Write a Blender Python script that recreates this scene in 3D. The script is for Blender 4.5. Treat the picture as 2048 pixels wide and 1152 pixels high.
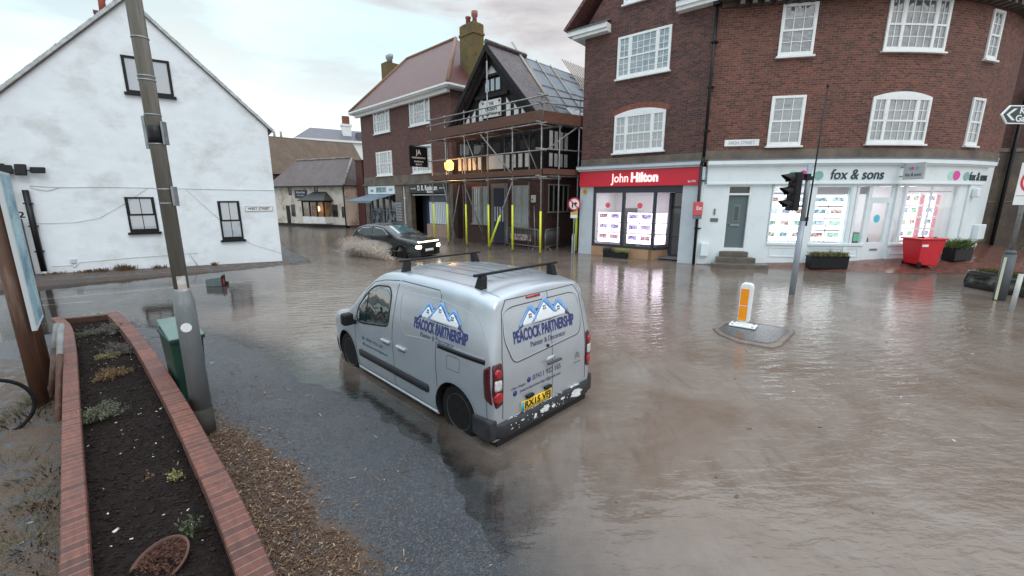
import bpy, bmesh, math, random
import numpy as np
from mathutils import Vector, Matrix, noise as mnoise, geometry
from mathutils.bvhtree import BVHTree
random.seed(7)
for o in list(bpy.data.objects): bpy.data.objects.remove(o)
sc = bpy.context.scene
# ------------------------------------------------------------ camera
FPX, CX, CY, CAMH = 845.0, 1024.0, 576.0, 2.6          # lens in pixels of a 2048 px wide frame, eye height above the water
PITCH = math.atan(181.0 / 845.0)
cam = bpy.data.cameras.new('camera'); cam.lens = 36 * FPX / 2048; cam.sensor_width = 36; cam.clip_end = 2000; cam.clip_start = .05
co = bpy.data.objects.new('camera', cam); sc.collection.objects.link(co)
co.location = (0, 0, CAMH); co.rotation_euler = (math.pi / 2 - PITCH, 0, 0); sc.camera = co
# ------------------------------------------------------------ sky
SUN_EL, SUN_AZ = math.radians(24), math.radians(-35)
w = bpy.data.worlds.new('World'); sc.world = w; w.use_nodes = True
nt = w.node_tree; nt.nodes.clear()
def N(t, ty, **k):
    n = t.nodes.new(ty)
    for a, b in k.items(): setattr(n, a, b)
    return n
def lk(t, a, b): t.links.new(a, b)
def ramp(t, fac, stops, interp='LINEAR'):
    r = N(t, 'ShaderNodeValToRGB'); r.color_ramp.interpolation = interp
    e = r.color_ramp.elements
    while len(e) < len(stops): e.new(.5)
    for i, (p, c) in enumerate(stops):
        e[i].position = p; e[i].color = tuple(c) + (1,) if len(c) == 3 else c
    lk(t, fac, r.inputs[0]); return r.outputs[0]
sky = N(nt, 'ShaderNodeTexSky', sky_type='NISHITA'); sky.sun_disc = False
sky.sun_elevation = SUN_EL; sky.sun_rotation = SUN_AZ
tc = N(nt, 'ShaderNodeTexCoord')
sep = N(nt, 'ShaderNodeSeparateXYZ'); lk(nt, tc.outputs['Generated'], sep.inputs[0])
mp = N(nt, 'ShaderNodeMapping'); mp.inputs['Scale'].default_value = (1.6, 1.6, 5.5); mp.inputs['Location'].default_value = (3.1, .4, .6)
lk(nt, tc.outputs['Generated'], mp.inputs[0])
nz = N(nt, 'ShaderNodeTexNoise'); nz.inputs['Scale'].default_value = 1.5; nz.inputs['Detail'].default_value = 7; nz.inputs['Roughness'].default_value = .55; nz.inputs['Distortion'].default_value = .4
lk(nt, mp.outputs[0], nz.inputs['Vector'])
def math_(t, op, a, b=None, clamp=False):
    m = N(t, 'ShaderNodeMath', operation=op, use_clamp=clamp)
    for i, v in enumerate((a, b)):
        if v is None: continue
        if hasattr(v, 'links'): lk(t, v, m.inputs[i])
        else: m.inputs[i].default_value = v
    return m.outputs[0]
def mixc(t, f, a, b, mode='MIX'):
    m = N(t, 'ShaderNodeMix', data_type='RGBA', blend_type=mode)
    for i, v in ((0, f), (6, a), (7, b)):
        if hasattr(v, 'links'): lk(t, v, m.inputs[i])
        else: m.inputs[i].default_value = v if i == 0 else (tuple(v) + (1,) if len(v) == 3 else v)
    return m.outputs[2]
# thin high cloud: pale cyan to the left, mauve grey bank upper right, bright band on the horizon, brighter overhead
xs = math_(nt, 'MULTIPLY_ADD', sep.outputs[0], .75); nt.nodes[-1].inputs[2].default_value = .0
zz = math_(nt, 'MULTIPLY', sep.outputs[2], 1.1)
m1 = math_(nt, 'ADD', math_(nt, 'ADD', xs, zz), math_(nt, 'MULTIPLY', math_(nt, 'SUBTRACT', nz.outputs[0], .5), 1.5))
cloud = mixc(nt, ramp(nt, m1, [(.02, (0, 0, 0)), (.42, (1, 1, 1))]), (.58, .83, .91), (.70, .665, .655))
wisps = ramp(nt, nz.outputs[0], [(.36, (1.12, 1.10, 1.08)), (.48, (1.0, 1.0, 1.0)), (.60, (.70, .70, .72))])
cloud = mixc(nt, 1.0, cloud, wisps, 'MULTIPLY')
hz = ramp(nt, sep.outputs[2], [(.0, (1, 1, 1)), (.10, (.85, .85, .85)), (.30, (0, 0, 0))])
cloud = mixc(nt, hz, cloud, (.93, .96, .95))
up = ramp(nt, sep.outputs[2], [(.40, (0, 0, 0)), (.85, (1, 1, 1))])
cloud = mixc(nt, up, cloud, (1.85, 2.05, 2.25))
skys = mixc(nt, 1.0, sky.outputs[0], (.10, .10, .10), 'MULTIPLY')
fin = mixc(nt, .90, skys, cloud)
bg = N(nt, 'ShaderNodeBackground'); lk(nt, fin, bg.inputs[0]); bg.inputs[1].default_value = 1.12
wo = N(nt, 'ShaderNodeOutputWorld'); lk(nt, bg.outputs[0], wo.inputs[0])
sun = bpy.data.lights.new('sun', 'SUN'); sun.energy = .55; sun.angle = math.radians(25); sun.color = (1, .93, .85)
so = bpy.data.objects.new('sun', sun); sc.collection.objects.link(so)
so.rotation_euler = (math.pi / 2 - SUN_EL - math.radians(20), 0, math.radians(35))
sc.view_settings.view_transform = 'Standard'; sc.view_settings.look = 'None'; sc.view_settings.exposure = 0.12; sc.view_settings.gamma = 1
sc.cycles.use_denoising = True
sc.cycles.max_bounces = 6; sc.cycles.transparent_max_bounces = 12

# ------------------------------------------------------------ measuring helpers (pixel of the 2048 px frame -> place)
_F = np.array([0, math.cos(PITCH), -math.sin(PITCH)]); _U = np.array([0, math.sin(PITCH), math.cos(PITCH)]); _X = np.array([1., 0, 0])
def ray(px, py): return (px - CX) / FPX * _X + (CY - py) / FPX * _U + _F
def G(px, py, z=0.):
    d = ray(px, py); t = (z - CAMH) / d[2]; return (float(t * d[0]), float(t * d[1]), z)
class Frame:                       # a facade: origin, direction of local x (right along the wall), local y points into the building
    def __init__(s, x, y, deg):
        s.o = np.array([x, y]); s.deg = deg; t = math.radians(deg)
        s.d = np.array([math.cos(t), math.sin(t)]); s.n = np.array([-s.d[1], s.d[0]])
    def at(s, px, py, y=0.):       # (s, z) of a pixel on the plane local y = y
        d = ray(px, py); a = s.o + y * s.n; t = (a @ s.n) / (d[:2] @ s.n); q = t * d
        return float((q[:2] - a) @ s.d), float(CAMH + q[2])
    def w(s, x, y, z=0): p = s.o + x * s.d + y * s.n; return (float(p[0]), float(p[1]), z)

# ------------------------------------------------------------ objects
def link(o): sc.collection.objects.link(o); return o
def tag(o, label=None, cat=None, group=None, kind=None):
    if label: o['label'] = label
    if cat: o['category'] = cat
    if group: o['group'] = group
    if kind: o['kind'] = kind
    return o
def empty(name, loc=(0, 0, 0), rz=0.0, label=None, cat=None, group=None):
    o = link(bpy.data.objects.new(name, None)); o.location = loc; o.rotation_euler = (0, 0, rz); o.empty_display_size = .2
    return tag(o, label, cat, group)
def copy_tree(o, parent=None):
    c = o.copy(); link(c)
    if parent: c.parent = parent
    for ch in [x for x in bpy.data.objects if x.parent == o]: copy_tree(ch, c)
    return c
class MB:
    def __init__(s): s.v = []; s.f = []; s.uv = []; s.sm = []
    def vert(s, p, uv=None):
        s.v.append(tuple(p)); s.uv.append(uv if uv else (p[0] + p[1], p[2])); return len(s.v) - 1
    def face(s, idx, smooth=False): s.f.append(tuple(idx)); s.sm.append(smooth)
    def box(s, x0, x1, y0, y1, z0, z1, M=None):
        if x0 > x1: x0, x1 = x1, x0
        if y0 > y1: y0, y1 = y1, y0
        if z0 > z1: z0, z1 = z1, z0
        P = [(x0, y0, z0), (x1, y0, z0), (x1, y1, z0), (x0, y1, z0), (x0, y0, z1), (x1, y0, z1), (x1, y1, z1), (x0, y1, z1)]
        b = [s.vert((M @ Vector(p)) if M else p, (p[0] + p[1], p[2])) for p in P]
        for q in ((0, 3, 2, 1), (4, 5, 6, 7), (0, 1, 5, 4), (1, 2, 6, 5), (2, 3, 7, 6), (3, 0, 4, 7)): s.face([b[i] for i in q])
        return s
    def poly(s, pts, d):              # prism: polygon pts (3d, planar) extruded by vector d
        n = len(pts); d = Vector(d)
        a = [s.vert(p) for p in pts]; b = [s.vert(Vector(p) + d) for p in pts]
        s.face(a[::-1]); s.face(b)
        for i in range(n): j = (i + 1) % n; s.face((a[i], a[j], b[j], b[i]))
        return s
    def slab(s, p0, p1, p2, p3, th):  # roof slab: p0-p1 eave, p3-p2 ridge; thickness downwards; tile coordinates along the slope
        P = [Vector(p) for p in (p0, p1, p2, p3)]
        L = (P[1] - P[0]).length; nrm = (P[1] - P[0]).cross(P[3] - P[0]).normalized()
        e = (P[1] - P[0]).normalized(); up = nrm.cross(e)
        uvs = [((p - P[0]).dot(e), (p - P[0]).dot(up)) for p in P]
        a = [s.vert(p, uvs[i]) for i, p in enumerate(P)]; b = [s.vert(p - nrm * th, uvs[i]) for i, p in enumerate(P)]
        s.face(a); s.face(b[::-1])
        for i in range(4): j = (i + 1) % 4; s.face((a[j], a[i], b[i], b[j]))
        return s
    def tri_slab(s, p0, p1, p2, th): return s.slab(p0, p1, p2, Vector(p2) + (Vector(p0) - Vector(p1)) * 1e-3, th)
    def cyl(s, p0, p1, r0, r1=None, n=10, cap=True, smooth=True):
        r1 = r0 if r1 is None else r1; p0 = Vector(p0); p1 = Vector(p1); d = (p1 - p0)
        if d.length < 1e-6: return s
        z = d.normalized(); x = z.orthogonal().normalized(); y = z.cross(x)
        A = []; B = []
        for i in range(n):
            t = 2 * math.pi * i / n; v = x * math.cos(t) + y * math.sin(t)
            A.append(s.vert(p0 + v * r0)); B.append(s.vert(p1 + v * r1))
        for i in range(n): j = (i + 1) % n; s.face((A[i], A[j], B[j], B[i]), smooth)
        if cap: s.face(A[::-1]); s.face(B)
        return s
    def tube(s, pts, r, n=8):
        for a, b in zip(pts[:-1], pts[1:]): s.cyl(a, b, r, n=n)
        return s
    def lathe(s, prof, c=(0, 0, 0), n=20, M=None):   # prof: (r, z)
        rings = []
        for r, z in prof:
            ring = []
            for i in range(n):
                t = 2 * math.pi * i / n; p = Vector((r * math.cos(t), r * math.sin(t), z))
                p = (M @ p) if M else p + Vector(c)
                ring.append(s.vert(p))
            rings.append(ring)
        for a, b in zip(rings[:-1], rings[1:]):
            for i in range(n): j = (i + 1) % n; s.face((a[i], a[j], b[j], b[i]), True)
        s.face(rings[0][::-1]); s.face(rings[-1]); return s
    def band(s, PF, s0, s1, lo, hi, o0, o1, n=None):   # strip of wall between curves lo(s) and hi(s), from depth o0 to o1 (outwards)
        if s0 > s1: s0, s1 = s1, s0
        if n is None: n = 1 if not getattr(PF, 'curved', False) else max(1, int(math.ceil((s1 - s0) / .3)))
        lo_ = lo if callable(lo) else (lambda t: lo); hi_ = hi if callable(hi) else (lambda t: hi)
        prev = None; first = None
        for i in range(n + 1):
            t = s0 + (s1 - s0) * i / n; l = lo_(t); h = hi_(t)
            q = [s.vert(PF(t, o1, l), (t, l)), s.vert(PF(t, o1, h), (t, h)), s.vert(PF(t, o0, h), (t, h)), s.vert(PF(t, o0, l), (t, l))]
            if prev:
                for a in range(4): b = (a + 1) % 4; s.face((prev[a], q[a], q[b], prev[b]))
            else: s.face(q)
            prev = q
        s.face(prev[::-1]); return s
    def grid(s, P, closed=False, smooth=True):  # P[i][j] points
        I = [[s.vert(p) for p in row] for row in P]
        for a, b in zip(I[:-1], I[1:]):
            m = len(a)
            for j in range(m if closed else m - 1):
                k = (j + 1) % m; s.face((a[j], a[k], b[k], b[j]), smooth)
        return I
    def islands(s, name, m, parent, bevel=0):     # each separate piece becomes an object of its own
        par = list(range(len(s.v)))
        def fd(a):
            while par[a] != a: par[a] = par[par[a]]; a = par[a]
            return a
        for f in s.f:
            for k in f[1:]: par[fd(k)] = fd(f[0])
        g = {}
        for i, f in enumerate(s.f): g.setdefault(fd(f[0]), []).append(i)
        out = None
        for fs in g.values():
            q = MB(); mp_ = {}
            for i in fs:
                idx = []
                for v in s.f[i]:
                    if v not in mp_: mp_[v] = q.vert(s.v[v], s.uv[v])
                    idx.append(mp_[v])
                q.face(idx, s.sm[i])
            out = q.build(name, m, parent, bevel)
        return out
    def build(s, name, m=None, parent=None, bevel=0, smooth=None, fix=True):
        me = bpy.data.meshes.new(name); me.from_pydata(s.v, [], s.f)
        if len(s.uv) == len(s.v):
            at = me.attributes.new('suv', 'FLOAT_VECTOR', 'POINT')
            at.data.foreach_set('vector', [c for u in s.uv for c in (u[0], u[1], 0.0)])
        me.polygons.foreach_set('use_smooth', s.sm if smooth is None else [smooth] * len(s.f))
        if fix:
            bm = bmesh.new(); bm.from_mesh(me); bmesh.ops.recalc_face_normals(bm, faces=bm.faces); bm.to_mesh(me); bm.free()
        me.update()
        for mm in (m if isinstance(m, (list, tuple)) else [m]):
            if mm: me.materials.append(mm)
        o = link(bpy.data.objects.new(name, me))
        if parent: o.parent = parent
        if bevel:
            b = o.modifiers.new('bevel', 'BEVEL'); b.width = bevel; b.segments = 2; b.limit_method = 'ANGLE'; b.angle_limit = math.radians(40)
        return o
def straight(sv, o, z): return (sv, -o, z)
def apply_mods(o):
    dg = bpy.context.evaluated_depsgraph_get(); dg.update()
    me = bpy.data.meshes.new_from_object(o.evaluated_get(dg)); o.modifiers.clear(); o.data = me; return o
_tc = {}
def text_geo(body, size=1., bold=0.0, xs=1., shear=0., align='CENTER'):
    k = (body, size, bold, xs, shear, align)
    if k in _tc: return _tc[k]
    c = bpy.data.curves.new('t', 'FONT'); c.body = body; c.size = size; c.align_x = align; c.align_y = 'CENTER'; c.offset = bold; c.shear = shear; c.resolution_u = 4
    c.extrude = .5
    o = link(bpy.data.objects.new('t', c)); dg = bpy.context.evaluated_depsgraph_get(); dg.update()
    me = bpy.data.meshes.new_from_object(o.evaluated_get(dg))
    V = [(v.co.x * xs, v.co.y, v.co.z + .5) for v in me.vertices]; Fc = [tuple(p.vertices) for p in me.polygons]
    bpy.data.objects.remove(o); bpy.data.meshes.remove(me)
    _tc[k] = (V, Fc); return _tc[k]
def text(name, body, size, mapf, m, parent=None, bold=0., xs=1., th=.006, shear=0., align='CENTER'):
    V, Fc = text_geo(body, size, bold, xs, shear, align)
    mb = MB()
    for v in V: mb.vert(mapf(v[0], v[1], v[2] * th))
    for f in Fc: mb.face(f)
    return mb.build(name, m, parent, fix=False)
def fmap(PF, s0, z0, o0): return lambda u, v, wv: PF(s0 + u, o0 + wv, z0 + v)

# ------------------------------------------------------------ materials
def srgb(r, g, b): return tuple(((c / 255) / 12.92 if c / 255 <= .04045 else ((c / 255 + .055) / 1.055) ** 2.4) for c in (r, g, b))
def mat(name, col, rough=.6, col2=None, ns=4., nd=6, lo=.35, hi=.7, bump=0., bs=None, metal=0., spec=.5, coat=0., emit=None, es=0., coord='Object', stretch=None, col3=None, s3=.7):
    m = bpy.data.materials.new(name); m.use_nodes = True; t = m.node_tree; p = t.nodes['Principled BSDF']
    p.inputs['Roughness'].default_value = rough; p.inputs['Metallic'].default_value = metal
    p.inputs['Specular IOR Level'].default_value = spec; p.inputs['Coat Weight'].default_value = coat; p.inputs['Coat Roughness'].default_value = .06
    p.inputs['Base Color'].default_value = tuple(col) + (1,)
    if col2 or bump or col3:
        c = N(t, 'ShaderNodeTexCoord'); src = c.outputs[coord]
        if stretch:
            mpn = N(t, 'ShaderNodeMapping'); mpn.inputs['Scale'].default_value = stretch; lk(t, src, mpn.inputs[0]); src = mpn.outputs[0]
        n = N(t, 'ShaderNodeTexNoise'); n.inputs['Scale'].default_value = ns; n.inputs['Detail'].default_value = nd; n.inputs['Roughness'].default_value = .6
        lk(t, src, n.inputs['Vector'])
        cc = tuple(col) + (1,)
        if col2:
            cc = mixc(t, ramp(t, n.outputs[0], [(lo, (0, 0, 0)), (hi, (1, 1, 1))]), col, col2)
        if col3:
            n3 = N(t, 'ShaderNodeTexNoise'); n3.inputs['Scale'].default_value = s3; n3.inputs['Detail'].default_value = 8; n3.inputs['Roughness'].default_value = .65
            lk(t, src, n3.inputs['Vector'])
            cc = mixc(t, ramp(t, n3.outputs[0], [(.5, (0, 0, 0)), (.68, (1, 1, 1))]), cc, col3)
        if col2 or col3: lk(t, cc, p.inputs['Base Color'])
        if bump:
            nb = N(t, 'ShaderNodeTexNoise'); nb.inputs['Scale'].default_value = bs or ns * 4; nb.inputs['Detail'].default_value = 6
            lk(t, src, nb.inputs['Vector'])
            b = N(t, 'ShaderNodeBump'); b.inputs['Strength'].default_value = 1; b.inputs['Distance'].default_value = bump
            lk(t, nb.outputs[0], b.inputs['Height']); lk(t, b.outputs[0], p.inputs['Normal'])
    if emit and col2: lk(t, cc, p.inputs['Emission Color']); p.inputs['Emission Strength'].default_value = es
    elif emit:
        p.inputs['Emission Color'].default_value = tuple(emit) + (1,); p.inputs['Emission Strength'].default_value = es
    return m
def brick(name, c1, c2, mortar, w=.225, h=.075, ms=.010, rough=.8, stain=(.05, .045, .04), stain_amt=.5, bump=.004, off=.5, tile=False):
    m = bpy.data.materials.new(name); m.use_nodes = True; t = m.node_tree; p = t.nodes['Principled BSDF']
    a = N(t, 'ShaderNodeAttribute', attribute_name='suv')
    b = N(t, 'ShaderNodeTexBrick'); b.offset = off; lk(t, a.outputs['Vector'], b.inputs['Vector'])
    b.inputs['Scale'].default_value = 1; b.inputs['Brick Width'].default_value = w; b.inputs['Row Height'].default_value = h
    b.inputs['Mortar Size'].default_value = ms; b.inputs['Mortar Smooth'].default_value = .3; b.inputs['Bias'].default_value = 0
    b.inputs['Color1'].default_value = tuple(c1) + (1,); b.inputs['Color2'].default_value = tuple(c2) + (1,); b.inputs['Mortar'].default_value = tuple(mortar) + (1,)
    n = N(t, 'ShaderNodeTexNoise'); n.inputs['Scale'].default_value = .9; n.inputs['Detail'].default_value = 8; n.inputs['Roughness'].default_value = .68
    mpn = N(t, 'ShaderNodeMapping'); mpn.inputs['Scale'].default_value = (1, .6, 1); lk(t, a.outputs['Vector'], mpn.inputs[0]); lk(t, mpn.outputs[0], n.inputs['Vector'])
    n2 = N(t, 'ShaderNodeTexNoise'); n2.inputs['Scale'].default_value = 9; n2.inputs['Detail'].default_value = 4; lk(t, a.outputs['Vector'], n2.inputs['Vector'])
    c = mixc(t, math_(t, 'MULTIPLY', ramp(t, n.outputs[0], [(.42, (0, 0, 0)), (.72, (1, 1, 1))]), stain_amt), b.outputs['Color'], stain)
    c = mixc(t, .55, c, ramp(t, n2.outputs[0], [(.3, (.55, .5, .5)), (.7, (1.35, 1.3, 1.3))]), 'MULTIPLY')
    lk(t, c, p.inputs['Base Color']); p.inputs['Roughness'].default_value = rough
    bp = N(t, 'ShaderNodeBump'); bp.inputs['Distance'].default_value = bump; bp.inputs['Strength'].default_value = .8
    hgt = math_(t, 'SUBTRACT', 1.0, b.outputs['Fac']); hgt = math_(t, 'ADD', hgt, math_(t, 'MULTIPLY', n2.outputs[0], .6))
    lk(t, hgt, bp.inputs['Height']); lk(t, bp.outputs[0], p.inputs['Normal'])
    return m
def glass(name, tint=(.02, .025, .03), refl=.35, trans=.0, rough=.03, bump=.0):
    m = bpy.data.materials.new(name); m.use_nodes = True; t = m.node_tree; t.nodes.clear()
    out = N(t, 'ShaderNodeOutputMaterial'); g = N(t, 'ShaderNodeBsdfGlossy'); g.inputs['Roughness'].default_value = rough
    d = N(t, 'ShaderNodeBsdfDiffuse'); d.inputs[0].default_value = tuple(tint) + (1,)
    tr = N(t, 'ShaderNodeBsdfTransparent'); mx = N(t, 'ShaderNodeMixShader'); mx.inputs[0].default_value = trans
    lk(t, d.outputs[0], mx.inputs[1]); lk(t, tr.outputs[0], mx.inputs[2])
    lw = N(t, 'ShaderNodeLayerWeight'); lw.inputs[0].default_value = .5
    fac = math_(t, 'ADD', math_(t, 'MULTIPLY', math_(t, 'POWER', lw.outputs['Facing'], 3.5), .8), refl, True)
    m2 = N(t, 'ShaderNodeMixShader'); lk(t, fac, m2.inputs[0]); lk(t, mx.outputs[0], m2.inputs[1]); lk(t, g.outputs[0], m2.inputs[2])
    lk(t, m2.outputs[0], out.inputs[0])
    if bump:
        c = N(t, 'ShaderNodeTexCoord'); n = N(t, 'ShaderNodeTexNoise'); n.inputs['Scale'].default_value = 2.5; lk(t, c.outputs['Object'], n.inputs['Vector'])
        b = N(t, 'ShaderNodeBump'); b.inputs['Distance'].default_value = bump; lk(t, n.outputs[0], b.inputs['Height']); lk(t, b.outputs[0], g.inputs['Normal'])
    return m
M = {}
M['white'] = mat('white_gloss_paint', (.78, .80, .80), .4, (.66, .68, .67), ns=3, lo=.45, hi=.8)
M['render'] = mat('painted_rough_render', (.76, .82, .86), .7, (.67, .735, .775), ns=1.6, lo=.4, hi=.75, bump=.012, bs=3.4, col3=(.56, .60, .60), s3=.9, stretch=(.8, .8, 1.1))
M['black'] = mat('black_paint', (.008, .009, .011), .35, spec=.3)
M['blackmatt'] = mat('black_plastic', (.009, .010, .011), .5, (.016, .016, .017), ns=8, spec=.25)
M['brickA'] = brick('red_brown_brick', (.085, .026, .019), (.21, .068, .044), (.155, .125, .105), stain=(.055, .038, .033), stain_amt=.45)
M['brickB'] = brick('plum_brown_brick', (.055, .022, .022), (.155, .056, .044), (.125, .10, .088), stain=(.035, .028, .026), stain_amt=.55)
M['brickR'] = brick('rosy_brick', (.095, .034, .030), (.16, .064, .05), (.13, .10, .085), stain=(.06, .04, .035), stain_amt=.4)
M['brickD'] = brick('dark_pub_brick', (.06, .022, .020), (.10, .036, .03), (.06, .045, .04), stain=(.02, .016, .015))
M['soldier'] = brick('orange_arch_brick', (.20, .05, .03), (.27, .075, .045), (.16, .10, .07), w=.07, h=.30, off=0)
M['stone'] = mat('weathered_stone', (.18, .145, .115), .85, (.075, .062, .052), ns=1.5, lo=.35, hi=.75, bump=.01, bs=8)
M['stonelt'] = mat('pale_stone', (.42, .40, .36), .8, (.28, .26, .23), ns=2, bump=.005)
M['tile'] = brick('red_roof_tile', (.115, .042, .040), (.155, .062, .055), (.045, .02, .02), w=.17, h=.12, ms=.016, stain=(.14, .06, .04), stain_amt=.5, rough=.45, bump=.012)
M['tileP'] = brick('mottled_pub_tile', (.042, .030, .034), (.12, .088, .093), (.015, .011, .011), w=.17, h=.13, ms=.014, stain=(.24, .21, .20), stain_amt=.3, rough=.5, bump=.02)
M['tileB'] = brick('mossy_brown_tile', (.085, .055, .038), (.12, .075, .05), (.05, .035, .025), w=.2, h=.16, ms=.012, stain=(.16, .12, .05), stain_amt=.6, rough=.7)
M['tileG'] = brick('grey_brown_tile', (.065, .045, .043), (.10, .066, .060), (.045, .03, .028), w=.2, h=.16, ms=.012, stain=(.13, .11, .10), stain_amt=.6, rough=.5)
M['slate'] = brick('blue_slate', (.10, .105, .13), (.12, .125, .15), (.07, .07, .09), w=.3, h=.2, ms=.006, stain=(.12, .12, .14), rough=.5)
M['moss'] = mat('mossy_chimney_brick', (.10, .075, .04), .9, (.16, .115, .035), ns=1.5, lo=.3, hi=.6, bump=.02, bs=14, col3=(.06, .045, .035), s3=3)
M['timber'] = mat('black_stained_timber', (.010, .009, .009), .6, (.022, .019, .018), ns=6, spec=.2)
M['plaster'] = mat('white_infill_plaster', (.72, .72, .70), .8, (.55, .54, .52), ns=4)
M['pl_old'] = mat('flaking_cream_plaster', (.62, .58, .52), .85, (.50, .46, .40), ns=2, col3=(.30, .20, .13), s3=1.1)
M['pl_pink'] = mat('bare_pinkish_render', (.60, .50, .40), .85, (.52, .40, .29), ns=2, col3=(.24, .19, .15), s3=1.3)
M['glass'] = glass('sky_reflecting_window_glass', (.12, .14, .155), .36, bump=.03)
M['glassW'] = glass('pale_window_glass', (.42, .46, .50), .18)  # sky reflected in the house panes is put into the pale tint
M['glassD'] = glass('dark_window_glass', (.012, .014, .016), .10)
M['shopglass'] = glass('clear_shop_glass', (.5, .5, .5), .06, trans=1.0)
M['carglass'] = glass('dark_vehicle_glass', (.012, .035, .036), .26, bump=.02)  # teal of the tint stands in for reflections in the glass
M['red'] = mat('red_shop_sign', (.62, .012, .035), .35, (.55, .01, .03), ns=2)
M['anth'] = mat('anthracite_frame', (.028, .032, .042), .4)
M['tan'] = mat('tan_stone_tile', (.42, .25, .14), .5, (.36, .21, .12), ns=3)
M['lgrey'] = mat('pale_grey_pilaster', (.52, .57, .61), .6, (.45, .50, .54), ns=2)
M['foxwhite'] = mat('cool_white_shopfront', (.72, .79, .81), .45, (.62, .69, .71), ns=2, lo=.5, hi=.8)
M['grey_door'] = mat('grey_green_door', (.10, .14, .15), .45)
M['step'] = mat('wet_brown_step', (.13, .11, .09), .35, (.08, .07, .055), ns=5, bump=.004)
M['lead'] = mat('lead_flashing', (.16, .19, .22), .5, (.11, .13, .15), ns=4)
M['inner'] = mat('pale_shop_interior', (.70, .70, .73), .8)
M['innerD'] = mat('dim_shop_interior', (.10, .10, .11), .8, (.2, .19, .2), ns=3)
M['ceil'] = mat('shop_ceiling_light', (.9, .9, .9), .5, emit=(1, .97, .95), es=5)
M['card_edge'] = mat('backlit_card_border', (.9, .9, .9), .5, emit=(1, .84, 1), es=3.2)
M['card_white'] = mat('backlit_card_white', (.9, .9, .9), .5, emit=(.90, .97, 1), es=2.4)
M['steel'] = mat('galvanised_steel', (.34, .36, .37), .42, (.24, .26, .27), ns=14, metal=.75)
M['scaf'] = mat('scaffold_tube', (.30, .31, .31), .45, (.16, .15, .14), ns=6, metal=.6)
M['yellow'] = mat('fluorescent_yellow_sleeve', (.72, .80, .03), .4, (.6, .68, .03), ns=6)
M['plank'] = mat('brown_scaffold_board', (.125, .052, .030), .65, (.07, .03, .018), ns=3, stretch=(1, 1, 6))
M['mem'] = mat('blue_grey_roof_membrane', (.13, .155, .19), .6, (.20, .225, .26), ns=1.3, bump=.03, bs=3)
M['sheet'] = mat('crumpled_plastic_sheet', (.50, .52, .53), .3, (.32, .33, .34), ns=5, bump=.03)
M['batten'] = mat('pale_batten', (.36, .31, .26), .7)
# ------------------------------------------------------------ frames of the facades
HOUSE = Frame(*G(565, 523)[:2], 35)
HIL = Frame(*G(1390, 528)[:2], -40)
ROS = Frame(*G(909, 477)[:2], -45)
REST = Frame(*G(694, 456)[:2], -25)
PUB = Frame(*G(1086, 498)[:2], -43)
SCA = Frame(*G(1080, 511)[:2], -45)
FH0, FR, FL0 = math.radians(-12), 12., 3.2       # curved corner building: heading, radius, straight length
FO = np.array(HIL.o)
def fcurve(sv):
    d0 = np.array([math.cos(FH0), math.sin(FH0)])
    if sv <= FL0: return FO + sv * d0, FH0
    c = FO + FL0 * d0 + FR * np.array([-math.sin(FH0), math.cos(FH0)]); h = FH0 + (sv - FL0) / FR
    return c + FR * np.array([math.sin(h), -math.cos(h)]), h
def fox(sv, o, z):
    p, h = fcurve(sv); p = p - FO + o * np.array([math.sin(h), -math.cos(h)]); return (float(p[0]), float(p[1]), z)
fox.curved = True
# ------------------------------------------------------------ ground and flood water
def seg_side(X, Y, pts):    # signed distance to an open polyline (positive on its left), vectorised
    best = np.full(X.shape, 1e9); sg = np.ones(X.shape)
    for (x0, y0), (x1, y1) in zip(pts[:-1], pts[1:]):
        dx, dy = x1 - x0, y1 - y0; L2 = dx * dx + dy * dy
        t = np.clip(((X - x0) * dx + (Y - y0) * dy) / L2, 0, 1)
        d = np.hypot(X - x0 - t * dx, Y - y0 - t * dy); s_ = np.sign(dx * (Y - y0) - dy * (X - x0))
        m = d < best; best = np.where(m, d, best); sg = np.where(m, s_, sg)
    return best * sg
EDGE = [(.9, .6), (.35, 1.7), (.06, 2.48), (-.05, 2.66), (-.31, 3.06), (-.77, 3.74), (-1.31, 4.49), (-2.08, 4.98), (-2.62, 5.33), (-3.5, 6.1), (-4.74, 6.98), (-5.64, 7.51), (-7.0, 8.3), (-9., 8.6), (-14, 7.)]
foxpts = [tuple(fcurve(s_)[0]) for s_ in np.linspace(-.2, 14, 40)]
def sm(x, a, b): t = np.clip((x - a) / (b - a), 0, 1); return t * t * (3 - 2 * t)
def lownoise(X, Y):
    return (np.sin(X * 1.7 + 1.3 * np.sin(Y * .9)) * np.cos(Y * 1.3 + 1.1 * np.sin(X * 1.1)) + .5 * np.sin(X * 4.1 + Y * 2.3) * np.cos(Y * 3.7 - X * 1.9) + .25 * np.sin(X * 9.7 - Y * 7.3) * np.cos(X * 6.1 + Y * 11.))
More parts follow.
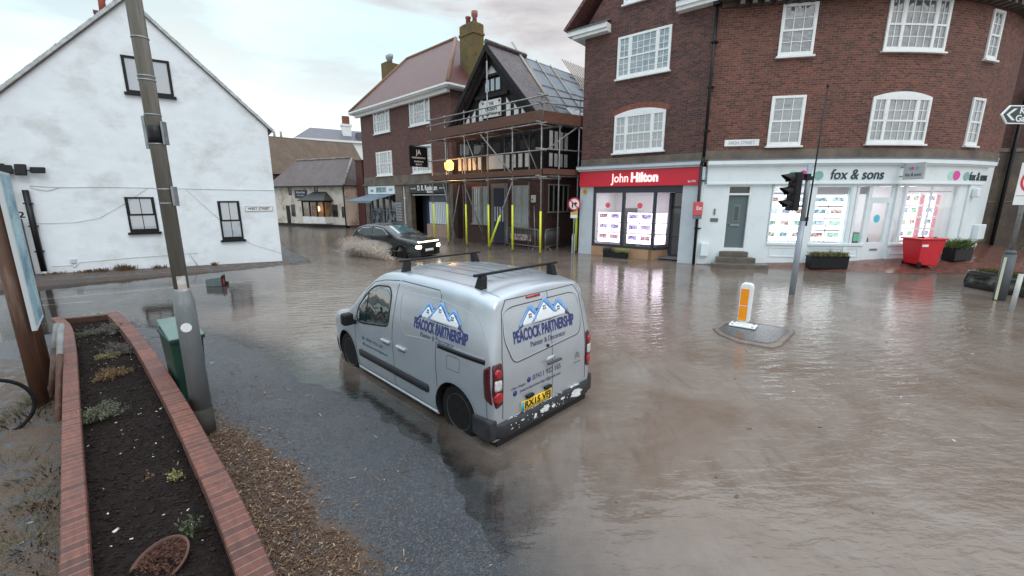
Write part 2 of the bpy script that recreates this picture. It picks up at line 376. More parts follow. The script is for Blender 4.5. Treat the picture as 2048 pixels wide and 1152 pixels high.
def ground_h(X, Y):
    n = lownoise(X, Y)
    h = -.11 + .012 * n
    d = seg_side(X, Y, EDGE) + .05 * n
    h = np.maximum(h, np.clip(d * .045, -.12, .05) + .004 * n)         # raised tarmac by the planter
    h = np.where((X < -4.8) & (d > 0), np.minimum(h, .012 + .010 * n), h)
    # road in front of the white house: a thin sheet of water
    cx_, cy_ = HOUSE.o; lx = (X - cx_) * HOUSE.d[0] + (Y - cy_) * HOUSE.d[1]; ly = (X - cx_) * HOUSE.n[0] + (Y - cy_) * HOUSE.n[1]
    thin = sm(-lx, -.8, 2.2) * sm(ly, -9.5, -7.0)
    h = h * (1 - thin) + thin * (-.012 + .002 * n)
    pav = np.clip(-lx * .024 - .012, -.09, .17)                        # its pavement, with a kerb
    onp = (ly > -1.35 - .02 * np.clip(-lx, 0, 9)) & (lx < 1.)
    h = np.where(onp & (lx > -30), np.maximum(h, pav + .003 * n + .03 * np.clip(ly + 1.2, 0, 1.2)), h)
    # pavement rising along the curved shop front
    df = seg_side(X, Y, foxpts); best = np.full(X.shape, 1e9); ss = np.zeros(X.shape)
    for i, (px_, py_) in enumerate(foxpts):
        dd = np.hypot(X - px_, Y - py_); ss = np.where(dd < best, i / 39 * 14.2 - .2, ss); best = np.minimum(best, dd)
    top = np.clip(.03 + .045 * ss, .02, .62)
    fall = np.where(df > 0, 0, -df)
    f2 = top - fall * (.27 - .12 * sm(ss, 8.5, 10.5)) ; f2 = np.where(ss < .1, -.2, f2)
    h = np.maximum(h, np.maximum(f2, -.11))
    return h
def axis(segs):
    out = []
    for a, b, st in segs: out += list(np.arange(a, b, st))
    return np.array(out + [segs[-1][1]])
ax = axis([(-120, -30, 10), (-30, -16, .8), (-16, -9, .14), (-9, 1.2, .055), (1.2, 6, .3), (6, 26, .22), (26, 60, 2), (60, 160, 20)])
ay = axis([(-12, 1.2, 1.2), (1.2, 8.6, .055), (8.6, 20, .14), (20, 30, .5), (30, 70, 3), (70, 400, 40)])
XX, YY = np.meshgrid(ax, ay); HH = ground_h(XX, YY)
def sheet(name, Z, m, attrs):
    ny, nx = Z.shape; me = bpy.data.meshes.new(name)
    co_ = np.stack([XX, YY, Z], -1).reshape(-1, 3)
    idx = np.arange(nx * ny).reshape(ny, nx); q = np.stack([idx[:-1, :-1], idx[:-1, 1:], idx[1:, 1:], idx[1:, :-1]], -1).reshape(-1, 4)
    me.vertices.add(len(co_)); me.vertices.foreach_set('co', co_.ravel())
    me.loops.add(q.size); me.loops.foreach_set('vertex_index', q.ravel()); me.polygons.add(len(q)); me.polygons.foreach_set('loop_start', np.arange(0, q.size, 4)); me.polygons.foreach_set('loop_total', np.full(len(q), 4))
    me.polygons.foreach_set('use_smooth', np.ones(len(q), bool)); me.update(calc_edges=True)
    for k, a in attrs.items():
        at = me.attributes.new(k, 'FLOAT', 'POINT'); at.data.foreach_set('value', a.ravel().astype(np.float32))
    me.materials.append(m); return link(bpy.data.objects.new(name, me))
# wet tarmac, brick paving near the shops, debris near the house
def ground_mat():
    m = bpy.data.materials.new('wet_tarmac'); m.use_nodes = True; t = m.node_tree; p = t.nodes['Principled BSDF']
    c = N(t, 'ShaderNodeTexCoord'); o = c.outputs['Object']
    def noi(s, d=6, r=.6):
        n = N(t, 'ShaderNodeTexNoise'); n.inputs['Scale'].default_value = s; n.inputs['Detail'].default_value = d; n.inputs['Roughness'].default_value = r; lk(t, o, n.inputs['Vector']); return n.outputs[0]
    base = mixc(t, ramp(t, noi(.8), [(.35, (0, 0, 0)), (.7, (1, 1, 1))]), (.040, .044, .052), (.062, .066, .074))
    v = N(t, 'ShaderNodeTexVoronoi'); v.inputs['Scale'].default_value = 85; lk(t, o, v.inputs['Vector'])
    base = mixc(t, ramp(t, v.outputs['Color'], [(.55, (0, 0, 0)), (.95, (1, 1, 1))]), base, (.13, .135, .14))
    a = N(t, 'ShaderNodeAttribute', attribute_name='paving'); bnode = N(t, 'ShaderNodeTexBrick'); lk(t, o, bnode.inputs['Vector'])
    bnode.inputs['Scale'].default_value = 1; bnode.inputs['Brick Width'].default_value = .21; bnode.inputs['Row Height'].default_value = .105; bnode.inputs['Mortar Size'].default_value = .006
    bnode.inputs['Color1'].default_value = (.13, .055, .04, 1); bnode.inputs['Color2'].default_value = (.18, .08, .06, 1); bnode.inputs['Mortar'].default_value = (.05, .035, .03, 1)
    base = mixc(t, a.outputs['Fac'], base, bnode.outputs['Color'])
    d = N(t, 'ShaderNodeAttribute', attribute_name='mud')
    mudf = math_(t, 'MULTIPLY', d.outputs['Fac'], ramp(t, noi(5, 8, .7), [(.38, (0, 0, 0)), (.56, (1, 1, 1))]))
    base = mixc(t, mudf, base, mixc(t, noi(22), (.05, .03, .018), (.16, .11, .075)))
    lk(t, base, p.inputs['Base Color'])
    rr0 = mixc(t, a.outputs['Fac'], ramp(t, noi(1.6), [(.35, (.16,) * 3), (.7, (.38,) * 3)]), (.055,) * 3); rr = mixc(t, mudf, rr0, (.75,) * 3); lk(t, rr, p.inputs['Roughness'])
    b1 = N(t, 'ShaderNodeBump'); b1.inputs['Distance'].default_value = .012; lk(t, math_(t, 'SUBTRACT', 1.0, math_(t, 'MULTIPLY', a.outputs['Fac'], .93)), b1.inputs['Strength']); lk(t, math_(t, 'ADD', v.outputs['Distance'], math_(t, 'MULTIPLY', noi(34, 5, .7), 1.2)), b1.inputs['Height'])
    lk(t, b1.outputs[0], p.inputs['Normal']); return m
dfx = np.abs(seg_side(XX, YY, foxpts)); lxg = (XX - HOUSE.o[0]) * HOUSE.d[0] + (YY - HOUSE.o[1]) * HOUSE.d[1]; lyg = (XX - HOUSE.o[0]) * HOUSE.n[0] + (YY - HOUSE.o[1]) * HOUSE.n[1]
paving = ((dfx < 4.0) & (XX > 6.5)).astype(float)
mud = sm(lyg, -2.6, -1.2) * (lxg < .3) * .95
MULCH = [(-4.6, 5.6), (-3.47, 4.49), (-3.07, 4.28), (-2.35, 3.82), (-2.0, 3.51), (-1.72, 3.12), (-1.32, 2.75), (-1.07, 2.48), (-.5, 1.4)]
msd = seg_side(XX, YY, MULCH) * -1 + .10 * lownoise(XX * 2, YY * 2)
mud = np.maximum(mud, sm(msd, -.12, .05) * 1.3 * (YY < 6))
mud = np.maximum(mud, ((XX < -3.9) & (YY < 6.5) & (seg_side(XX, YY, EDGE) > 1.0)) * .8)
g_ = sheet('ground', HH, ground_mat(), {'paving': paving, 'mud': mud}); tag(g_, kind='structure')
depth = -HH
calm = np.clip(1 - sm(-lxg, -1.0, 3.0) * sm(lyg, -10.5, -7.5) * .93, .05, 1)
calm = calm * (1 - .62 * sm(YY, 6.5, 12.0) * sm(XX, -2, 3))
calm = np.minimum(calm, .22 + .78 * sm(np.hypot(XX - .2, YY - 4.6), 1.6, 4.2))
def water_mat():
    m = bpy.data.materials.new('muddy_flood_water'); m.use_nodes = True; t = m.node_tree; t.nodes.clear()
    out = N(t, 'ShaderNodeOutputMaterial'); c = N(t, 'ShaderNodeTexCoord'); o = c.outputs['Object']
    def noi(s, d=5, r=.55, sc_=(1, 1, 1), dist=0., rot=0.):
        mpn = N(t, 'ShaderNodeMapping'); mpn.inputs['Scale'].default_value = sc_; mpn.inputs['Rotation'].default_value = (0, 0, rot); lk(t, o, mpn.inputs[0])
        n = N(t, 'ShaderNodeTexNoise'); n.inputs['Scale'].default_value = s; n.inputs['Detail'].default_value = d; n.inputs['Roughness'].default_value = r; n.inputs['Distortion'].default_value = dist; lk(t, mpn.outputs[0], n.inputs['Vector']); return n.outputs[0]
    col = mixc(t, ramp(t, noi(.55, 7, .62, dist=1.2), [(.36, (0, 0, 0)), (.66, (1, 1, 1))]), (.160, .119, .092), (.222, .186, .160))
    col = mixc(t, ramp(t, noi(2.2, 9, .72, (1, .35, 1), 1.5, .7), [(.5, (0, 0, 0)), (.72, (.6, .6, .6))]), col, (.112, .090, .074))
    dif = N(t, 'ShaderNodeBsdfDiffuse'); lk(t, col, dif.inputs[0])
    tr = N(t, 'ShaderNodeBsdfTransparent'); tr.inputs[0].default_value = (.86, .82, .76, 1)
    da = N(t, 'ShaderNodeAttribute', attribute_name='depth'); ca = N(t, 'ShaderNodeAttribute', attribute_name='waves')
    edge = math_(t, 'ADD', da.outputs['Fac'], math_(t, 'MULTIPLY', math_(t, 'SUBTRACT', noi(6, 7, .7), .5), .02))
    fac = ramp(t, math_(t, 'MULTIPLY', edge, 12.0), [(.06, (0, 0, 0)), (.45, (.75, .75, .75)), (.9, (1, 1, 1))])
    body = N(t, 'ShaderNodeMixShader'); lk(t, fac, body.inputs[0]); lk(t, tr.outputs[0], body.inputs[1]); lk(t, dif.outputs[0], body.inputs[2])
    gl = N(t, 'ShaderNodeBsdfGlossy'); gl.inputs['Roughness'].default_value = .035
    fr = N(t, 'ShaderNodeFresnel'); fr.inputs[0].default_value = 1.62
    mx = N(t, 'ShaderNodeMixShader'); lk(t, fr.outputs[0], mx.inputs[0]); lk(t, body.outputs[0], mx.inputs[1]); lk(t, gl.outputs[0], mx.inputs[2]); lk(t, mx.outputs[0], out.inputs[0])
    wv = N(t, 'ShaderNodeTexWave', wave_type='BANDS', bands_direction='Y'); wv.inputs['Scale'].default_value = 1.3; wv.inputs['Distortion'].default_value = 7; wv.inputs['Detail'].default_value = 3; wv.inputs['Detail Scale'].default_value = 1.1
    mpw = N(t, 'ShaderNodeMapping'); mpw.inputs['Rotation'].default_value = (0, 0, -.25); lk(t, o, mpw.inputs[0]); lk(t, mpw.outputs[0], wv.inputs['Vector'])
    hgt = math_(t, 'ADD', math_(t, 'MULTIPLY', noi(3.6, 3, .5, (.5, 1.7, 1), .6, .12), .75), math_(t, 'MULTIPLY', noi(12, 3, .5, (.6, 1.4, 1), .5, -.5), .46))
    hgt = math_(t, 'ADD', hgt, math_(t, 'MULTIPLY', wv.outputs['Fac'], .16)); hgt = math_(t, 'ADD', hgt, math_(t, 'MULTIPLY', noi(.9, 2, .5, (.7, 1.2, 1), .4, .3), .35))
    hgt = math_(t, 'MULTIPLY', hgt, ca.outputs['Fac'])
    b = N(t, 'ShaderNodeBump'); b.inputs['Distance'].default_value = .018; b.inputs['Strength'].default_value = 1; lk(t, hgt, b.inputs['Height'])
    lk(t, b.outputs[0], gl.inputs['Normal']); lk(t, b.outputs[0], fr.inputs['Normal']); return m
wtr = sheet('water', np.zeros_like(HH), water_mat(), {'depth': depth, 'waves': calm}); tag(wtr, kind='structure')
# painted road lines in front of the white house (under the film of water)
M['line'] = mat('worn_white_road_paint', (.62, .62, .60), .5, (.35, .35, .34), ns=6, lo=.45, hi=.7)
for (a, b, wd) in (((60, 600), (565, 555), .11), ((62, 612), (186, 602), .08)):
    A = Vector(G(*a)); B = Vector(G(*b)); d = (B - A).normalized(); n_ = Vector((-d.y, d.x, 0)) * wd / 2
    mb = MB(); k = 14
    rows = [[A.lerp(B, i / k) + n_ * s_ + Vector((0, 0, -.004)) for s_ in (-1, 1)] for i in range(k + 1)]
    mb.grid(rows); tag(mb.build('road_marking', M['line']), kind='structure')

# ------------------------------------------------------------ windows
def win(par, PF, s0, s1, z0, z1, lights=((1, 3),), rows=(2, 2), cas=.085, fm=None, gm=None, arch=0., sill=.06, bars=True, deep=.05, name='window', sm_=None):
    fm = fm or M['white']; gm = gm or M['glass']; mb = MB(); B = mb.band
    B(PF, s0, s1, z1 - cas, z1, -.05, deep); B(PF, s0, s1, z0, z0 + cas, -.05, deep)
    B(PF, s0, s0 + cas, z0 + cas, z1 - cas, -.05, deep); B(PF, s1 - cas, s1, z0 + cas, z1 - cas, -.05, deep)
    if arch:
        mid = (s0 + s1) / 2; hw = (s1 - s0) / 2
        B(PF, s0, s1, z1 + .001, lambda t: z1 + .012 + arch * (1 - ((t - mid) / hw) ** 2), -.05, deep, 12)
    tot = sum(l[0] for l in lights); x = s0 + cas; W = (s1 - s0 - 2 * cas); zm = z0 + cas + (z1 - z0 - 2 * cas) * (.5 if len(rows) > 1 else 1)
    for i, (fr, cols) in enumerate(lights):
        wl = W * fr / tot; a, b = x, x + wl; x = b
        if i < len(lights) - 1: B(PF, b - .05, b + .05, z0 + cas, z1 - cas, -.05, deep - .004)
        a2 = a + (.05 if i else 0); b2 = b - (.05 if i < len(lights) - 1 else 0)
        if len(rows) > 1:
            B(PF, a2, b2, zm - .03, zm + .03, -.05, deep - .01)
            B(PF, a2, a2 + .028, zm + .03, z1 - cas, -.05, deep - .015); B(PF, b2 - .028, b2, zm + .03, z1 - cas, -.05, deep - .015)
            B(PF, a2, b2, z0 + cas, z0 + cas + .05, -.05, deep - .015)
        if bars:
            for c in range(1, cols): q = a2 + (b2 - a2) * c / cols; B(PF, q - .011, q + .011, z0 + cas + .0, z1 - cas, -.05, deep - .022)
            zr = [(zm, z1 - cas), (z0 + cas, zm)] if len(rows) > 1 else [(z0 + cas, z1 - cas)]
            for (u, v), r in zip(zr, rows):
                for k in range(1, r): q = u + (v - u) * k / r; B(PF, a2, b2, q - .011, q + .011, -.05, deep - .024)
    wobj = mb.build(name, fm, par)
    p = MB(); p.band(PF, s0 + cas * .9, s1 - cas * .9, z0 + cas * .9, z1 - cas * .9, -.04, .006); p.build('pane', gm, wobj)
    if sill:
        q = MB(); q.band(PF, s0 - .06, s1 + .06, z0 - sill, z0 - .001, -.03, deep + .07); q.build('sill', sm_ or fm, wobj)
    return wobj
def sarch(par, PF, s0, s1, z, rise, m, th=.22):
    mb = MB(); mid = (s0 + s1) / 2; hw = (s1 - s0) / 2
    f = lambda k: (lambda t: z + k + rise * (1 - ((t - mid) / hw) ** 2)); mb.band(PF, s0 - .12, s1 + .12, f(.015), f(th), -.02, .012, 14)
    return mb.build('brick_arch', m, par)

# ------------------------------------------------------------ the white rendered house
r_ = lambda d: math.radians(d)
H_ = empty('white_house', (HOUSE.o[0], HOUSE.o[1], 0), r_(35), 'white rendered gable end house with black windows beside the flooded road', 'house')
AP, SL, ZA = -3.62, 1.0, 8.86
gz = lambda t: ZA - abs(t - AP) * SL
mb = MB(); mb.band(straight, -8.1, 0, -.2, gz, -.3, 0, 2) if False else None
mb.band(straight, -8.1, AP, -.2, gz, -.3, 0, 1); mb.band(straight, AP, 0, -.2, gz, -.3, 0, 1)
mb.box(-.3, 0, .3, 9, -.2, gz(0) - .02); mb.box(-8.1, -7.8, .3, 9, -.2, gz(-8.1)); mb.box(-8.1, 0, 9, 9.3, -.2, 4.8)
mb.build('wall', M['render'], H_)
mb = MB(); o_ = .10
for sd, e in ((1, .22), (-1, -8.3)):
    y0, y1 = -.09, 9.5
    A = Vector((e, y0, gz(e) + .16)); B = Vector((e, y1, gz(e) + .16)); C = Vector((AP, y1, ZA + .16)); D = Vector((AP, y0, ZA + .16))
    mb.slab(*((A, B, C, D) if sd > 0 else (B, A, D, C)), .12)
rf = mb.build('roof', M['tileG'], H_)
mb = MB(); random.seed(3)
for sd, e in ((1, .2), (-1, -8.3)):      # mortar verge with ragged tile edge
    n = 46
    for i in range(n):
        a = AP + (e - AP) * i / n; b = AP + (e - AP) * (i + 1) / n
        mb.poly([(a, -.10, gz(a) + .03), (b, -.10, gz(b) + .03), (b, -.10, gz(b) + .15 + random.uniform(0, .025)), (a, -.10, gz(a) + .16 + random.uniform(0, .03))], (0, .2, 0))
mb.build('verge', mat('pale_mortar_verge', (.50, .54, .56), .9, (.30, .32, .32), ns=7), rf)
mb = MB(); mb.box(.0, .13, -.06, 9, gz(0) - .12, gz(0) - .02); mb.build('gutter', M['black'], H_, bevel=.02)
mb = MB(); mb.box(-4.95, -3.9, 4.6, 5.4, 7, 9.72); mb.box(-5.0, -3.85, 4.55, 5.45, 9.6, 9.72)
ch = mb.build('chimney', M['brickR'], H_); mb = MB()
for x in (-4.74, -4.25): mb.lathe([(.13, 9.72), (.11, 10.2), (.14, 10.3), (.14, 10.4)], (x, 5.0, 0), 12)
mb.islands('chimney_pot', mat('terracotta_pot', (.35, .09, .06), .7), ch)
u0, zt = HOUSE.at(240, 109); u1, _ = HOUSE.at(338, 126); _, zb = HOUSE.at(252, 184)
wo_ = win(H_, straight, u0, u1, zb, zt, ((1, 1), (1, 1)), rows=(1,), cas=.08, fm=M['black'], gm=M['glassW'], bars=False, sill=.09, deep=.03, name='attic_window')
for (a, b) in (((248, 394), (321, 466)), ((434, 402), (490, 481))):
    s0, z1 = HOUSE.at(*a); s1, z0 = HOUSE.at(*b)
    z0 = round(z0 + .06, 2)
    win(H_, straight, s0, s0 + (.78 if s0 < -3 else .70), z0, z1, ((1, 2),), rows=(1, 1), cas=.06, fm=M['black'], gm=M['glassW'], sill=.08, deep=.03)
sp, zt = HOUSE.at(52, 380)
mb = MB(); mb.cyl((sp, -.09, zt), (sp, -.09, .28), .075, n=12)
for z in (.9, 1.7, 2.4): mb.box(sp - .1, sp + .1, -.16, 0, z, z + .04)
mb.build('soil_pipe', M['black'], H_); mb = MB(); mb.cyl((sp, -.09, .28), (sp, -.09, .1), .06, n=12); mb.build('pipe_foot', M['render'], H_)
sp2, _ = HOUSE.at(5, 330); mb = MB(); mb.cyl((sp2 - .02, -.1, 3.6), (sp2 - .02, -.1, .1), .09, n=12); mb.box(sp2 - .2, sp2 + .14, -.3, 0, .1, 1.95); mb.build('black_duct', M['black'], H_, bevel=.01)
sn, zn = HOUSE.at(50, 430); text('house_number', '21', .26, fmap(straight, sn, zn, .002), M['black'], H_, bold=.006, xs=1.15)
# floodlights
s_, z_ = HOUSE.at(45, 340)
f_ = empty('floodlight_cluster', HOUSE.w(s_, 0, z_), r_(35), 'three black floodlights in a cluster high on the white wall', 'floodlight')
mb = MB()
for dx, w_, h_, a in ((-.3, .28, .26, .35), (.0, .26, .34, -.15), (.36, .36, .18, -.3)):
    Mx = Matrix.Translation((dx, -.17, 0)) @ Matrix.Rotation(a, 4, 'Z') @ Matrix.Rotation(-.25, 4, 'X'); mb = MB(); mb.box(-w_ / 2, w_ / 2, -.04, .04, -h_ / 2, h_ / 2, Mx); mb.build('lamp_head', M['blackmatt'], f_, bevel=.02)
mb = MB(); mb.box(-.08, .08, -.12, 0, -.1, .06); mb.box(-.36, .4, -.13, -.10, -.03, .0); mb.build('bracket', M['black'], f_)
# cables pinned to the wall
mb = MB()
def cable(pts, r=.008):
    P = [HOUSE.at(*q) for q in pts]; mb.tube([(s_, -.012, z_) for s_, z_ in P], r, 5)
cable([(60, 372), (120, 375), (200, 374), (310, 376), (430, 379), (548, 381)])
cable([(60, 376), (95, 382), (120, 375)]); cable([(55, 446), (100, 447), (150, 445), (200, 436), (250, 407), (295, 376)], .006)
cable([(372, 379), (440, 440), (500, 487), (565, 507)], .006); cable([(104, 533), (145, 531), (150, 536), (160, 525), (260, 516), (380, 507), (395, 506)], .007); cable([(378, 506), (396, 532)], .014)
mb.build('wall_cable', mat('grey_cable', (.46, .50, .52), .7), H_)
mb = MB(); s_, z_ = HOUSE.at(147, 522); mb.box(s_ - .07, s_ + .07, -.05, 0, z_ - .07, z_ + .07); mb.build('junction_box', M['lgrey'], H_, bevel=.01)
def nameplate(F, PF, a, b, c, body, label, tilt=0, sz=.16, worn=False, PFs=None):
    pass
s0, z1 = HOUSE.at(490, 411); s1, z0 = HOUSE.at(545, 422)
p_ = empty('street_sign', HOUSE.w((s0 + s1) / 2, -.003, 2.17), r_(35), 'white street name plate on the white house wall reading WEST STREET', 'street sign')
mb = MB(); mb.box(-.48, .48, -.02, 0, -.11, .11); mb.build('plate', M['white'], p_, bevel=.008)
mb = MB()
for a in ((-.465, .465, .088, .097), (-.465, .465, -.097, -.088), (-.465, -.456, -.088, .088), (.456, .465, -.088, .088)): mb.box(a[0], a[1], -.024, -.018, a[2], a[3])
mb.build('border', M['black'], p_)
text('lettering', 'WEST STREET', .135, lambda u, v, w_: (u, -.021 - w_, v), M['black'], p_, xs=.92, bold=.002)
# weeds at the foot of the wall
M['weed'] = mat('dead_brown_weed', (.16, .09, .045), .8, (.09, .07, .03), ns=9)
def tuft(mb, c, n, r, h, wd=.01, lean=.6, rnd=random):
    for _ in range(n):
        a = rnd.uniform(0, 6.28); q = rnd.uniform(0, r); x = c[0] + q * math.cos(a); y = c[1] + q * math.sin(a); hh = h * rnd.uniform(.4, 1)
        dx = math.cos(a) * lean * hh * rnd.uniform(.2, 1); dy = math.sin(a) * lean * hh * rnd.uniform(.2, 1); t = rnd.uniform(0, 3.14); wx = math.cos(t) * wd; wy = math.sin(t) * wd
        i = [mb.vert((x - wx, y - wy, c[2])), mb.vert((x + wx, y + wy, c[2])), mb.vert((x + dx * .5 + wx, y + dy * .5 + wy, c[2] + hh * .6)), mb.vert((x + dx * .5 - wx, y + dy * .5 - wy, c[2] + hh * .6)), mb.vert((x + dx, y + dy, c[2] + hh * .9))]
        mb.face((i[0], i[1], i[2], i[3])); mb.face((i[3], i[2], i[4]))
mb = MB()
for (px, py, n, r, h) in ((180, 545, 90, .35, .12), (255, 540, 120, .3, .2), (245, 538, 60, .12, .28), (320, 533, 60, .2, .15), (428, 524, 40, .12, .16), (110, 547, 60, .3, .1), (210, 542, 70, .3, .16)):
    s_, z_ = HOUSE.at(px, py); x, y, _ = HOUSE.w(s_, -.15); tuft(mb, (x, y, max(.0, float(ground_h(np.array([x]), np.array([y]))[0]))), n, r, h, .012)
tag(mb.build('weeds', M['weed']), 'brown dead weeds along the foot of the white house wall', 'weeds', kind='stuff')
# ------------------------------------------------------------ brick building with the red shop front
B1 = empty('brick_shop_building', (HIL.o[0], HIL.o[1], 0), r_(-40), 'tall gabled brick building with a red estate agent shop front', 'building')
mb = MB(); GA, GZ = -2.72, 12.9
gh = lambda t: GZ - abs(t - GA) * 1.2
mb.band(straight, -5.39, GA, 3.9, gh, -.3, 0, 1); mb.band(straight, GA, 0, 3.9, gh, -.3, 0, 1)
mb.box(-5.39, -5.09, .3, 10, -.2, 9.6); mb.box(-.3, 0, .3, 10, 3.9, 9.6); mb.box(-5.39, 0, 10, 10.3, -.2, 9.6)
mb.build('wall', M['brickB'], B1)
mb = MB(); mb.band(straight, -5.39, -.1, 3.96, 4.28, -.05, .03); mb.build('stone_band', M['stone'], B1)
mb = MB(); mb.band(straight, -5.5, -.02, 3.82, 3.95, -.05, .26); mb.band(straight, -5.45, -.05, 3.75, 3.82, -.05, .19); mb.build('shop_cornice', M['lgrey'], B1, bevel=.01)
mb = MB(); mb.band(straight, -5.5, -.02, 3.951, 3.99, -.05, .27); mb.build('flashing', M['lead'], B1)
mb = MB(); mb.band(straight, -5.38, -.10, 3.07, 3.745, 0, .13); fas = mb.build('fascia', M['red'], B1, bevel=.01)
M['letterglow'] = mat('lit_sign_letters', (.9, .6, .6), .4, emit=(1, .62, .60), es=.9)
sc0, zc0 = -2.78, 3.40
text('lettering', 'John', .52, fmap(straight, -3.36, zc0, .135), M['letterglow'], fas, bold=.004, xs=.84, th=.02)
text('lettering', 'Hilton', .52, fmap(straight, -2.28, zc0 + .01, .135), M['letterglow'], fas, bold=.022, xs=.9, th=.02)
text('small_lettering', 'Est 1972', .10, fmap(straight, -.36, 3.21, .132), M['white'], fas, bold=.003, xs=.85)
mb = MB(); mb.band(straight, -5.38, -4.69, -.2, 3.07, -.3, .03); mb.band(straight, -.70, -.04, -.2, 3.07, -.3, .05)
mb.band(straight, -.70, -.69, -.2, 3.0, -.9, -.3); mb.islands('pilaster', M['lgrey'], B1)
mb = MB(); mb.band(straight, -.045, .06, -.2, 3.74, -.3, .14); mb.build('white_edge_pilaster', M['foxwhite'], B1)
SB = -1.80                                                # the window turns in towards the recessed door
mb = MB(); mb.band(straight, -4.69, -.70, 2.80, 3.07, -.1, .02)
mb.band(straight, -4.69, -4.60, .44, 2.8, -.1, .02); mb.band(straight, -3.27, -3.15, .5, 2.8, -.1, .02); mb.band(straight, SB - .08, SB + .03, .5, 2.8, -.1, .02); mb.band(straight, -4.69, SB + .02, .42, .53, -.1, .03)
mb.box(-1.48, -1.38, .72, .85, .42, 2.8); mb.poly([(SB, .02, .42), (SB, .02, .53), (-1.42, .78, .53), (-1.42, .78, .42)], (.05, -.02, 0))
mb.box(-1.40, -.55, .80, .88, 2.15, 2.24); mb.box(-1.40, -1.30, .80, .88, .1, 2.8); mb.box(-.60, -.5, .8, .88, .1, 2.8); mb.box(-1.38, -.5, .8, .88, .1, .2); mb.box(-1.38, -.5, .8, .88, .9, 1.0)
mb.build('shop_window_frame', M['anth'], B1)
mb = MB(); mb.band(straight, -4.69, SB, -.2, .42, -.2, .02); mb.poly([(SB, -.02, -.2), (SB, -.02, .42), (-1.42, .78, .42), (-1.42, .78, -.2)], (-.15, 0, 0)); mb.islands('stall_riser', M['tan'], B1)
mb = MB(); mb.band(straight, -4.60, -3.27, .53, 2.8, -.04, -.02); p1 = mb.build('shop_window', M['shopglass'], B1)
mb = MB(); mb.band(straight, -3.15, SB - .05, .53, 2.8, -.04, -.02); mb.build('shop_window', M['shopglass'], B1)
mb = MB(); mb.poly([(SB + .02, .03, .53), (SB + .02, .03, 2.8), (-1.44, .76, 2.8), (-1.44, .76, .53)], (.01, -.006, 0)); mb.build('shop_window', M['shopglass'], B1)
mb = MB(); mb.box(-1.30, -.6, .83, .85, .2, 2.8); mb.build('door', M['glassD'], B1)
mb = MB(); mb.box(-5.05, -1.3, 2.9, 2.95, .0, 2.9); mb.box(-5.05, -5.0, .32, 2.9, 0, 2.9); mb.box(-1.34, -1.3, .9, 2.9, 0, 2.9); mb.build('interior_wall', M['inner'], B1)
mb = MB(); mb.box(-4.9, -.4, .3, 2.9, .05, .12); mb.box(-5, -.4, .0, 2.9, 2.9, 2.95); mb.islands('interior_floor', M['innerD'], B1)
mb = MB(); mb.box(-4.4, -3.9, 1.0, 2.2, 2.84, 2.87); mb.box(-3.0, -2.5, 1.0, 2.2, 2.84, 2.87); mb.islands('ceiling_light', M['ceil'], B1)
mb = MB(); mb.box(-4.0, -3.6, 1.5, 2.4, .1, 2.1); mb.box(-3.05, -1.75, 1.6, 2.3, .1, 1.15); mb.islands('interior_furniture', M['anth'], B1)
def card(par, PF, s0, s1, z0, z1, o, kind, pal, edge='card_edge'):
    mb = MB(); mb.band(PF, s0, s1, z0, z1, o - .03, o, 1); c = mb.build('property_card', M[edge], par, fix=True)
    return c
random.seed(11)
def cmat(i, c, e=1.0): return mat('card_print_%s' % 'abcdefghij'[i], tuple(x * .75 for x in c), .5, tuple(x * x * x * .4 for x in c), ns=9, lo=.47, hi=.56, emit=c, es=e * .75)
M['pk'] = [cmat(0, (.62, .50, .85), .9), cmat(1, (.80, .50, .58), .9), cmat(2, (.72, .60, .90), .9)]
M['redbar'] = mat('card_red_bar', (.75, .25, .30), .5, emit=(.8, .3, .35), es=.6)
M['ink'] = mat('card_dark_outline', (.25, .22, .30), .5)
def cards(par, PF, s0, s1, z0, z1, o, nc, nr, prints, edge, gap=.05, bar=True):
    w_ = (s1 - s0) / nc; h_ = (z1 - z0) / nr
    for i in range(nc):
        for j in range(nr):
            a, b = s0 + i * w_ + gap / 2, s0 + (i + 1) * w_ - gap / 2; c, d = z0 + j * h_ + gap / 2, z0 + (j + 1) * h_ - gap / 2
            k = card(par, PF, a, b, c, d, o, 0, 0, edge)
            q = MB(); e = .03; q.band(PF, a + e, b - e, c + e, d - e, o, o + .004, 1); q.build('outline', M['ink'], k)
            q = MB(); e = .042; q.band(PF, a + e, b - e, c + e, d - e, o, o + .008, 1); q.build('backing', M[edge], k)
            im = random.choice(prints); q = MB(); q.band(PF, a + .055, b - .055, c + h_ * .34, d - .055, o, o + .012, 1); q.build('picture', im, k)
            if bar: q = MB(); q.band(PF, a + .05, b - .05, c + .06, c + .085, o, o + .012, 1); q.build('red_bar', M['redbar'], k)
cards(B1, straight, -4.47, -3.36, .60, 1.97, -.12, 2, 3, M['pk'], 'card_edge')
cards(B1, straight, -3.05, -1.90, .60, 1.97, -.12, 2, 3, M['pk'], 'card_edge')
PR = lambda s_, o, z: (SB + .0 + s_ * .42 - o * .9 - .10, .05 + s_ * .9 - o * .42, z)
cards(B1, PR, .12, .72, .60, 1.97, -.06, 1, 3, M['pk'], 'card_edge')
mb = MB()
for s_ in (-3.95, -2.45): mb.lathe([(.115, 0), (.115, .012)], n=24, M=Matrix.Translation((s_, .0, 2.26)) @ Matrix.Rotation(math.pi / 2, 4, 'X'))
mb.islands('round_sticker', mat('red_sticker', (.75, .10, .14), .5), B1)
text('street_number', '5', .2, lambda u, v, w_: (-.86 + u, .82 - w_, 2.5 + v), M['white'], B1)
z = lambda a, b: HIL.at(a, b)
win(B1, straight, -3.81, -1.60, 7.42, 9.02, ((.62, 2), (1.55, 4), (.62, 2)), rows=(3, 3), name='window')
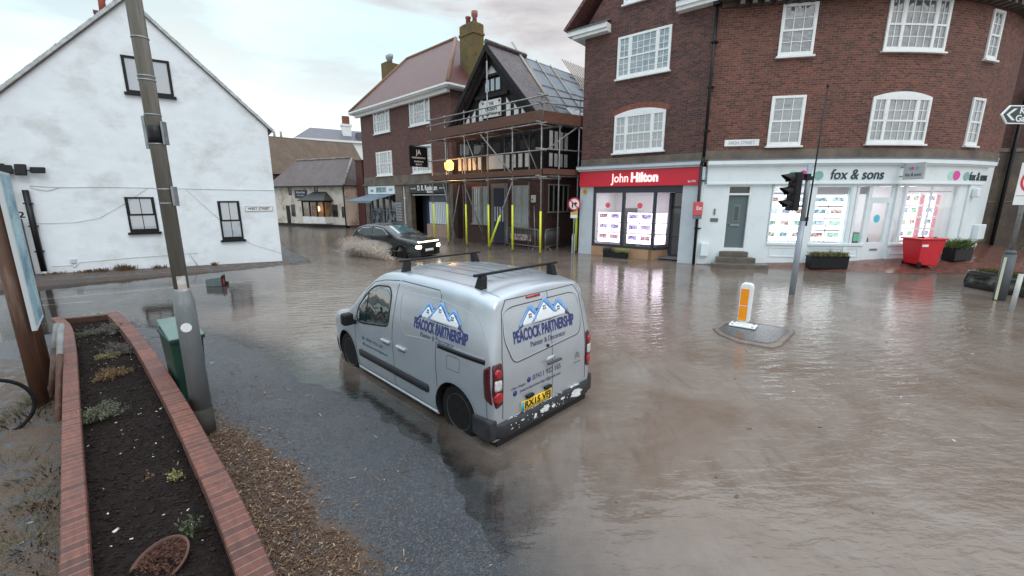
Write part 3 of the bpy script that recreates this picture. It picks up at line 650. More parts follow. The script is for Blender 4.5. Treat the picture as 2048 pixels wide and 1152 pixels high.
win(B1, straight, -3.80, -1.61, 4.46, 5.98, ((.62, 2), (1.55, 4), (.62, 2)), rows=(2, 2), arch=.18, name='window')
sarch(B1, straight, -3.80, -1.61, 5.99, .18, M['soldier'])
win(B1, straight, -3.65, -1.75, 10.18, 11.5, ((1, 3), (1, 3)), rows=(2, 2))
mb = MB()
mb.box(-6.05, -4.18, -.42, 0, 9.42, 9.62); mb.box(-5.85, -4.18, -.34, 0, 9.30, 9.419); mb.box(-1.38, .1, -.42, 0, 9.42, 9.62); mb.box(-1.38, .1, -.34, 0, 9.30, 9.419)
mb.box(-6.05, -5.39, 0, 9, 9.42, 9.62)
mb.islands('eaves_return', M['white'], B1, bevel=.01)
mb = MB(); mb.slab((-6.12, -.50, 9.62), (-6.12, 10.4, 9.62), (GA, 10.4, GZ + .45), (GA, -.12, GZ + .45), .14) ; mb.slab((.4, 10.4, 9.5), (.4, -.12, 9.5), (GA, -.12, GZ + .45), (GA, 10.4, GZ + .45), .14)
mb.build('roof', M['tile'], B1)
mb = MB(); mb.slab((-6.1, -.48, 9.63), (-4.2, -.48, 9.63), (-4.2, .0, 9.85), (-5.6, .0, 9.85), .03); mb.slab((-1.38, -.48, 9.63), (.1, -.48, 9.63), (.1, 0, 9.85), (-1.38, 0, 9.85), .03); mb.islands('eaves_flashing', M['lead'], B1)
mb = MB(); mb.cyl((.02, -.20, 9.3), (.02, -.20, 4.1), .055, n=10); mb.cyl((.02, -.20, 4.1), (.0, -.32, 3.8), .055, n=10); mb.cyl((.0, -.32, 3.8), (.0, -.22, .0), .055, n=10); mb.box(-.1, .14, -.3, -.05, 9.2, 9.5)
for zz_ in (8, 6.5, 5, 3.2, 1.4): mb.box(-.08, .12, -.27, -.02, zz_, zz_ + .05)
mb.build('drainpipe', M['black'], B1)
# ------------------------------------------------------------ curved corner building
B2 = empty('curved_corner_building', (HIL.o[0], HIL.o[1], 0), 0, 'curved red brick corner building with a white estate agent shop front', 'building')
mb = MB(); mb.band(fox, .0, 13.2, 3.9, 9.25, -.35, 0); mb.band(fox, 0, .3, 3.9, 9.2, -.35, -.3)
mb.build('wall', M['brickA'], B2)
mb = MB(); mb.band(fox, .0, 13.0, 3.99, 4.32, -.05, .03); mb.build('stone_band', M['stone'], B2)
mb = MB(); mb.band(fox, .1, 11.75, 3.80, 3.94, -.05, .26); mb.band(fox, .12, 11.72, 3.74, 3.799, -.05, .19); mb.build('shop_cornice', M['foxwhite'], B2)
mb = MB(); mb.band(fox, .1, 11.76, 3.941, 3.99, -.05, .27); mb.build('flashing', M['lead'], B2)
mb = MB(); mb.band(fox, .14, 11.5, 3.10, 3.739, -.1, .10); mb.band(fox, .14, 11.5, 3.08, 3.13, .0, .14); fas = mb.build('fascia', M['foxwhite'], B2)
M['logo1'] = mat('mint_logo_dot', (.40, .72, .55), .5); M['logo2'] = mat('magenta_logo_dot', (.72, .05, .35), .5); M['logo3'] = mat('sage_logo_dot', (.22, .42, .38), .5)
M['letter'] = mat('dark_sign_letter', (.02, .04, .05), .4)
def disc(par, PF, s_, z_, o, rx, rz, m, name='logo_dot'):
    mb = MB(); n = 24; c = mb.vert(PF(s_, o, z_)); R = [mb.vert(PF(s_ + rx * math.cos(2 * math.pi * i / n), o, z_ + rz * math.sin(2 * math.pi * i / n))) for i in range(n)]
    R2 = [mb.vert(PF(s_ + rx * math.cos(2 * math.pi * i / n), o - .01, z_ + rz * math.sin(2 * math.pi * i / n))) for i in range(n)]
    for i in range(n): j = (i + 1) % n; mb.face((c, R[i], R[j])); mb.face((R[i], R2[i], R2[j], R[j]))
    return mb.build(name, m, par)
disc(fas, fox, 3.06, 3.40, .112, .17, .17, M['logo1']); disc(fas, fox, 3.38, 3.40, .116, .12, .17, M['logo2']); disc(fas, fox, 3.90, 3.38, .112, .15, .16, M['logo3'])
text('lettering', 'fox & sons', .50, fmap(fox, 5.2, 3.40, .105), M['letter'], fas, bold=.004, xs=.86, shear=.12, th=.02)
disc(fas, fox, 9.05, 3.40, .112, .19, .16, M['logo1']); disc(fas, fox, 9.30, 3.40, .116, .20, .17, M['logo2']); disc(fas, fox, 9.92, 3.38, .112, .18, .16, M['logo3'])
text('lettering', 'fox & sons', .44, fmap(fox, 10.82, 3.37, .105), M['letter'], fas, bold=.004, xs=.75, shear=.12, th=.02)
mb = MB()                                               # white shop front: piers, stall risers, frames
for a, b, o in ((.06, .92, .03), (1.76, 2.48, .03), (3.70, 3.90, .05), (5.16, 5.30, .05), (9.80, 11.25, .04)): mb.band(fox, a, b, -.1, 3.10, -.3, o)
mb.band(fox, .92, 1.76, 3.05, 3.10, -.3, .0)
mb.band(fox, 11.25, 13.2, -.1, 3.95, -.35, -.05)
mb.islands('pilaster', M['foxwhite'], B2)
mb = MB(); mb.band(fox, 10.35, 11.25, -.1, 3.1, .04, .10); mb.build('end_pilaster', M['foxwhite'], B2, bevel=.01)
mb = MB()
for a, b in ((2.48, 3.70), (3.90, 5.86), (6.85, 9.80)):
    mb.band(fox, a, b, -.1, .84, -.2, .02); mb.band(fox, a, b, .84, .92, -.2, .08); mb.band(fox, a + .12, b - .12, .30 + a * .03, .34 + a * .03, .02, .04); mb.band(fox, a + .12, b - .12, .72, .76, .02, .04)
    mb.band(fox, a + .12, a + .16, .34 + a * .03, .72, .02, .04); mb.band(fox, b - .16, b - .12, .34 + a * .03, .72, .02, .04)
mb.islands('stall_riser', M['foxwhite'], B2)
mb = MB()
for a in (2.44, 3.68, 3.88, 5.12, 5.34, 5.78, 6.84, 7.20, 9.74): mb.band(fox, a, a + .09, .9, 3.1, -.1, .03, 1)
for a, b in ((2.48, 3.70), (3.90, 5.86), (6.85, 9.80)): mb.band(fox, a, b, 3.0, 3.10, -.1, .03)
mb.band(fox, 8.40, 8.43, .92, 3.0, -.05, .01, 1)
sf = mb.build('shop_window_frame', M['foxwhite'], B2)
for a, b in ((2.53, 3.68), (3.97, 5.12), (5.42, 5.78), (6.92, 7.2), (7.29, 9.74)):
    mb = MB(); mb.band(fox, a, b, .92, 3.0, -.05, -.03); mb.build('shop_window', M['shopglass'], B2)
# entrance door of the shop
mb = MB()
for a, b, c, d in ((5.86, 5.96, .25, 3.1), (6.75, 6.85, .25, 3.1), (5.96, 6.75, 2.48, 2.60), (5.96, 6.75, .28, .95), (5.96, 6.04, .95, 2.48), (6.67, 6.75, .95, 2.48), (5.96, 6.75, 2.40, 2.479), (5.96, 6.75, 3.0, 3.1)): mb.band(fox, a, b, c, d, -.14, -.04, 1)
dr = mb.build('shop_door', M['foxwhite'], B2)
mb = MB(); mb.band(fox, 6.04, 6.67, .95, 2.4, -.10, -.08, 1); mb.band(fox, 5.96, 6.75, 2.6, 3.0, -.10, -.08, 1); mb.build('pane', M['shopglass'], dr)
mb = MB(); mb.band(fox, 6.22, 6.5, .66, .72, -.04, -.02, 1); mb.build('letter_slot', M['steel'], dr); disc(dr, fox, 6.32, 1.83, -.07, .12, .15, mat('blue_sticker', (.10, .50, .72), .5), 'blue_sticker')
mb = MB(); mb.band(fox, 5.9, 6.85, -.1, .27, -.14, .1); mb.build('door_step', M['step'], B2)
# grey panelled door with steps
mb = MB(); mb.band(fox, .92, .99, .56, 3.05, -.2, .02, 1); mb.band(fox, 1.70, 1.76, .56, 3.05, -.2, .02, 1); mb.band(fox, .99, 1.70, 2.69, 2.76, -.2, .01, 1); mb.band(fox, .99, 1.70, .56, .68, -.2, .01, 1); mb.band(fox, .99, 1.70, 3.0, 3.05, -.2, .01, 1)
mb.build('door_frame', M['white'], B2)
mb = MB(); mb.band(fox, .99, 1.70, .68, 2.69, -.15, -.09, 1); d_ = mb.build('door', M['grey_door'], B2)
mb = MB(); mb.band(fox, 1.22, 1.46, 1.68, 2.32, -.09, -.075, 1); mb.build('door_panel', mat('door_moulding', (.14, .19, .20), .45), d_)
mb = MB(); mb.band(fox, 1.27, 1.41, 1.74, 2.26, -.075, -.065, 1); mb.build('pane', M['glassD'], d_)
mb = MB(); mb.band(fox, 1.15, 1.48, 1.52, 1.60, -.09, -.06, 1); mb.band(fox, 1.02, 1.14, 1.62, 1.65, -.09, -.04, 1); mb.build('door_handle', M['steel'], d_)
mb = MB(); mb.band(fox, .99, 1.70, 2.76, 3.0, -.12, -.10, 1); mb.build('fanlight', M['glassD'], B2)
mb = MB()
for k, (a, b, zt, o) in enumerate(((.84, 1.84, .55, .18), (.68, 2.02, .36, .52), (.46, 2.36, .17, .92))): mb.band(fox, a, b, -.15, zt, -.1 if k == 0 else (.18, .52)[k - 1], o, 1)
mb.build('door_steps', M['step'], B2, bevel=.015)
mb = MB(); mb.band(fox, .40, .68, 1.68, 1.82, .03, .05, 1); mb.band(fox, .50, .55, 1.95, 2.18, .03, .07, 1); mb.build('letter_box_plate', mat('grey_plate', (.12, .14, .15), .5), B2)
mb = MB(); mb.band(fox, .12, .42, .35, .85, .03, .2, 1); mb.build('meter_box', M['foxwhite'], B2, bevel=.02)
mb = MB(); mb.band(fox, 11.28, 12.0, .95, 1.55, .0, .3, 1); mb.build('meter_box', M['foxwhite'], B2, bevel=.03)
mb = MB(); mb.band(fox, 10.5, 10.72, 2.6, 2.95, .10, .3, 1); mb.build('wall_lamp', M['white'], B2, bevel=.05)
# inside of the shop
mb = MB(); mb.band(fox, 2.3, 9.9, 0, 3.2, -2.05, -2.0); mb.band(fox, 2.3, 9.9, 3.05, 3.1, -2.0, -.2); mb.band(fox, 2.3, 9.9, .2, .26, -2.0, -.2); mb.band(fox, 2.34, 2.4, .2, 3.1, -2, -.2, 1); mb.band(fox, 9.86, 9.9, .2, 3.1, -2, -.2, 1)
mb.build('interior_wall', M['inner'], B2)
mb = MB()
for a in (2.7, 4.0, 6.0, 7.5, 8.6): mb.band(fox, a, a + .7, 3.03, 3.045, -1.3, -.5, 1)
mb.islands('ceiling_light', M['ceil'], B2)
mb = MB(); mb.band(fox, 5.4, 6.7, 2.0, 2.4, -2.0, -1.85); mb.band(fox, 5.4, 6.7, 1.2, 1.6, -2.0, -1.85); mb.islands('wall_shelf', M['innerD'], B2)
mb = MB(); mb.band(fox, 3.9, 5.9, 2.72, 2.98, -.2, -.18); mb.band(fox, 2.5, 3.7, 2.72, 2.78, -.2, -.18); mb.band(fox, 7.3, 9.8, 2.8, 2.84, -.2, -.18); mb.islands('window_display_rail', mat('grey_blind', (.35, .34, .37), .6), B2)
M['fx'] = [cmat(3, (.62, .80, .88), .8), cmat(4, (.55, .82, .70), .8), cmat(5, (.72, .68, .62), .8), cmat(6, (.60, .62, .85), .8), cmat(7, (.82, .66, .62), .8)]
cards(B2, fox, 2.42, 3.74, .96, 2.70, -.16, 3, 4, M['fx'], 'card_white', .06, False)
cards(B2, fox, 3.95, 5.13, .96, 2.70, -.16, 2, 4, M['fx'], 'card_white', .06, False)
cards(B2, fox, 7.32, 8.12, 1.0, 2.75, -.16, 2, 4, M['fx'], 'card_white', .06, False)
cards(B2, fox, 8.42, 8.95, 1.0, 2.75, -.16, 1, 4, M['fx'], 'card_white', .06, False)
M['redcard'] = mat('red_display_card', (.80, .12, .20), .5, (.85, .5, .55), ns=20, emit=(.8, .15, .22), es=.12)
for s_ in (8.16, 8.99):
    for j in range(4): mb = MB(); mb.band(fox, s_, s_ + .17, 1.04 + j * .437, 1.39 + j * .437, -.2, -.16, 1); mb.build('red_card', M['redcard'], B2)
mb = MB(); mb.band(fox, 5.55, 5.75, 1.0, 1.28, -.07, -.06, 1); mb.build('green_sticker', mat('green_sticker', (.12, .55, .35), .5), B2)
# plan things in the doorway: armchair back
mb = MB(); p_ = fox(6.35, -.9, .3)
mb.lathe([(.34, .0), (.42, .3), (.40, .55), (.28, .72), (.1, .76)], (p_[0], p_[1], .5), 16); mb.build('armchair', mat('brown_armchair', (.05, .035, .025), .8), B2)
for a, b in ((2.08, 3.18),):
    win(B2, fox, a, b, 7.44, 9.10, ((1, 3),), rows=(2, 2)); win(B2, fox, a, b, 4.44, 6.15, ((1, 3),), rows=(2, 2))
win(B2, fox, 5.40, 7.63, 7.48, 9.14, ((.62, 2), (1.6, 4), (.62, 2)), rows=(2, 2), sill=.05)
win(B2, fox, 5.36, 7.53, 4.47, 6.02, ((.62, 2), (1.6, 4), (.62, 2)), rows=(2, 2), arch=.17)
sarch(B2, fox, 5.36, 7.53, 6.03, .17, M['brickA'])
win(B2, fox, 9.63, 10.33, 7.42, 9.02, ((1, 2),), rows=(2, 2)); win(B2, fox, 9.52, 10.28, 4.48, 6.14, ((1, 2),), rows=(2, 2))
mb = MB(); mb.band(fox, -.1, 13.3, 9.25, 9.50, -.35, .55); mb.band(fox, 0.1, 13.2, 9.12, 9.249, -.05, .12)
for i in range(34): mb.band(fox, .6 + i * .38, .74 + i * .38, 9.06, 9.249, .12, .48, 1)
mb.build('cornice', mat('dark_brown_cornice', (.055, .04, .035), .6, (.10, .085, .075), ns=3), B2)
mb = MB(); I = [[Vector(fox(t, .6, 9.5)), Vector(fox(t, -4, 12.5))] for t in np.linspace(-.1, 13.3, 30)]; mb.grid(I); mb.build('roof', M['tile'], B2, fix=False)
# projecting sign
pp, hh = fcurve(6.75)
ps = empty('projecting_sign', (pp[0], pp[1], 0), hh, 'grey square sign projecting above the white shop door reading fox & sons', 'shop sign')
mb = MB(); mb.box(-.03, .03, -.95, -.22, 3.22, 3.78); mb.build('sign_board', mat('pale_taupe_sign', (.46, .46, .47), .5), ps, bevel=.008)
mb = MB(); mb.box(-.02, .02, -.24, -.08, 3.64, 3.68); mb.box(-.02, .02, -.24, -.08, 3.32, 3.36); mb.build('bracket', M['steel'], ps)
fs = lambda u, v, w_: (-.032 - w_, -.585 - u, 3.38 + v)
text('lettering', 'fox & sons', .16, fs, M['letter'], ps, xs=.8, shear=.1)
for du, m_ in ((-.14, 'logo3'), (-.06, 'logo2'), (.1, 'logo3')):
    mb = MB(); mb.lathe([(.055, 0), (.055, .006)], n=18, M=Matrix.Translation((-.03, -.585 - du, 3.60)) @ Matrix.Rotation(-math.pi / 2, 4, 'Y')); mb.build('logo_dot', M[m_], ps)
# HIGH STREET plate
pp, hh = fcurve(1.23)
p_ = empty('street_sign', (pp[0] + math.sin(hh) * .004, pp[1] - math.cos(hh) * .004, 4.58), hh, 'white street name plate on red brick reading HIGH STREET', 'street sign')
mb = MB(); mb.box(-.59, .59, -.03, 0, -.115, .115); mb.build('plate', M['white'], p_, bevel=.01)
text('lettering', 'HIGH STREET', .17, lambda u, v, w_: (u, -.031 - w_, v), mat('faded_letter', (.25, .32, .36), .6), p_, xs=.88)
# red estate agent box on the pilaster
p_ = empty('red_sign_box', HIL.w(.02, -.36, 1.88), r_(-10), 'small red sign box fixed to the drainpipe between the two shop fronts', 'sign')
mb = MB(); mb.box(-.16, .16, -.10, .08, .05, .56); b_ = mb.build('box_body', mat('faded_red_box', (.62, .09, .10), .5, (.5, .07, .08), ns=6), p_, bevel=.02)
mb = MB(); mb.box(-.15, .15, -.09, .07, -.08, .049); mb.build('box_base', M['lead'], p_, bevel=.01)
text('lettering', 'Est', .2, lambda u, v, w_: (u + .02, -.102 - w_, .32 + v), M['white'], p_, xs=.8, bold=.004)
# ------------------------------------------------------------ brick building with the butcher's and the barber's
B3 = empty('brick_parade_building', (ROS.o[0], ROS.o[1], 0), r_(-45), 'brick building with hipped red tile roof above a butcher shop and a blue awning', 'building')
mb = MB(); mb.box(-11.9, 0, 0, .3, 3.7, 8.95); mb.box(-.3, 0, .3, 6.6, -.1, 8.95); mb.box(-11.9, -11.6, .3, 6.6, -.1, 8.95); mb.box(-11.9, 0, 6.6, 6.9, -.1, 8.95); mb.build('wall', M['brickR'], B3)
mb = MB(); mb.box(-11.9, 0, -.03, .2, 3.66, 4.18); mb.box(-11.95, .03, -.14, .2, 3.5, 3.659)
for a, b in ((-11.9, -11.2), (-7.0, -6.0), (-5.6, -4.9), (-.5, .03)): mb.box(a, b, -.06, .3, -.1, 3.49)
mb.islands('stone_front', M['stone'], B3)
mb = MB(); E = [(-12.5, -.6), (.55, -.6), (.55, 7.2), (-12.5, 7.2)]; RZ, EZ = 13.3, 9.22; RL, RR = Vector((-9.5, 3.1, RZ)), Vector((-3.3, 3.1, RZ)); e = [Vector((x, y, EZ)) for x, y in E]
mb.slab(e[0], e[1], RR, RL, .1); mb.slab(e[2], e[3], RL, RR, .1); mb.tri_slab(e[1], e[2], RR, .1); mb.tri_slab(e[3], e[0], RL, .1)
rf = mb.build('roof', M['tile'], B3)
mb = MB(); mb.cyl(e[1], RR, .13, n=8); mb.cyl(e[0], RL, .13, n=8); mb.cyl(RL, RR, .12, n=8); mb.build('hip_tiles', mat('weathered_orange_hip_tile', (.22, .11, .06), .7, (.16, .09, .07), ns=3), rf)
mb = MB(); mb.box(-12.5, .55, -.62, -.1, 9.0, 9.17); mb.box(.0, .57, -.1, 7.2, 9.0, 9.17); mb.box(-12.2, .1, -.34, -.1, 8.8, 8.999); mb.build('eaves', M['white'], B3, bevel=.01)
mb = MB(); mb.box(-12.5, .62, -.74, -.622, 9.07, 9.18); mb.box(.571, .68, -.62, 7.2, 9.07, 9.18); mb.build('gutter', M['white'], B3)
mb = MB(); mb.box(-1.0, .35, 1.6, 2.45, 6, 13.05); mb.box(-1.05, .4, 1.55, 2.5, 12.4, 12.55); mb.box(-.9, .25, 1.68, 2.37, 13.05, 13.12); mb.build('chimney', M['moss'], B3, bevel=.02)
mb = MB(); mb.lathe([(.16, 13.1), (.14, 13.5), (.18, 13.52), (.18, 13.6)], (-.6, 2.0, 0), 12); mb.lathe([(.16, 13.1), (.13, 13.4), (.2, 13.5), (.2, 13.75)], (.02, 2.0, 0), 12); mb.islands('chimney_pot', mat('red_clay_pot', (.28, .10, .09), .7), B3)
mb = MB(); mb.box(-15.3, -14.3, 4.0, 5.2, 0, 14.3); mb.build('far_chimney', M['moss'], B3, bevel=.02); mb = MB()
for x in (-15.0, -14.6): mb.lathe([(.15, 14.3), (.14, 14.6), (.24, 14.75), (.24, 15.0), (.1, 15.1)], (x, 4.6, 0), 10)
mb.islands('chimney_cowl', M['steel'], B3)
for a, b, c, d, rr in ((-9.7, -7.3, 7.33, 8.94, (3, 3)), (-4.6, -2.2, 7.34, 8.95, (3, 3)), (-9.65, -7.28, 4.24, 6.0, (3, 3)), (-4.5, -2.15, 4.24, 6.03, (3, 3))):
    win(B3, straight, a, b, c, d, ((.5, 1), (1.4, 4), (.5, 1)), rows=rr, cas=.11)
mb = MB(); mb.box(-11.2, -7.05, -.10, .1, 2.86, 3.47); f_ = mb.build('fascia', M['foxwhite'], B3)
mt_ = mat('dark_teal_lettering', (.06, .12, .14), .5)
text('lettering', "BEVERDON'S", .52, fmap(straight, -9.05, 3.16, .102), mt_, f_, xs=.52, bold=.02); text('small_lettering', 'coffee', .3, fmap(straight, -10.55, 3.14, .102), mt_, f_, xs=.75); text('small_lettering', 'SHOP', .28, fmap(straight, -7.6, 3.16, .102), mt_, f_, xs=.8)
mb = MB(); mb.slab((-11.3, -1.9, 2.35), (-7.3, -1.9, 2.35), (-7.3, -.05, 2.84), (-11.3, -.05, 2.84), .04); mb.box(-11.3, -7.3, -1.94, -1.88, 2.2, 2.35); mb.build('awning', mat('slate_blue_awning', (.10, .15, .20), .5, (.14, .20, .25), ns=2), B3)
mb = MB(); mb.box(-11.1, -7.1, .12, .2, .5, 2.85); mb.build('shop_window', M['glassD'], B3)
mb = MB()
for x in (-11.15, -10.2, -9.2, -8.2, -7.15): mb.box(x, x + .08, .02, .12, .4, 2.85)
mb.box(-11.15, -7.07, .02, .12, .3, .5); mb.box(-11.15, -7.07, .03, .11, 1.6, 1.66); mb.build('shop_window_frame', mat('blue_grey_frame', (.22, .28, .36), .5), B3)
mb = MB(); random.seed(5)
for i in range(16): x = random.uniform(-11, -7.5); q = random.uniform(.7, 1.4); mb.box(x, x + random.uniform(.1, .3), .08, .11, q, q + random.uniform(.15, .5))
mb.build('window_display', mat('pale_display_goods', (.5, .52, .55), .7, (.12, .16, .2), ns=9, lo=.45, hi=.55), B3)
mb = MB(); mb.box(-7.0, -6.9, -.08, -.061, .9, 2.3); [mb.box(-6.95, -6.2, -.09, -.061, .9 + i * .2, 1.02 + i * .2) for i in range(7)]; mb.build('notice_board', mat('slatted_notice_board', (.30, .33, .38), .6), B3)
mb = MB(); mb.box(-5.98, -5.62, .1, .2, 0, 3.4); mb.build('passage_door', M['glassD'], B3)
mb = MB(); mb.box(-6.02, -5.9, .02, .1, 0, 3.45); mb.box(-5.9, -5.6, .02, .1, 2.5, 2.58); mb.build('door_frame', M['white'], B3)
mb = MB(); mb.box(-4.95, -.42, -.14, .1, 2.9, 3.48); f_ = mb.build('fascia', M['black'], B3); mb = MB(); mb.box(-4.6, -.6, -.1, .1, 2.74, 2.82); mb.build('sign_light_rail', M['steel'], B3)
text('lettering', 'D. R. Rosbrum', .46, fmap(straight, -2.7, 3.22, .142), M['white'], f_, xs=.85, bold=.012); text('small_lettering', 'Butcher', .2, fmap(straight, -2.4, 2.97, .142), M['white'], f_, bold=.006); text('small_lettering', 'BUTCHERS', .14, fmap(straight, -4.4, 3.2, .142), M['white'], f_); text('small_lettering', 'ESTD 1921', .14, fmap(straight, -.95, 3.2, .142), M['white'], f_)
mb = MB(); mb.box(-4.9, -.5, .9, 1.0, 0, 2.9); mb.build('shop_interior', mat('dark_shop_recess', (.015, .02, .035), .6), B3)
mb = MB(); mb.box(-4.2, -3.6, .8, .89, .1, 2.4); mb.build('door', mat('navy_door', (.03, .05, .11), .5), B3)
mb = MB(); mb.box(-2.95, -.5, .22, .3, .8, 2.72); mb.build('shop_window', mat('navy_window', (.035, .055, .09), .4), B3)
mb = MB(); [mb.box(-2.9 + i * .19, -2.8 + i * .19, .14, .21, .85, 2.3) for i in range(13)]; mb.build('window_blind', mat('white_slatted_shutter', (.68, .74, .76), .6), B3)
mb = MB(); mb.box(-3.05, -.5, -.02, .3, -.1, .82); mb.islands('stall_riser', mat('pinkish_stone', (.36, .24, .19), .7, (.28, .19, .15), ns=3), B3)
# projecting black sign
sx, sz = ROS.at(850, 309, -1.0)
p_ = empty('projecting_sign', ROS.w(-2.2, -.05, .2), r_(-45), 'black square sign projecting from the brick parade building above the butcher shop', 'shop sign')
a0 = -.4 ; mb = MB(); mb.box(-.03, .03, -1.65, -.3, 4.33, 5.58); mb.build('sign_board', M['black'], p_)
fs = lambda u, v, w_: (.032 + w_, -.98 + u, 5.0 + v)
text('lettering', 'JA', .42, lambda u, v, w_: fs(u, v + .22, w_), M['white'], p_, xs=.9); text('small_lettering', 'HAIRDRESSING', .15, lambda u, v, w_: fs(u, v - .12, w_), M['white'], p_); text('small_lettering', 'BARBERING', .13, lambda u, v, w_: fs(u, v - .35, w_), M['white'], p_); text('small_lettering', 'BEAUTY', .13, lambda u, v, w_: fs(u, v - .53, w_), M['white'], p_)
mb = MB(); mb.box(-.02, .02, -1.6, 0, 5.60, 5.64); mb.build('bracket', M['black'], p_)

# ------------------------------------------------------------ low white restaurant with brown roof
B4 = empty('low_white_restaurant', (REST.o[0], REST.o[1], 0), r_(-25), 'low cream restaurant with brown tile roof, bay window and flaking plaster', 'building')
mb = MB(); mb.box(-9.3, 0, 0, .3, .25, 3.65); mb.poly([(-9.3, .0, -.1), (-9.3, 4.4, -.1), (-9.3, 4.4, 3.6), (-9.3, 2.2, 5.2), (-9.3, 0, 3.6)], (.25, .0, 0)); mb.build('wall', M['pl_old'], B4)
mb = MB(); mb.poly([(.01, .0, 0.2), (.55, 1.75, .2), (.55, 1.75, 3.6), (.01, .0, 3.6)], (-.2, .1, 0)); mb.build('side_wall', M['pl_pink'], B4)
mb = MB(); mb.box(-9.3, .02, -.02, .3, -.1, .25); mb.build('plinth', M['black'], B4)
mb = MB(); mb.slab((-9.5, -.3, 3.62), (.35, -.3, 3.62), (-1.2, 2.4, 6.1), (-8.4, 2.4, 6.1), .1); mb.tri_slab((.35, -.3, 3.62), (.9, 3.0, 3.62), (-1.2, 2.4, 6.1), .1); mb.tri_slab((-8.4, 2.4, 6.1), (-9.5, 5.0, 3.6), (-9.5, -.3, 3.62), .1); mb.slab((.9, 5.0, 3.6), (-9.5, 5.0, 3.6), (-8.4, 2.4, 6.1), (-1.2, 2.4, 6.1), .1); mb.build('roof', M['tileG'], B4)
mb = MB(); mb.cyl((-8.4, 2.4, 6.13), (-1.2, 2.4, 6.13), .08, n=8); mb.cyl((-1.2, 2.4, 6.13), (.35, -.3, 3.68), .10, n=8); mb.build('ridge_tiles', mat('pale_ridge_mortar', (.32, .28, .25), .8, (.12, .1, .09), ns=2), B4)
mb = MB(); mb.cyl((0, -.08, 3.5), (0, -.08, .1), .05); mb.build('drainpipe', M['black'], B4); mb = MB(); mb.box(-9.5, .4, -.42, -.3, 3.5, 3.62); mb.build('gutter', M['black'], B4)
def rw(par, px0, py0, px1, py1, m='glassD', nm='window', fmv=None):
    a, z1_ = REST.at(px0, py0); b, z0_ = REST.at(px1, py1); return win(par, straight, a, b, z0_, z1_, ((1, 2),), rows=(1, 1), cas=.07, fm=fmv or M['anth'], gm=M[m], sill=0, deep=.03, name=nm)
rw(B4, 576, 371, 584, 390); rw(B4, 664, 409, 677, 434); rw(B4, 683, 413, 691, 435); rw(B4, 582, 409, 592, 433); rw(B4, 628, 371, 637, 392)
a, z1_ = REST.at(572, 411); b, z0_ = REST.at(583, 446); mb = MB(); mb.box(a, b, -.03, 0, .2, z1_); mb.build('door', M['black'], B4)
a, z1_ = REST.at(590, 380.5); b, z0_ = REST.at(615, 396); mb = MB(); mb.box(a, b, -.08, -.0, z0_, z1_); s_ = mb.build('name_board', mat('dark_blue_board', (.02, .03, .05), .5), B4)
text('lettering', 'The New Orient', .24, fmap(straight, (a + b) / 2, z1_ - .2, .082), M['white'], s_, xs=.7, bold=.004); text('small_lettering', 'RESTAURANT', .16, fmap(straight, (a + b) / 2, z0_ + .22, .082), M['lgrey'], s_, xs=.9)
ba, _ = REST.at(606, 440, -.9); bb, _ = REST.at(650, 440, -.9)
mb = MB(); mb.box(ba, bb, -.9, 0, .38, .95); mb.build('bay_base', M['plaster'], B4)
mb = MB()
for x in (ba, ba + (bb - ba) * .33, ba + (bb - ba) * .66, bb - .1): mb.box(x, x + .1, -.9, -.8, .951, 2.3)
mb.box(ba, bb, -.9, -.8, 2.2, 2.35); mb.box(bb - .1, bb, -.8, 0, 2.2, 2.35); mb.build('bay_frame', M['timber'], B4)
mb = MB(); mb.box(ba + .05, bb - .05, -.84, -.82, .951, 2.2); mb.box(bb - .06, bb - .04, -.8, 0, .951, 2.2); mb.build('bay_glass', glass('warm_bay_glass', (.1, .07, .04), .04, .75), B4)
mb = MB(); mb.box(ba + .3, bb - .2, -.12, -.08, .96, 2.2); mb.build('bay_interior', mat('warm_lit_interior', (.5, .28, .12), .8, (.12, .06, .03), ns=2.2, emit=(.9, .45, .15), es=.12), B4)
mb = MB(); mb.lathe([(.05, 1.4), (.14, 1.5), (.14, 1.75), (.05, 1.85)], ((ba + bb) / 2 + .15, -.45, 0), 12); mb.build('lamp', mat('lit_bay_lamp', (1, .8, .5), .5, emit=(1, .62, .25), es=6), B4)
mb = MB(); mb.slab((ba - .25, -1.1, 2.35), (bb + .25, -1.1, 2.35), (bb - .55, -.02, 3.1), (ba + .6, -.02, 3.1), .06); mb.tri_slab((bb + .25, -1.1, 2.35), (bb + .25, -.02, 2.35), (bb - .55, -.02, 3.1), .05); mb.build('bay_roof', mat('dark_bay_roof', (.03, .032, .03), .6), B4)
mb = MB(); mb.box(.55, 1.3, .95, 1.6, -.1, 5.6); mb.box(.5, 1.35, .9, 1.65, 5.6, 5.75); mb.build('chimney', mat('dark_red_flue', (.09, .025, .02), .6), B4)
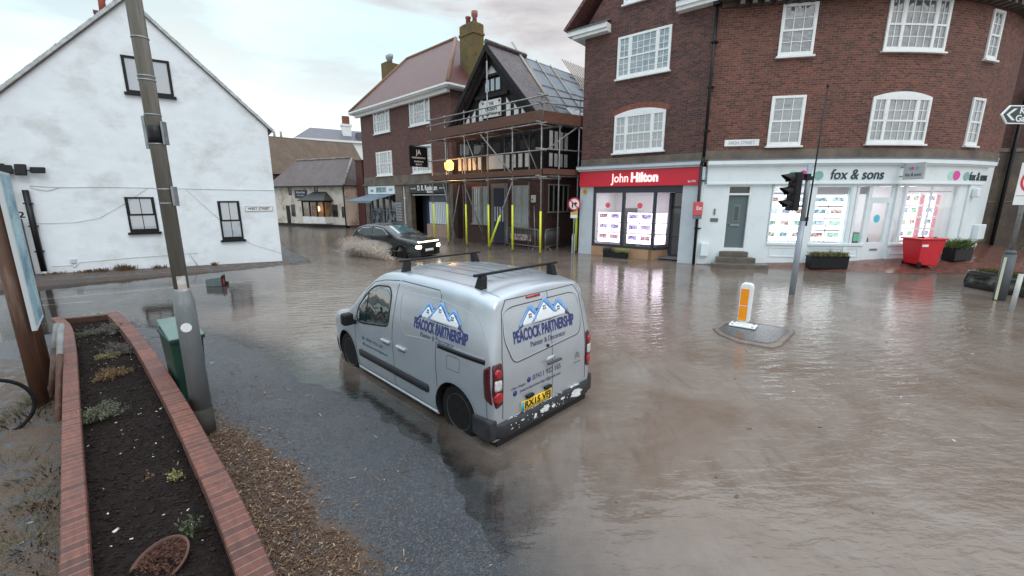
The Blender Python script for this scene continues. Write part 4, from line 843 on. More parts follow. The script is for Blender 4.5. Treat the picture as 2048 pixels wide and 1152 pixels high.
# old house with the big brown roof behind it
def PZ(px, py, Y): d = ray(px, py); t = Y / d[1]; return Vector((float(t * d[0]), Y, float(CAMH + t * d[2])))
P1, P2 = PZ(530, 271, 46.0), PZ(704, 288, 52.6); dv = (P2 - P1); dv.z = 0; dn = dv.normalized(); ang = math.atan2(dn.y, dn.x)
B5 = empty('old_tiled_house', (P1.x, P1.y, 0), ang, 'old house with a large mossy brown tile roof rising behind the low restaurant', 'house')
L = dv.length; zr = P1.z; mb = MB()
mb.slab((-1, -4, zr - 4), (L + .1, -4, zr - 4), (L + .1, 0, zr), (-1, 0, zr), .12); mb.slab((L + .1, 4, zr - 4), (-1, 4, zr - 4), (-1, 0, zr), (L + .1, 0, zr), .12); mb.build('roof', M['tileB'], B5)
mb = MB(); mb.poly([(L, -3.8, 0), (L, 3.8, 0), (L, 3.8, zr - 4), (L, 0, zr - .15), (L, -3.8, zr - 4)], (-.3, 0, 0)); mb.box(-1, L - .3, -3.8, -3.5, 0, zr - 4); mb.build('wall', M['brickD'], B5)
mb = MB(); [mb.lathe([(.12, zr - .3), (.12, zr + .55)], (x, .0, 0), 8) for x in (.9, 1.55)]; mb.islands('chimney_pot', mat('grey_pots', (.3, .3, .3), .7), B5)
A = PZ(594, 277, 60); Bp = PZ(760, 290, 66); dv2 = Bp - A; a2 = math.atan2(dv2.y, dv2.x)
B6 = empty('distant_white_building', (A.x, A.y, 0), a2, 'distant white building with slate roof and a white chimney beyond the brown roof', 'building')
L2 = 14; ze = A.z; mb = MB(); mb.box(0, L2, 0, 8, 0, ze - .1); mb.build('wall', M['white'], B6); mb = MB(); mb.box(-.3, L2, -.35, 0, ze - .1, ze + .15); mb.build('eaves', M['white'], B6)
mb = MB(); mb.slab((-.3, -.3, ze + .15), (L2, -.3, ze + .15), (L2, 3.2, ze + 2.0), (2.2, 3.2, ze + 2.0), .1); mb.tri_slab((2.2, 3.2, ze + 2.0), (-.3, 8, ze + .15), (-.3, -.3, ze + .15), .1); mb.build('roof', M['slate'], B6)
cx_ = (PZ(700, 250, 63) - Vector((A.x, A.y, 0))).to_2d().dot(Vector((math.cos(a2), math.sin(a2)))); mb = MB(); mb.box(cx_ - .6, cx_ + .6, 1.2, 2.2, ze, ze + 2.6); mb.box(cx_ - .75, cx_ + .75, 1.1, 2.3, ze + 2.3, ze + 2.599); ch = mb.build('chimney', M['white'], B6)
mb = MB(); mb.box(cx_ - .45, cx_ + .45, 1.3, 2.1, ze + 2.6, ze + 3.7); mb.build('chimney_pot', M['soldier'], ch)
mb = MB(); mb.box(cx_ + 1.1, cx_ + 2.6, .1, 1.2, ze + .1, ze + 1.4); mb.build('dormer', M['slate'], B6)

# ------------------------------------------------------------ the timber framed pub
B7 = empty('timber_framed_pub', (PUB.o[0], PUB.o[1], 0), r_(-43), 'black and white timber framed pub with a steep gable behind scaffolding', 'pub')
mb = MB(); mb.box(-6.1, 0, 0, .3, -.1, 3.75); mb.box(-.3, 0, .3, 9, -.1, 3.75); mb.box(-6.1, -5.8, .3, 9, -.1, 3.75); mb.box(-6.1, 0, 9, 9.3, -.1, 6.2); mb.build('wall', M['brickD'], B7)
mb = MB(); mb.box(-6.35, .2, -.3, 9.0, 3.75, 6.3); mb.build('jettied_storey', M['timber'], B7)
AX, AZ = -3.3, 10.25; gp = lambda t: AZ - .25 - abs(t - AX) * 1.22
mb = MB(); mb.band(straight, -6.35, AX, 6.3, lambda t: max(6.301, gp(t)), .0, .30, 6); mb.band(straight, AX, .1, 6.3, lambda t: max(6.301, gp(t)), .0, .30, 6); mb.build('gable', M['timber'], B7)
def panel(mb, x0, x1, z0, z1, y=-.3): mb.box(x0, x1, y - .018, y, z0, z1)
mb = MB()
for i, x in enumerate((-6.2, -5.75, -5.35, -4.95, -4.5, -2.35, -1.9, -1.45, -1.0)): panel(mb, x, x + .26, 4.12, 4.78)
for x in (-2.3, -1.1): pass
for (x, z0, z1) in ((-5.9, 6.45, 6.75), (-5.45, 6.45, 7.1), (-4.95, 6.45, 7.3), (-4.35, 6.45, 7.9), (-2.3, 6.5, 7.6), (-1.75, 6.45, 7.25), (-1.25, 6.45, 7.0), (-.8, 6.4, 6.65)): mb.poly([(x, -.318, z0), (x + .3, -.318, z0), (x + .3, -.318, z1 - (.35 if x > AX else 0)), (x, -.318, z1 - (0 if x > AX else .35))], (0, .018, 0))
mb.poly([(AX - .45, -.318, 8.85), (AX + .45, -.318, 8.85), (AX + .3, -.318, 9.15), (AX, -.318, 9.35), (AX - .3, -.318, 9.15)], (0, .018, 0))
mb.islands('plaster_panel', M['plaster'], B7)
mb = MB()
for i in range(4): y = .12 + i * .42; mb.box(.2, .218, y, y + .25, 4.12, 4.75); mb.box(.2, .218, y, y + .25, 4.95, 5.8)
mb.islands('side_plaster_panel', M['plaster'], B7)
for a, b in ((-6.1, -5.1), (-4.9, -3.9), (-3.7, -2.7), (-2.5, -1.6), (-1.4, -.3)): win(B7, lambda s_, o, z: (s_, -.3 - o, z), a, b, 4.92, 5.72, ((1, 4), ), rows=(3,), cas=.05, fm=M['timber'], gm=M['glassD'], sill=0, deep=.02)
win(B7, lambda s_, o, z: (s_, -.3 - o, z), AX - .62, AX + .62, 8.0, 8.7, ((1, 1), (1, 1), (1, 1)), rows=(1,), cas=.06, fm=M['timber'], gm=M['glass'], bars=False, sill=0, deep=.02)
M['dirtyframe'] = mat('dull_cream_frame', (.34, .35, .31), .7, (.26, .26, .23), ns=4)
for a, b in ((-5.35, -4.0), (-2.05, -.93)): win(B7, straight, a, b, 1.1, 3.22, ((1, 3), (1, 3)), rows=(6, 3), cas=.09, fm=M['dirtyframe'], gm=M['glassW'])
mb = MB(); mb.box(-3.75, -2.45, -.06, 0, .1, 3.35); fr_ = mb.build('door_frame', mat('grey_door_surround', (.16, .15, .14), .7), B7); mb = MB(); mb.box(-3.5, -2.7, -.10, -.062, .1, 3.1); mb.build('door', mat('navy_pub_door', (.02, .025, .045), .5), fr_)
mb = MB(); [mb.box(-3.42 + i * .2, -3.34 + i * .2, -.12, -.101, 1.3, 2.1) for i in range(4)]; mb.islands('door_bar', M['lgrey'], fr_)
mb = MB(); mb.box(.0, .03, .3, 2.1, 1.9, 3.2); w_ = mb.build('side_window', M['glassD'], B7); mb = MB()
for i in range(5): mb.box(.03, .06, .3 + i * .42, .38 + i * .42, 1.9, 3.2)
mb.box(.03, .07, .25, 2.15, 1.82, 1.9); mb.box(.03, .07, .25, 2.15, 3.2, 3.27); mb.build('window_bars', mat('grey_green_frame', (.22, .23, .20), .7), w_)
mb = MB(); mb.box(-3.75, -2.5, -.36, -.32, 4.1, 4.8); mb.build('white_board', M['plaster'], B7)
s_ = empty('pub_sign', PUB.w(0, -.34), r_(-43), 'white pub sign board with black lettering on the timber gable', 'pub sign'); mb = MB(); mb.box(-4.05, -2.62, -.05, 0, 6.75, 7.62); mb.build('plate', M['plaster'], s_)
for t_, z_, q in (('THE', 7.42, .2), ('QUEEN', 7.17, .27), ('VICTORIA', 6.92, .2)): text('lettering', t_, q, lambda u, v, w_, z_=z_: (u - 3.33, -.052 - w_, v + z_), M['black'], s_, bold=.004)
mb = MB(); [mb.box(x - .05, x + .05, -.07, -.05, z - .05, z + .05) for x, z in ((-3.95, 7.5), (-2.72, 7.5), (-3.95, 6.85), (-2.72, 6.85))]; mb.islands('bolt_head', M['black'], s_)
mb = MB(); mb.slab((.35, -.75, 6.15), (.35, .7, 6.15), (AX, 2.2, AZ), (AX, -.75, AZ), .14); mb.slab((-6.75, 2.2, 6.15), (-6.75, -.75, 6.15), (AX, -.75, AZ), (AX, 2.2, AZ), .14); rf = mb.build('roof', M['tileP'], B7)
mb = MB(); mb.slab((.35, .7, 6.15), (.35, 9.2, 6.15), (AX, 9.2, AZ - .02), (AX, 2.2, AZ - .02), .12); mb.slab((-6.75, 9.2, 6.15), (-6.75, 2.2, 6.15), (AX, 2.2, AZ - .02), (AX, 9.2, AZ - .02), .12); mb.build('roof_membrane', M['mem'], rf)
mb = MB(); mb.cyl((AX, -.76, AZ + .05), (AX, 2.3, AZ + .05), .13, n=8); mb.build('ridge_tiles', M['tileP'], rf)
mb = MB()
for sx, xe in ((1, .35), (-1, -6.75)): mb.poly([(xe, -.80, 6.0), (AX, -.80, AZ - .12 - .25), (AX, -.80, AZ - .02), (xe, -.80, 6.28)], (0, .06, 0)); mb.poly([(xe - sx * .6, -.5, 6.2), (AX, -.5, AZ - .9), (AX, -.5, AZ - .5), (xe - sx * .6, -.5, 6.6)], (0, .1, 0))
mb.box(AX - .05, AX + .05, -.7, -.6, 9.2, AZ); mb.box(AX - 1.0, AX + 1.0, -.45, -.32, 8.72, 8.85); mb.box(AX - 1.2, AX + 1.2, -.45, -.32, 7.72, 7.9); mb.build('bargeboard', M['timber'], rf)
rt = lambda y, k: Vector((.35 + (AX - .35) * k, y, 6.15 + (AZ - 6.15) * k + .05))
mb = MB(); random.seed(4)
for y in (1.1, 2.6, 3.9): mb.cyl(rt(y, .02), rt(y + .6, 1.0), .035, n=5)
for k in (.25, .55, .8): mb.cyl(rt(1.0 + k * 1.4, k), rt(8.5, k), .025, n=5)
mb.cyl(rt(1.2, .0), rt(1.9, 1.18), .05, n=6); mb.build('roof_batten', M['batten'], rf)
mb = MB(); [mb.cyl(rt(y, .25), rt(y, 1.0) + Vector((-.4, 0, .75)), .04, n=5) for y in np.arange(6.2, 9.4, .30)]; [mb.cyl(rt(6.0, k), rt(9.3, k), .03, n=5) for k in (.3, .5, .7, .9)]; mb.islands('new_rafter', M['batten'], rf)
mb = MB(); rows = [[rt(y, k) + Vector((.08 + .10 * mnoise.noise(Vector((y * 3, k * 5, 0))), 0, .1 + .12 * mnoise.noise(Vector((y * 4, k * 6, 3))))) for k in np.linspace(-.05, .22, 10)] for y in np.linspace(2.2, 5.0, 22)]; mb.grid(rows); mb.build('plastic_sheet', M['sheet'], rf, fix=False)
mb = MB(); mb.box(.6, 2.4, 5.2, 6.4, 0, 7.7); mb.build('side_chimney', M['brickD'], B7)
mb = MB(); mb.box(-.75, -.5, -.14, 0, 2.35, 2.72); mb.build('alarm_box', mat('alarm_box_white', (.6, .6, .58), .5), B7, bevel=.03); mb = MB(); mb.lathe([(.04, 0), (.04, .02)], n=12, M=Matrix.Translation((-.62, -.142, 2.5)) @ Matrix.Rotation(math.pi / 2, 4, 'X')); mb.build('alarm_emblem', M['black'], B7)
# lit work lamp on the scaffold glowing orange
# ------------------------------------------------------------ scaffolding
S_ = empty('scaffolding', (SCA.o[0], SCA.o[1], 0), r_(-45), 'tube scaffolding with brown boards and fluorescent yellow sleeves round the pub', 'scaffolding')
xs_ = [(-.0, 6.95), (-1.78, 6.2), (-3.5, 8.9), (-5.3, 6.95), (-6.95, 6.9), (-8.3, 6.9)]
for i, (x, zt) in enumerate(xs_):
    mb = MB(); mb.cyl((x, 0, -.1), (x, 0, zt), .034, n=8); mb.build('pole', M['scaf'], S_)
    mb = MB(); mb.cyl((x, 0, .12), (x, 0, 2.25 - (.25 if i == 0 else 0)), .048, n=10); mb.build('yellow_sleeve', M['yellow'], S_)
    if i: mb = MB(); mb.cyl((x, 1.15, -.1), (x, 1.15, 6.3), .03, n=8); mb.build('pole', M['scaf'], S_)
ca_, sa_ = math.cos(r_(78)), math.sin(r_(78))                # the return along the side of the pub
rp = lambda d, z, o=0: (d * ca_ + o * sa_, d * sa_ - o * ca_, z)
for d, zt in ((1.0, 6.3), (2.15, 6.95)):
    mb = MB(); mb.cyl(rp(d, -.1), rp(d, zt), .034, n=8); mb.build('pole', M['scaf'], S_)
mb = MB(); mb.cyl(rp(2.15, .1), rp(2.15, 2.1), .06, n=10); mb.build('yellow_sleeve', M['yellow'], S_)
def rail(p, q, r=.032, nm='ledger'): mb = MB(); mb.cyl(p, q, r, n=7); mb.build(nm, M['scaf'], S_)
for z in (6.82, 6.52, 5.72, 4.62, 3.48): rail((-8.6, -.05, z), (.35, -.05, z)); rail(rp(-.3, z + .06), rp(2.5, z + .06))
for z in (5.72, 3.48): rail((-8.6, 1.15, z), (.2, 1.15, z))
for x in (-.0, -1.78, -3.5, -5.3, -6.95):
    for z in (5.66, 3.42): rail((x + .06, -.2, z), (x + .06, 1.3, z), .026, 'transom')
rail((-5.6, .1, 3.5), (-4.85, 1.0, .1), .03, 'brace'); rail((-3.9, -.1, 5.62), (-1.75, -.1, 3.7), .034, 'brace'); rail((-5.25, .05, 5.7), (-4.1, .05, 3.6), .03, 'brace'); rail((-2.0, .9, 5.6), (-.9, .9, 3.6), .03, 'brace')
rail((-3.5, 0, .1), (-1.8, .0, 3.3), .03, 'brace'); mb = MB(); mb.cyl((-3.48, 0, .12), (-2.62, 0, 1.75), .05, n=10); mb.build('yellow_sleeve', M['yellow'], S_)
rail((-7.3, 0, 3.5), (-6.4, .1, .3), .03, 'brace'); rail((-6.9, .1, .2), (-5.9, .1, 3.4), .03, 'brace'); rail(rp(.2, 4.6, 0), rp(2.0, 5.7, 0), .03, 'brace'); rail((-1.2, 1.0, .0), (-1.3, 1.0, 2.2), .025, 'brace')
mb = MB(); mb.box(-8.4, .1, -.10, -.06, 5.80, 6.26); mb.build('toe_board', M['plank'], S_); mb = MB(); mb.poly([rp(0, 5.76, .1), rp(2.3, 5.76, .1), rp(2.3, 6.22, .1), rp(0, 6.22, .1)], (.03, -.0, 0)); mb.build('toe_board', M['plank'], S_)
mb = MB(); mb.box(-8.4, .1, -.10, -.06, 3.58, 3.83); mb.build('toe_board', M['plank'], S_); mb = MB(); mb.poly([rp(0, 3.6, .1), rp(2.2, 3.6, .1), rp(2.2, 3.85, .1), rp(0, 3.85, .1)], (.03, -.0, 0)); mb.build('toe_board', M['plank'], S_)
for k in range(5):
    for z in (5.76, 3.54): mb = MB(); mb.box(-8.4, .1, .02 + k * .225, .23 + k * .225, z, z + .04); mb.build('deck_board', M['plank'], S_)
mb = MB(); [mb.lathe([(.055, -.05), (.055, .05)], (x, 0, z), 8) for x in (-.0, -1.78, -3.5, -5.3, -6.95) for z in (6.82, 6.52, 5.72, 4.62, 3.48)]; mb.islands('coupler', M['steel'], S_)
lx, lz = SCA.at(888, 330)
o_ = empty('lantern', SCA.w(lx, .35), r_(-45), 'glowing orange lantern lamp among the scaffold poles above the butcher sign', 'lamp')
mb = MB(); mb.lathe([(.02, lz - .28), (.22, lz - .22), (.26, lz + .1), (.12, lz + .28), (.02, lz + .3)], n=14); mb.build('glass', mat('lit_orange_lantern', (1, .6, .2), .5, emit=(1, .42, .06), es=6), o_)
mb = MB(); mb.cyl((0, 0, lz + .3), (0, 1.2, lz + .5), .03); mb.build('bracket', M['black'], o_)
ll = bpy.data.lights.new('lantern_light', 'POINT'); ll.energy = 110; ll.color = (1, .45, .10); ll.shadow_soft_size = .25; lo_ = link(bpy.data.objects.new('lantern_light', ll)); lo_.parent = o_; lo_.location = (0, -.05, lz - .4)
# crowd barriers
def barrier(loc, rz, ln, label, lean=0.):
    b_ = empty('crowd_barrier', loc, rz, label, 'barrier', 'steel crowd barriers by the pub'); mb = MB(); h = 1.05; c = [(0, 0, .18), (0, 0, h - .1), (.1, 0, h), (ln - .1, 0, h), (ln, 0, h - .1), (ln, 0, .18), (0, 0, .18)]; mb.tube(c, .02, 7); b_.rotation_euler[0] = lean
    mb.build('frame', M['steel'], b_); n = int(ln / .12)
    for i in range(1, n): mb = MB(); mb.cyl((i * ln / n, 0, .18), (i * ln / n, 0, h), .008, n=5); mb.build('bar', M['steel'], b_)
    for x in (.35, ln - .35): mb = MB(); mb.tube([(x, -.3, -.08), (x, 0, .18), (x, .3, -.08)], .016, 6); mb.build('foot', M['steel'], b_)
    return b_
A = Vector(G(1014, 492)); Bv = Vector(G(1079, 500)); b_ = barrier(A + Vector((0, 0, -.02)), math.atan2((Bv - A).y, (Bv - A).x), (Bv - A).length, 'grey steel crowd barrier left of the pub corner, standing against the brick wall', .05)
mb = MB(); mb.box(.35, 1.9, -.03, -.02, .42, .75); mb.build('banner', mat('faded_banner', (.42, .36, .33), .7, (.16, .10, .09), ns=9, lo=.45, hi=.55), b_)
A = Vector(G(1090, 501)); Bv = Vector(G(1136, 489)); barrier(A + Vector((0, 0, -.02)), math.atan2((Bv - A).y, (Bv - A).x), (Bv - A).length, 'grey steel crowd barrier right of the pub corner, facing the alley')
# ------------------------------------------------------------ vehicles: lofted bodies, everything on them laid on by projection
def interp(x, tab):
    if x <= tab[0][0]: return tab[0][1]
    for (a, b), (c, d) in zip(tab[:-1], tab[1:]):
        if x <= c: k = (x - a) / (c - a); return b + (d - b) * k
    return tab[-1][1]
def smooth_tab(tab, n=90):
    xs = np.linspace(tab[0][0], tab[-1][0], n); ys = np.array([interp(x, tab) for x in xs])
    k = np.array([1, 2, 3, 2, 1.]) / 9; yp = np.concatenate([[ys[0]] * 2, ys, [ys[-1]] * 2]); return list(zip(xs, np.convolve(yp, k, 'valid')))
def loft(name, ZT, WT, zb, tumble, rc, crown, shear, L, arches, ar, m, m_in, parent, zmid, tz0):
    zt = smooth_tab(ZT); wt = smooth_tab(WT)
    xs = list(np.linspace(.06, L - .07, 64)); secs = []
    def section(x, k=1.0, xo=None):
        z1 = interp(x, zt); W = interp(x, wt); r = min(rc, (z1 - zb) * .35); zc = z1 - crown
        hw = lambda z: W - tumble * max(0, (z - tz0) / .8) ** 1.35 - .035 * max(0, (zb + .22 - z) / .22) ** 2 + .012 * math.exp(-((z - tz0 + .15) / .12) ** 2)
        pts = [(0, zb), (hw(zb) * .7, zb)]
        for i in range(13): z = zb + (zc - r - zb) * (i / 12); pts.append((hw(z), z))
        w0 = hw(zc - r)
        for i in range(1, 8): a = math.pi / 2 * i / 8; pts.append((w0 - r * 1.05 * (1 - math.cos(a)), zc - r + r * math.sin(a)))
        w1 = w0 - r * 1.05
        for i in range(0, 6): q = 1 - i / 6; pts.append((w1 * q, zc + crown * (1 - q * q)))
        pts.append((0, z1))
        full = pts + [(-y, z) for y, z in pts[-2:0:-1]]
        out = []
        for y, z in full:
            y *= k; z = zmid + (z - zmid) * k; xx = (x if xo is None else xo); xx += shear(z) * max(0, 1 - xx / .8); out.append((xx, y, z))
        return out
    P = []
    for xo, k in ((0, .2), (0, .6), (.0, .88), (.004, .93), (.014, .965), (.032, .988)): P.append(section(.06, k, xo))
    for x in xs: P.append(section(x))
    for dx, k in ((.03, .985), (.05, .95), (.065, .88), (.07, .6), (.07, .2)): P.append(section(L - .07, k, L - .07 + dx))
    mb = MB(); I = mb.grid(P, closed=True); mb.face(I[0][::-1]); mb.face(I[-1])
    o = mb.build(name, [m, m_in], parent)
    for ax_ in arches:
        for sd in (1, -1):
            c = MB(); c.cyl((ax_, sd * .52, .31), (ax_, sd * 1.2, .31), ar, n=40); co_ = c.build('arch_cutter', m_in, parent)
            md = o.modifiers.new('b', 'BOOLEAN'); md.object = co_; md.operation = 'DIFFERENCE'; md.solver = 'EXACT'; md.material_mode = 'TRANSFER'
            apply_mods(o); bpy.data.objects.remove(co_)
    me = o.data
    me.set_sharp_from_angle(angle=math.radians(38))
    bv = BVHTree.FromPolygons([v.co.copy() for v in me.vertices], [tuple(p.vertices) for p in me.polygons])
    return o, bv
class Skin:                          # projection of flat drawings onto a body
    def __init__(s, bv): s.bv = bv
    def hit(s, u, v, side, off):
        if side in ('L', 'R'): sg = 1 if side == 'L' else -1; o_, d = Vector((u, 2.5 * sg, v)), Vector((0, -sg, 0))
        elif side == 'B': o_, d = Vector((-2, u, v)), Vector((1, 0, 0))
        elif side == 'F': o_, d = Vector((8, u, v)), Vector((-1, 0, 0))
        else: o_, d = Vector((u, v, 4)), Vector((0, 0, -1))
        h, n, i, _ = s.bv.ray_cast(o_, d)
        if h is None: return o_ + d * 2.0
        if n.dot(d) > 0: n = -n
        return h + n * off
    def patch(s, name, pts, side, m, parent, off=.004, step=.06, th=.008):
        P = [Vector(p) for p in pts]; n = len(P); V = list(P); ed = []
        V2 = []; 
        for i in range(n):
            a, b = P[i], P[(i + 1) % n]; k = max(1, int((b - a).length / step))
            for j in range(k): V2.append(a.lerp(b, j / k))
        nb = len(V2); ed = [(i, (i + 1) % nb) for i in range(nb)]
        x0, x1 = min(p.x for p in P), max(p.x for p in P); y0, y1 = min(p.y for p in P), max(p.y for p in P)
        def inside(q):
            c = False
            for i in range(n):
                a, b = P[i], P[(i + 1) % n]
                if (a.y > q.y) != (b.y > q.y) and q.x < (b.x - a.x) * (q.y - a.y) / (b.y - a.y) + a.x: c = not c
            return c
        x = x0 + step / 2
        while x < x1:
            y = y0 + step / 2
            while y < y1:
                q = Vector((x, y))
                if inside(q) and min((q - b).length for b in V2) > step * .4: V2.append(q)
                y += step
            x += step
        vo, _, fo, *_r = geometry.delaunay_2d_cdt(V2, ed, [list(range(nb))], 1, 1e-6)
        mb = MB()
        for v in vo: mb.vert(s.hit(v.x, v.y, side, off))
        for f in fo: mb.face(f, True)
        # rim down to the body
        cnt = {}
        for f in fo:
            for i in range(len(f)): e = (f[i], f[(i + 1) % len(f)]); cnt[tuple(sorted(e))] = cnt.get(tuple(sorted(e)), 0) + 1
        low = {}
        for e, c in cnt.items():
            if c == 1:
                for q in e:
                    if q not in low: low[q] = mb.vert(s.hit(vo[q].x, vo[q].y, side, off - th))
                mb.face((e[0], e[1], low[e[1]], low[e[0]]))
        return mb.build(name, m, parent)
    def line(s, mb, pts, side, wd=.008, off=.0015, step=.04, closed=False):
        P = [Vector(p) for p in pts]
        if closed: P.append(P[0])
        Q = []
        for a, b in zip(P[:-1], P[1:]):
            k = max(1, int((b - a).length / step)); Q += [a.lerp(b, j / k) for j in range(k)]
        Q.append(P[-1]); prev = None
        for i, q in enumerate(Q):
            a, b = Q[max(0, i - 1)], Q[min(len(Q) - 1, i + 1)]; t = (b - a).normalized() if (b - a).length > 0 else Vector((1, 0)); nn = Vector((-t.y, t.x)) * wd / 2
            e = [mb.vert(s.hit(q.x + nn.x, q.y + nn.y, side, off)), mb.vert(s.hit(q.x - nn.x, q.y - nn.y, side, off))]
            if prev: mb.face((prev[0], e[0], e[1], prev[1]))
            prev = e
    def tmap(s, side, u0, v0, off=.003, sg=-1): return lambda u, v, w_: s.hit(u0 + sg * u, v0 + v, side, off + w_)
def rounded(pts, r=.08, n=5):
    P = [Vector(p) for p in pts]; out = []
    for i in range(len(P)):
        a, b, c = P[i - 1], P[i], P[(i + 1) % len(P)]; d1 = (a - b); d2 = (c - b); q = min(r, d1.length * .45, d2.length * .45); s1 = b + d1.normalized() * q; s2 = b + d2.normalized() * q
        for k in range(n + 1): t = k / n; out.append((1 - t) ** 2 * s1 + 2 * t * (1 - t) * b + t * t * s2)
    return out
def fit_text(name, body, w_, h_, mapf, m, parent, bold=0., shear=0., th=.0012):
    V, _ = text_geo(body, 1., 0., 1., shear); x0 = min(v[0] for v in V); x1 = max(v[0] for v in V); sz = h_ / .70; xs = w_ / ((x1 - x0) * sz)
    return text(name, body, sz, mapf, m, parent, bold=bold, xs=xs, th=th, shear=shear)

M['silver'] = mat('silver_metallic_paint', (.46, .505, .55), .28, (.42, .455, .49), ns=2.5, lo=.4, hi=.7, metal=.5, coat=.5)
M['archin'] = mat('wheel_arch_black', (.006, .006, .007), .7)
M['seam'] = mat('door_gap_dark', (.05, .055, .06), .6)
M['navy'] = mat('navy_vinyl_lettering', (.025, .035, .16), .5); M['navy2'] = mat('slate_vinyl_lettering', (.05, .06, .14), .5)
M['vblue'] = mat('light_blue_vinyl', (.12, .30, .62), .5, (.25, .45, .72), ns=7); M['vwhite'] = mat('white_vinyl', (.72, .76, .80), .5)
M['redlens'] = mat('red_lamp_lens', (.42, .008, .015), .12, (.28, .004, .01), ns=30, coat=.8); M['darklens'] = mat('dark_red_lamp_housing', (.06, .006, .01), .2, coat=.6); M['clearlens'] = mat('clear_lamp_lens', (.62, .62, .62), .15, (.40, .40, .42), ns=40, coat=.8)
M['tyre'] = mat('black_tyre_rubber', (.008, .008, .009), .75, (.018, .016, .015), ns=12, spec=.2); M['rim'] = mat('black_steel_wheel', (.055, .055, .06), .35, spec=.3)
M['plateY'] = mat('yellow_number_plate', (.80, .52, .02), .4); M['plateB'] = mat('blue_plate_band', (.03, .35, .62), .4)
M['trim'] = mat('charcoal_rubbing_strip', (.022, .023, .027), .55, spec=.3)
VAN = empty('panel_van', (.419, 4.592, -.104), r_(135.25), 'silver panel van lettered for a painter and decorator, standing in the flood', 'van')
ZT = [(.0, 1.73), (.12, 1.75), (.4, 1.785), (1.0, 1.805), (1.8, 1.80), (2.3, 1.75), (2.48, 1.69), (2.8, 1.46), (3.1, 1.21), (3.28, 1.09), (3.5, 1.03), (3.8, .965), (4.05, .87), (4.22, .76), (4.3, .66)]
WT = [(.0, .855), (.12, .875), (.4, .895), (.9, .905), (2.9, .905), (3.4, .895), (3.75, .86), (4.0, .79), (4.2, .66), (4.3, .56)]
van, bv = loft('body', ZT, WT, .16, .155, .15, .045, lambda z: .13 * (max(0, min(1, (z - .85) / .9))) ** 1.4, 4.3, (.61, 3.36), .365, M['silver'], M['archin'], VAN, .85, .98)
SK = Skin(bv)
def wheel(par, x, sd, r=.315, wd=.2, yo=.865, zc=.31):
    Mx = Matrix.Translation((x, sd * yo, zc)) @ Matrix.Rotation(-sd * math.pi / 2, 4, 'X')
    e = empty('wheel', (0, 0, 0)); e.parent = par
    mb = MB(); mb.lathe([(r * .68, -.02), (r * .78, -.004), (r * .93, -.01), (r, -.035), (r, -wd + .03), (r * .93, -wd), (r * .6, -wd)], n=36, M=Mx); t_ = mb.build('tyre', M['tyre'], e)
    mb = MB(); mb.lathe([(.0, -.035), (.03, -.03), (.055, -.04), (.06, -.075), (r * .5, -.085), (r * .62, -.055), (r * .665, -.02), (r * .69, -.012), (r * .70, -.03)], n=30, M=Mx); t_ = mb.build('rim', M['rim'], e)
    mb = MB()
    for k in range(7):
        a = k * 2 * math.pi / 7; mb.box(.05, r * .64, -.022, .022, -.06, -.032, Mx @ Matrix.Rotation(a, 4, 'Z'))
    mb.build('hub_cap', mat('satin_black_trim', (.16, .16, .17), .35), e, bevel=.006)
for x in (.61, 3.36):
    for sd in (1, -1): wheel(VAN, x, sd)
mb = MB()                                            # flared arch lips
for x in (.61, 3.36):
    for sd in ('L', 'R'): SK.line(mb, [(x + .375 * math.cos(a), .31 + .375 * math.sin(a)) for a in np.linspace(-.2, math.pi + .2, 26)], sd, .018, .007, .1)
mb.build('arch_lip', M['silver'], VAN)
gl = SK.patch('side_window', rounded([(2.90, .96), (2.86, 1.13), (2.58, 1.40), (2.40, 1.50), (2.07, 1.53), (2.0, 1.45), (2.02, 1.05), (2.72, .95)], .09), 'L', M['carglass'], VAN, .003, .05)
mb = MB(); SK.line(mb, rounded([(2.92, .945), (2.88, 1.14), (2.59, 1.42), (2.41, 1.52), (2.06, 1.55), (1.985, 1.46), (2.005, 1.035), (2.72, .93)], .09), 'L', .022, .0045, closed=True); SK.line(mb, [(2.63, .96), (2.60, 1.39)], 'L', .022, .0055); mb.build('window_rubber', M['black'], gl)
glr = SK.patch('side_window', rounded([(2.90, .96), (2.86, 1.13), (2.58, 1.40), (2.40, 1.50), (2.07, 1.53), (2.0, 1.45), (2.02, 1.05), (2.72, .95)], .09), 'R', M['carglass'], VAN, .003, .05)
SK.patch('windscreen', rounded([(-.66, 1.14), (.66, 1.14), (.60, 1.60), (-.60, 1.60)], .07), 'F', M['carglass'], VAN, .003, .07)
mb = MB()
S1 = [(1.90, .22), (1.90, 1.05), (1.86, 1.56), (1.82, 1.66)]
for pts in (S1, [(.93, .2), (.93, 1.62), (.98, 1.665), (1.80, 1.665)], [(2.97, .22), (3.02, .6), (2.98, .92), (2.66, 1.42), (2.46, 1.56), (2.2, 1.62), (1.84, 1.66)], [(1.9, .22), (2.97, .22)], [(.93, .22), (1.9, .22)]):
    SK.line(mb, pts, 'L', .010, .0015); SK.line(mb, pts, 'R', .010, .0015)
SK.line(mb, rounded([(.50, .83), (.72, .83), (.72, .99), (.50, .99)], .03), 'L', .006, .0015, closed=True)
SK.line(mb, [(.09, .32), (.10, .6), (.11, 1.0)], 'L', .008, .0015)
mb.build('door_gap', M['seam'], VAN)
mb = MB()
SK.line(mb, rounded([(1.74, 1.17), (1.76, 1.54), (.9, 1.57), (.3, 1.50), (.12, 1.22), (.12, 1.09), (.88, 1.10), (1.60, 1.02)], .12), 'L', .013, .003, closed=True); mb.build('pressed_panel_edge', mat('panel_crease', (.50, .53, .56), .3, metal=.3), VAN)
SK.patch('rubbing_strip', rounded([(2.90, .40), (2.90, .50), (1.10, .50), (1.10, .40)], .03), 'L', M['trim'], VAN, .016, .08, .02)
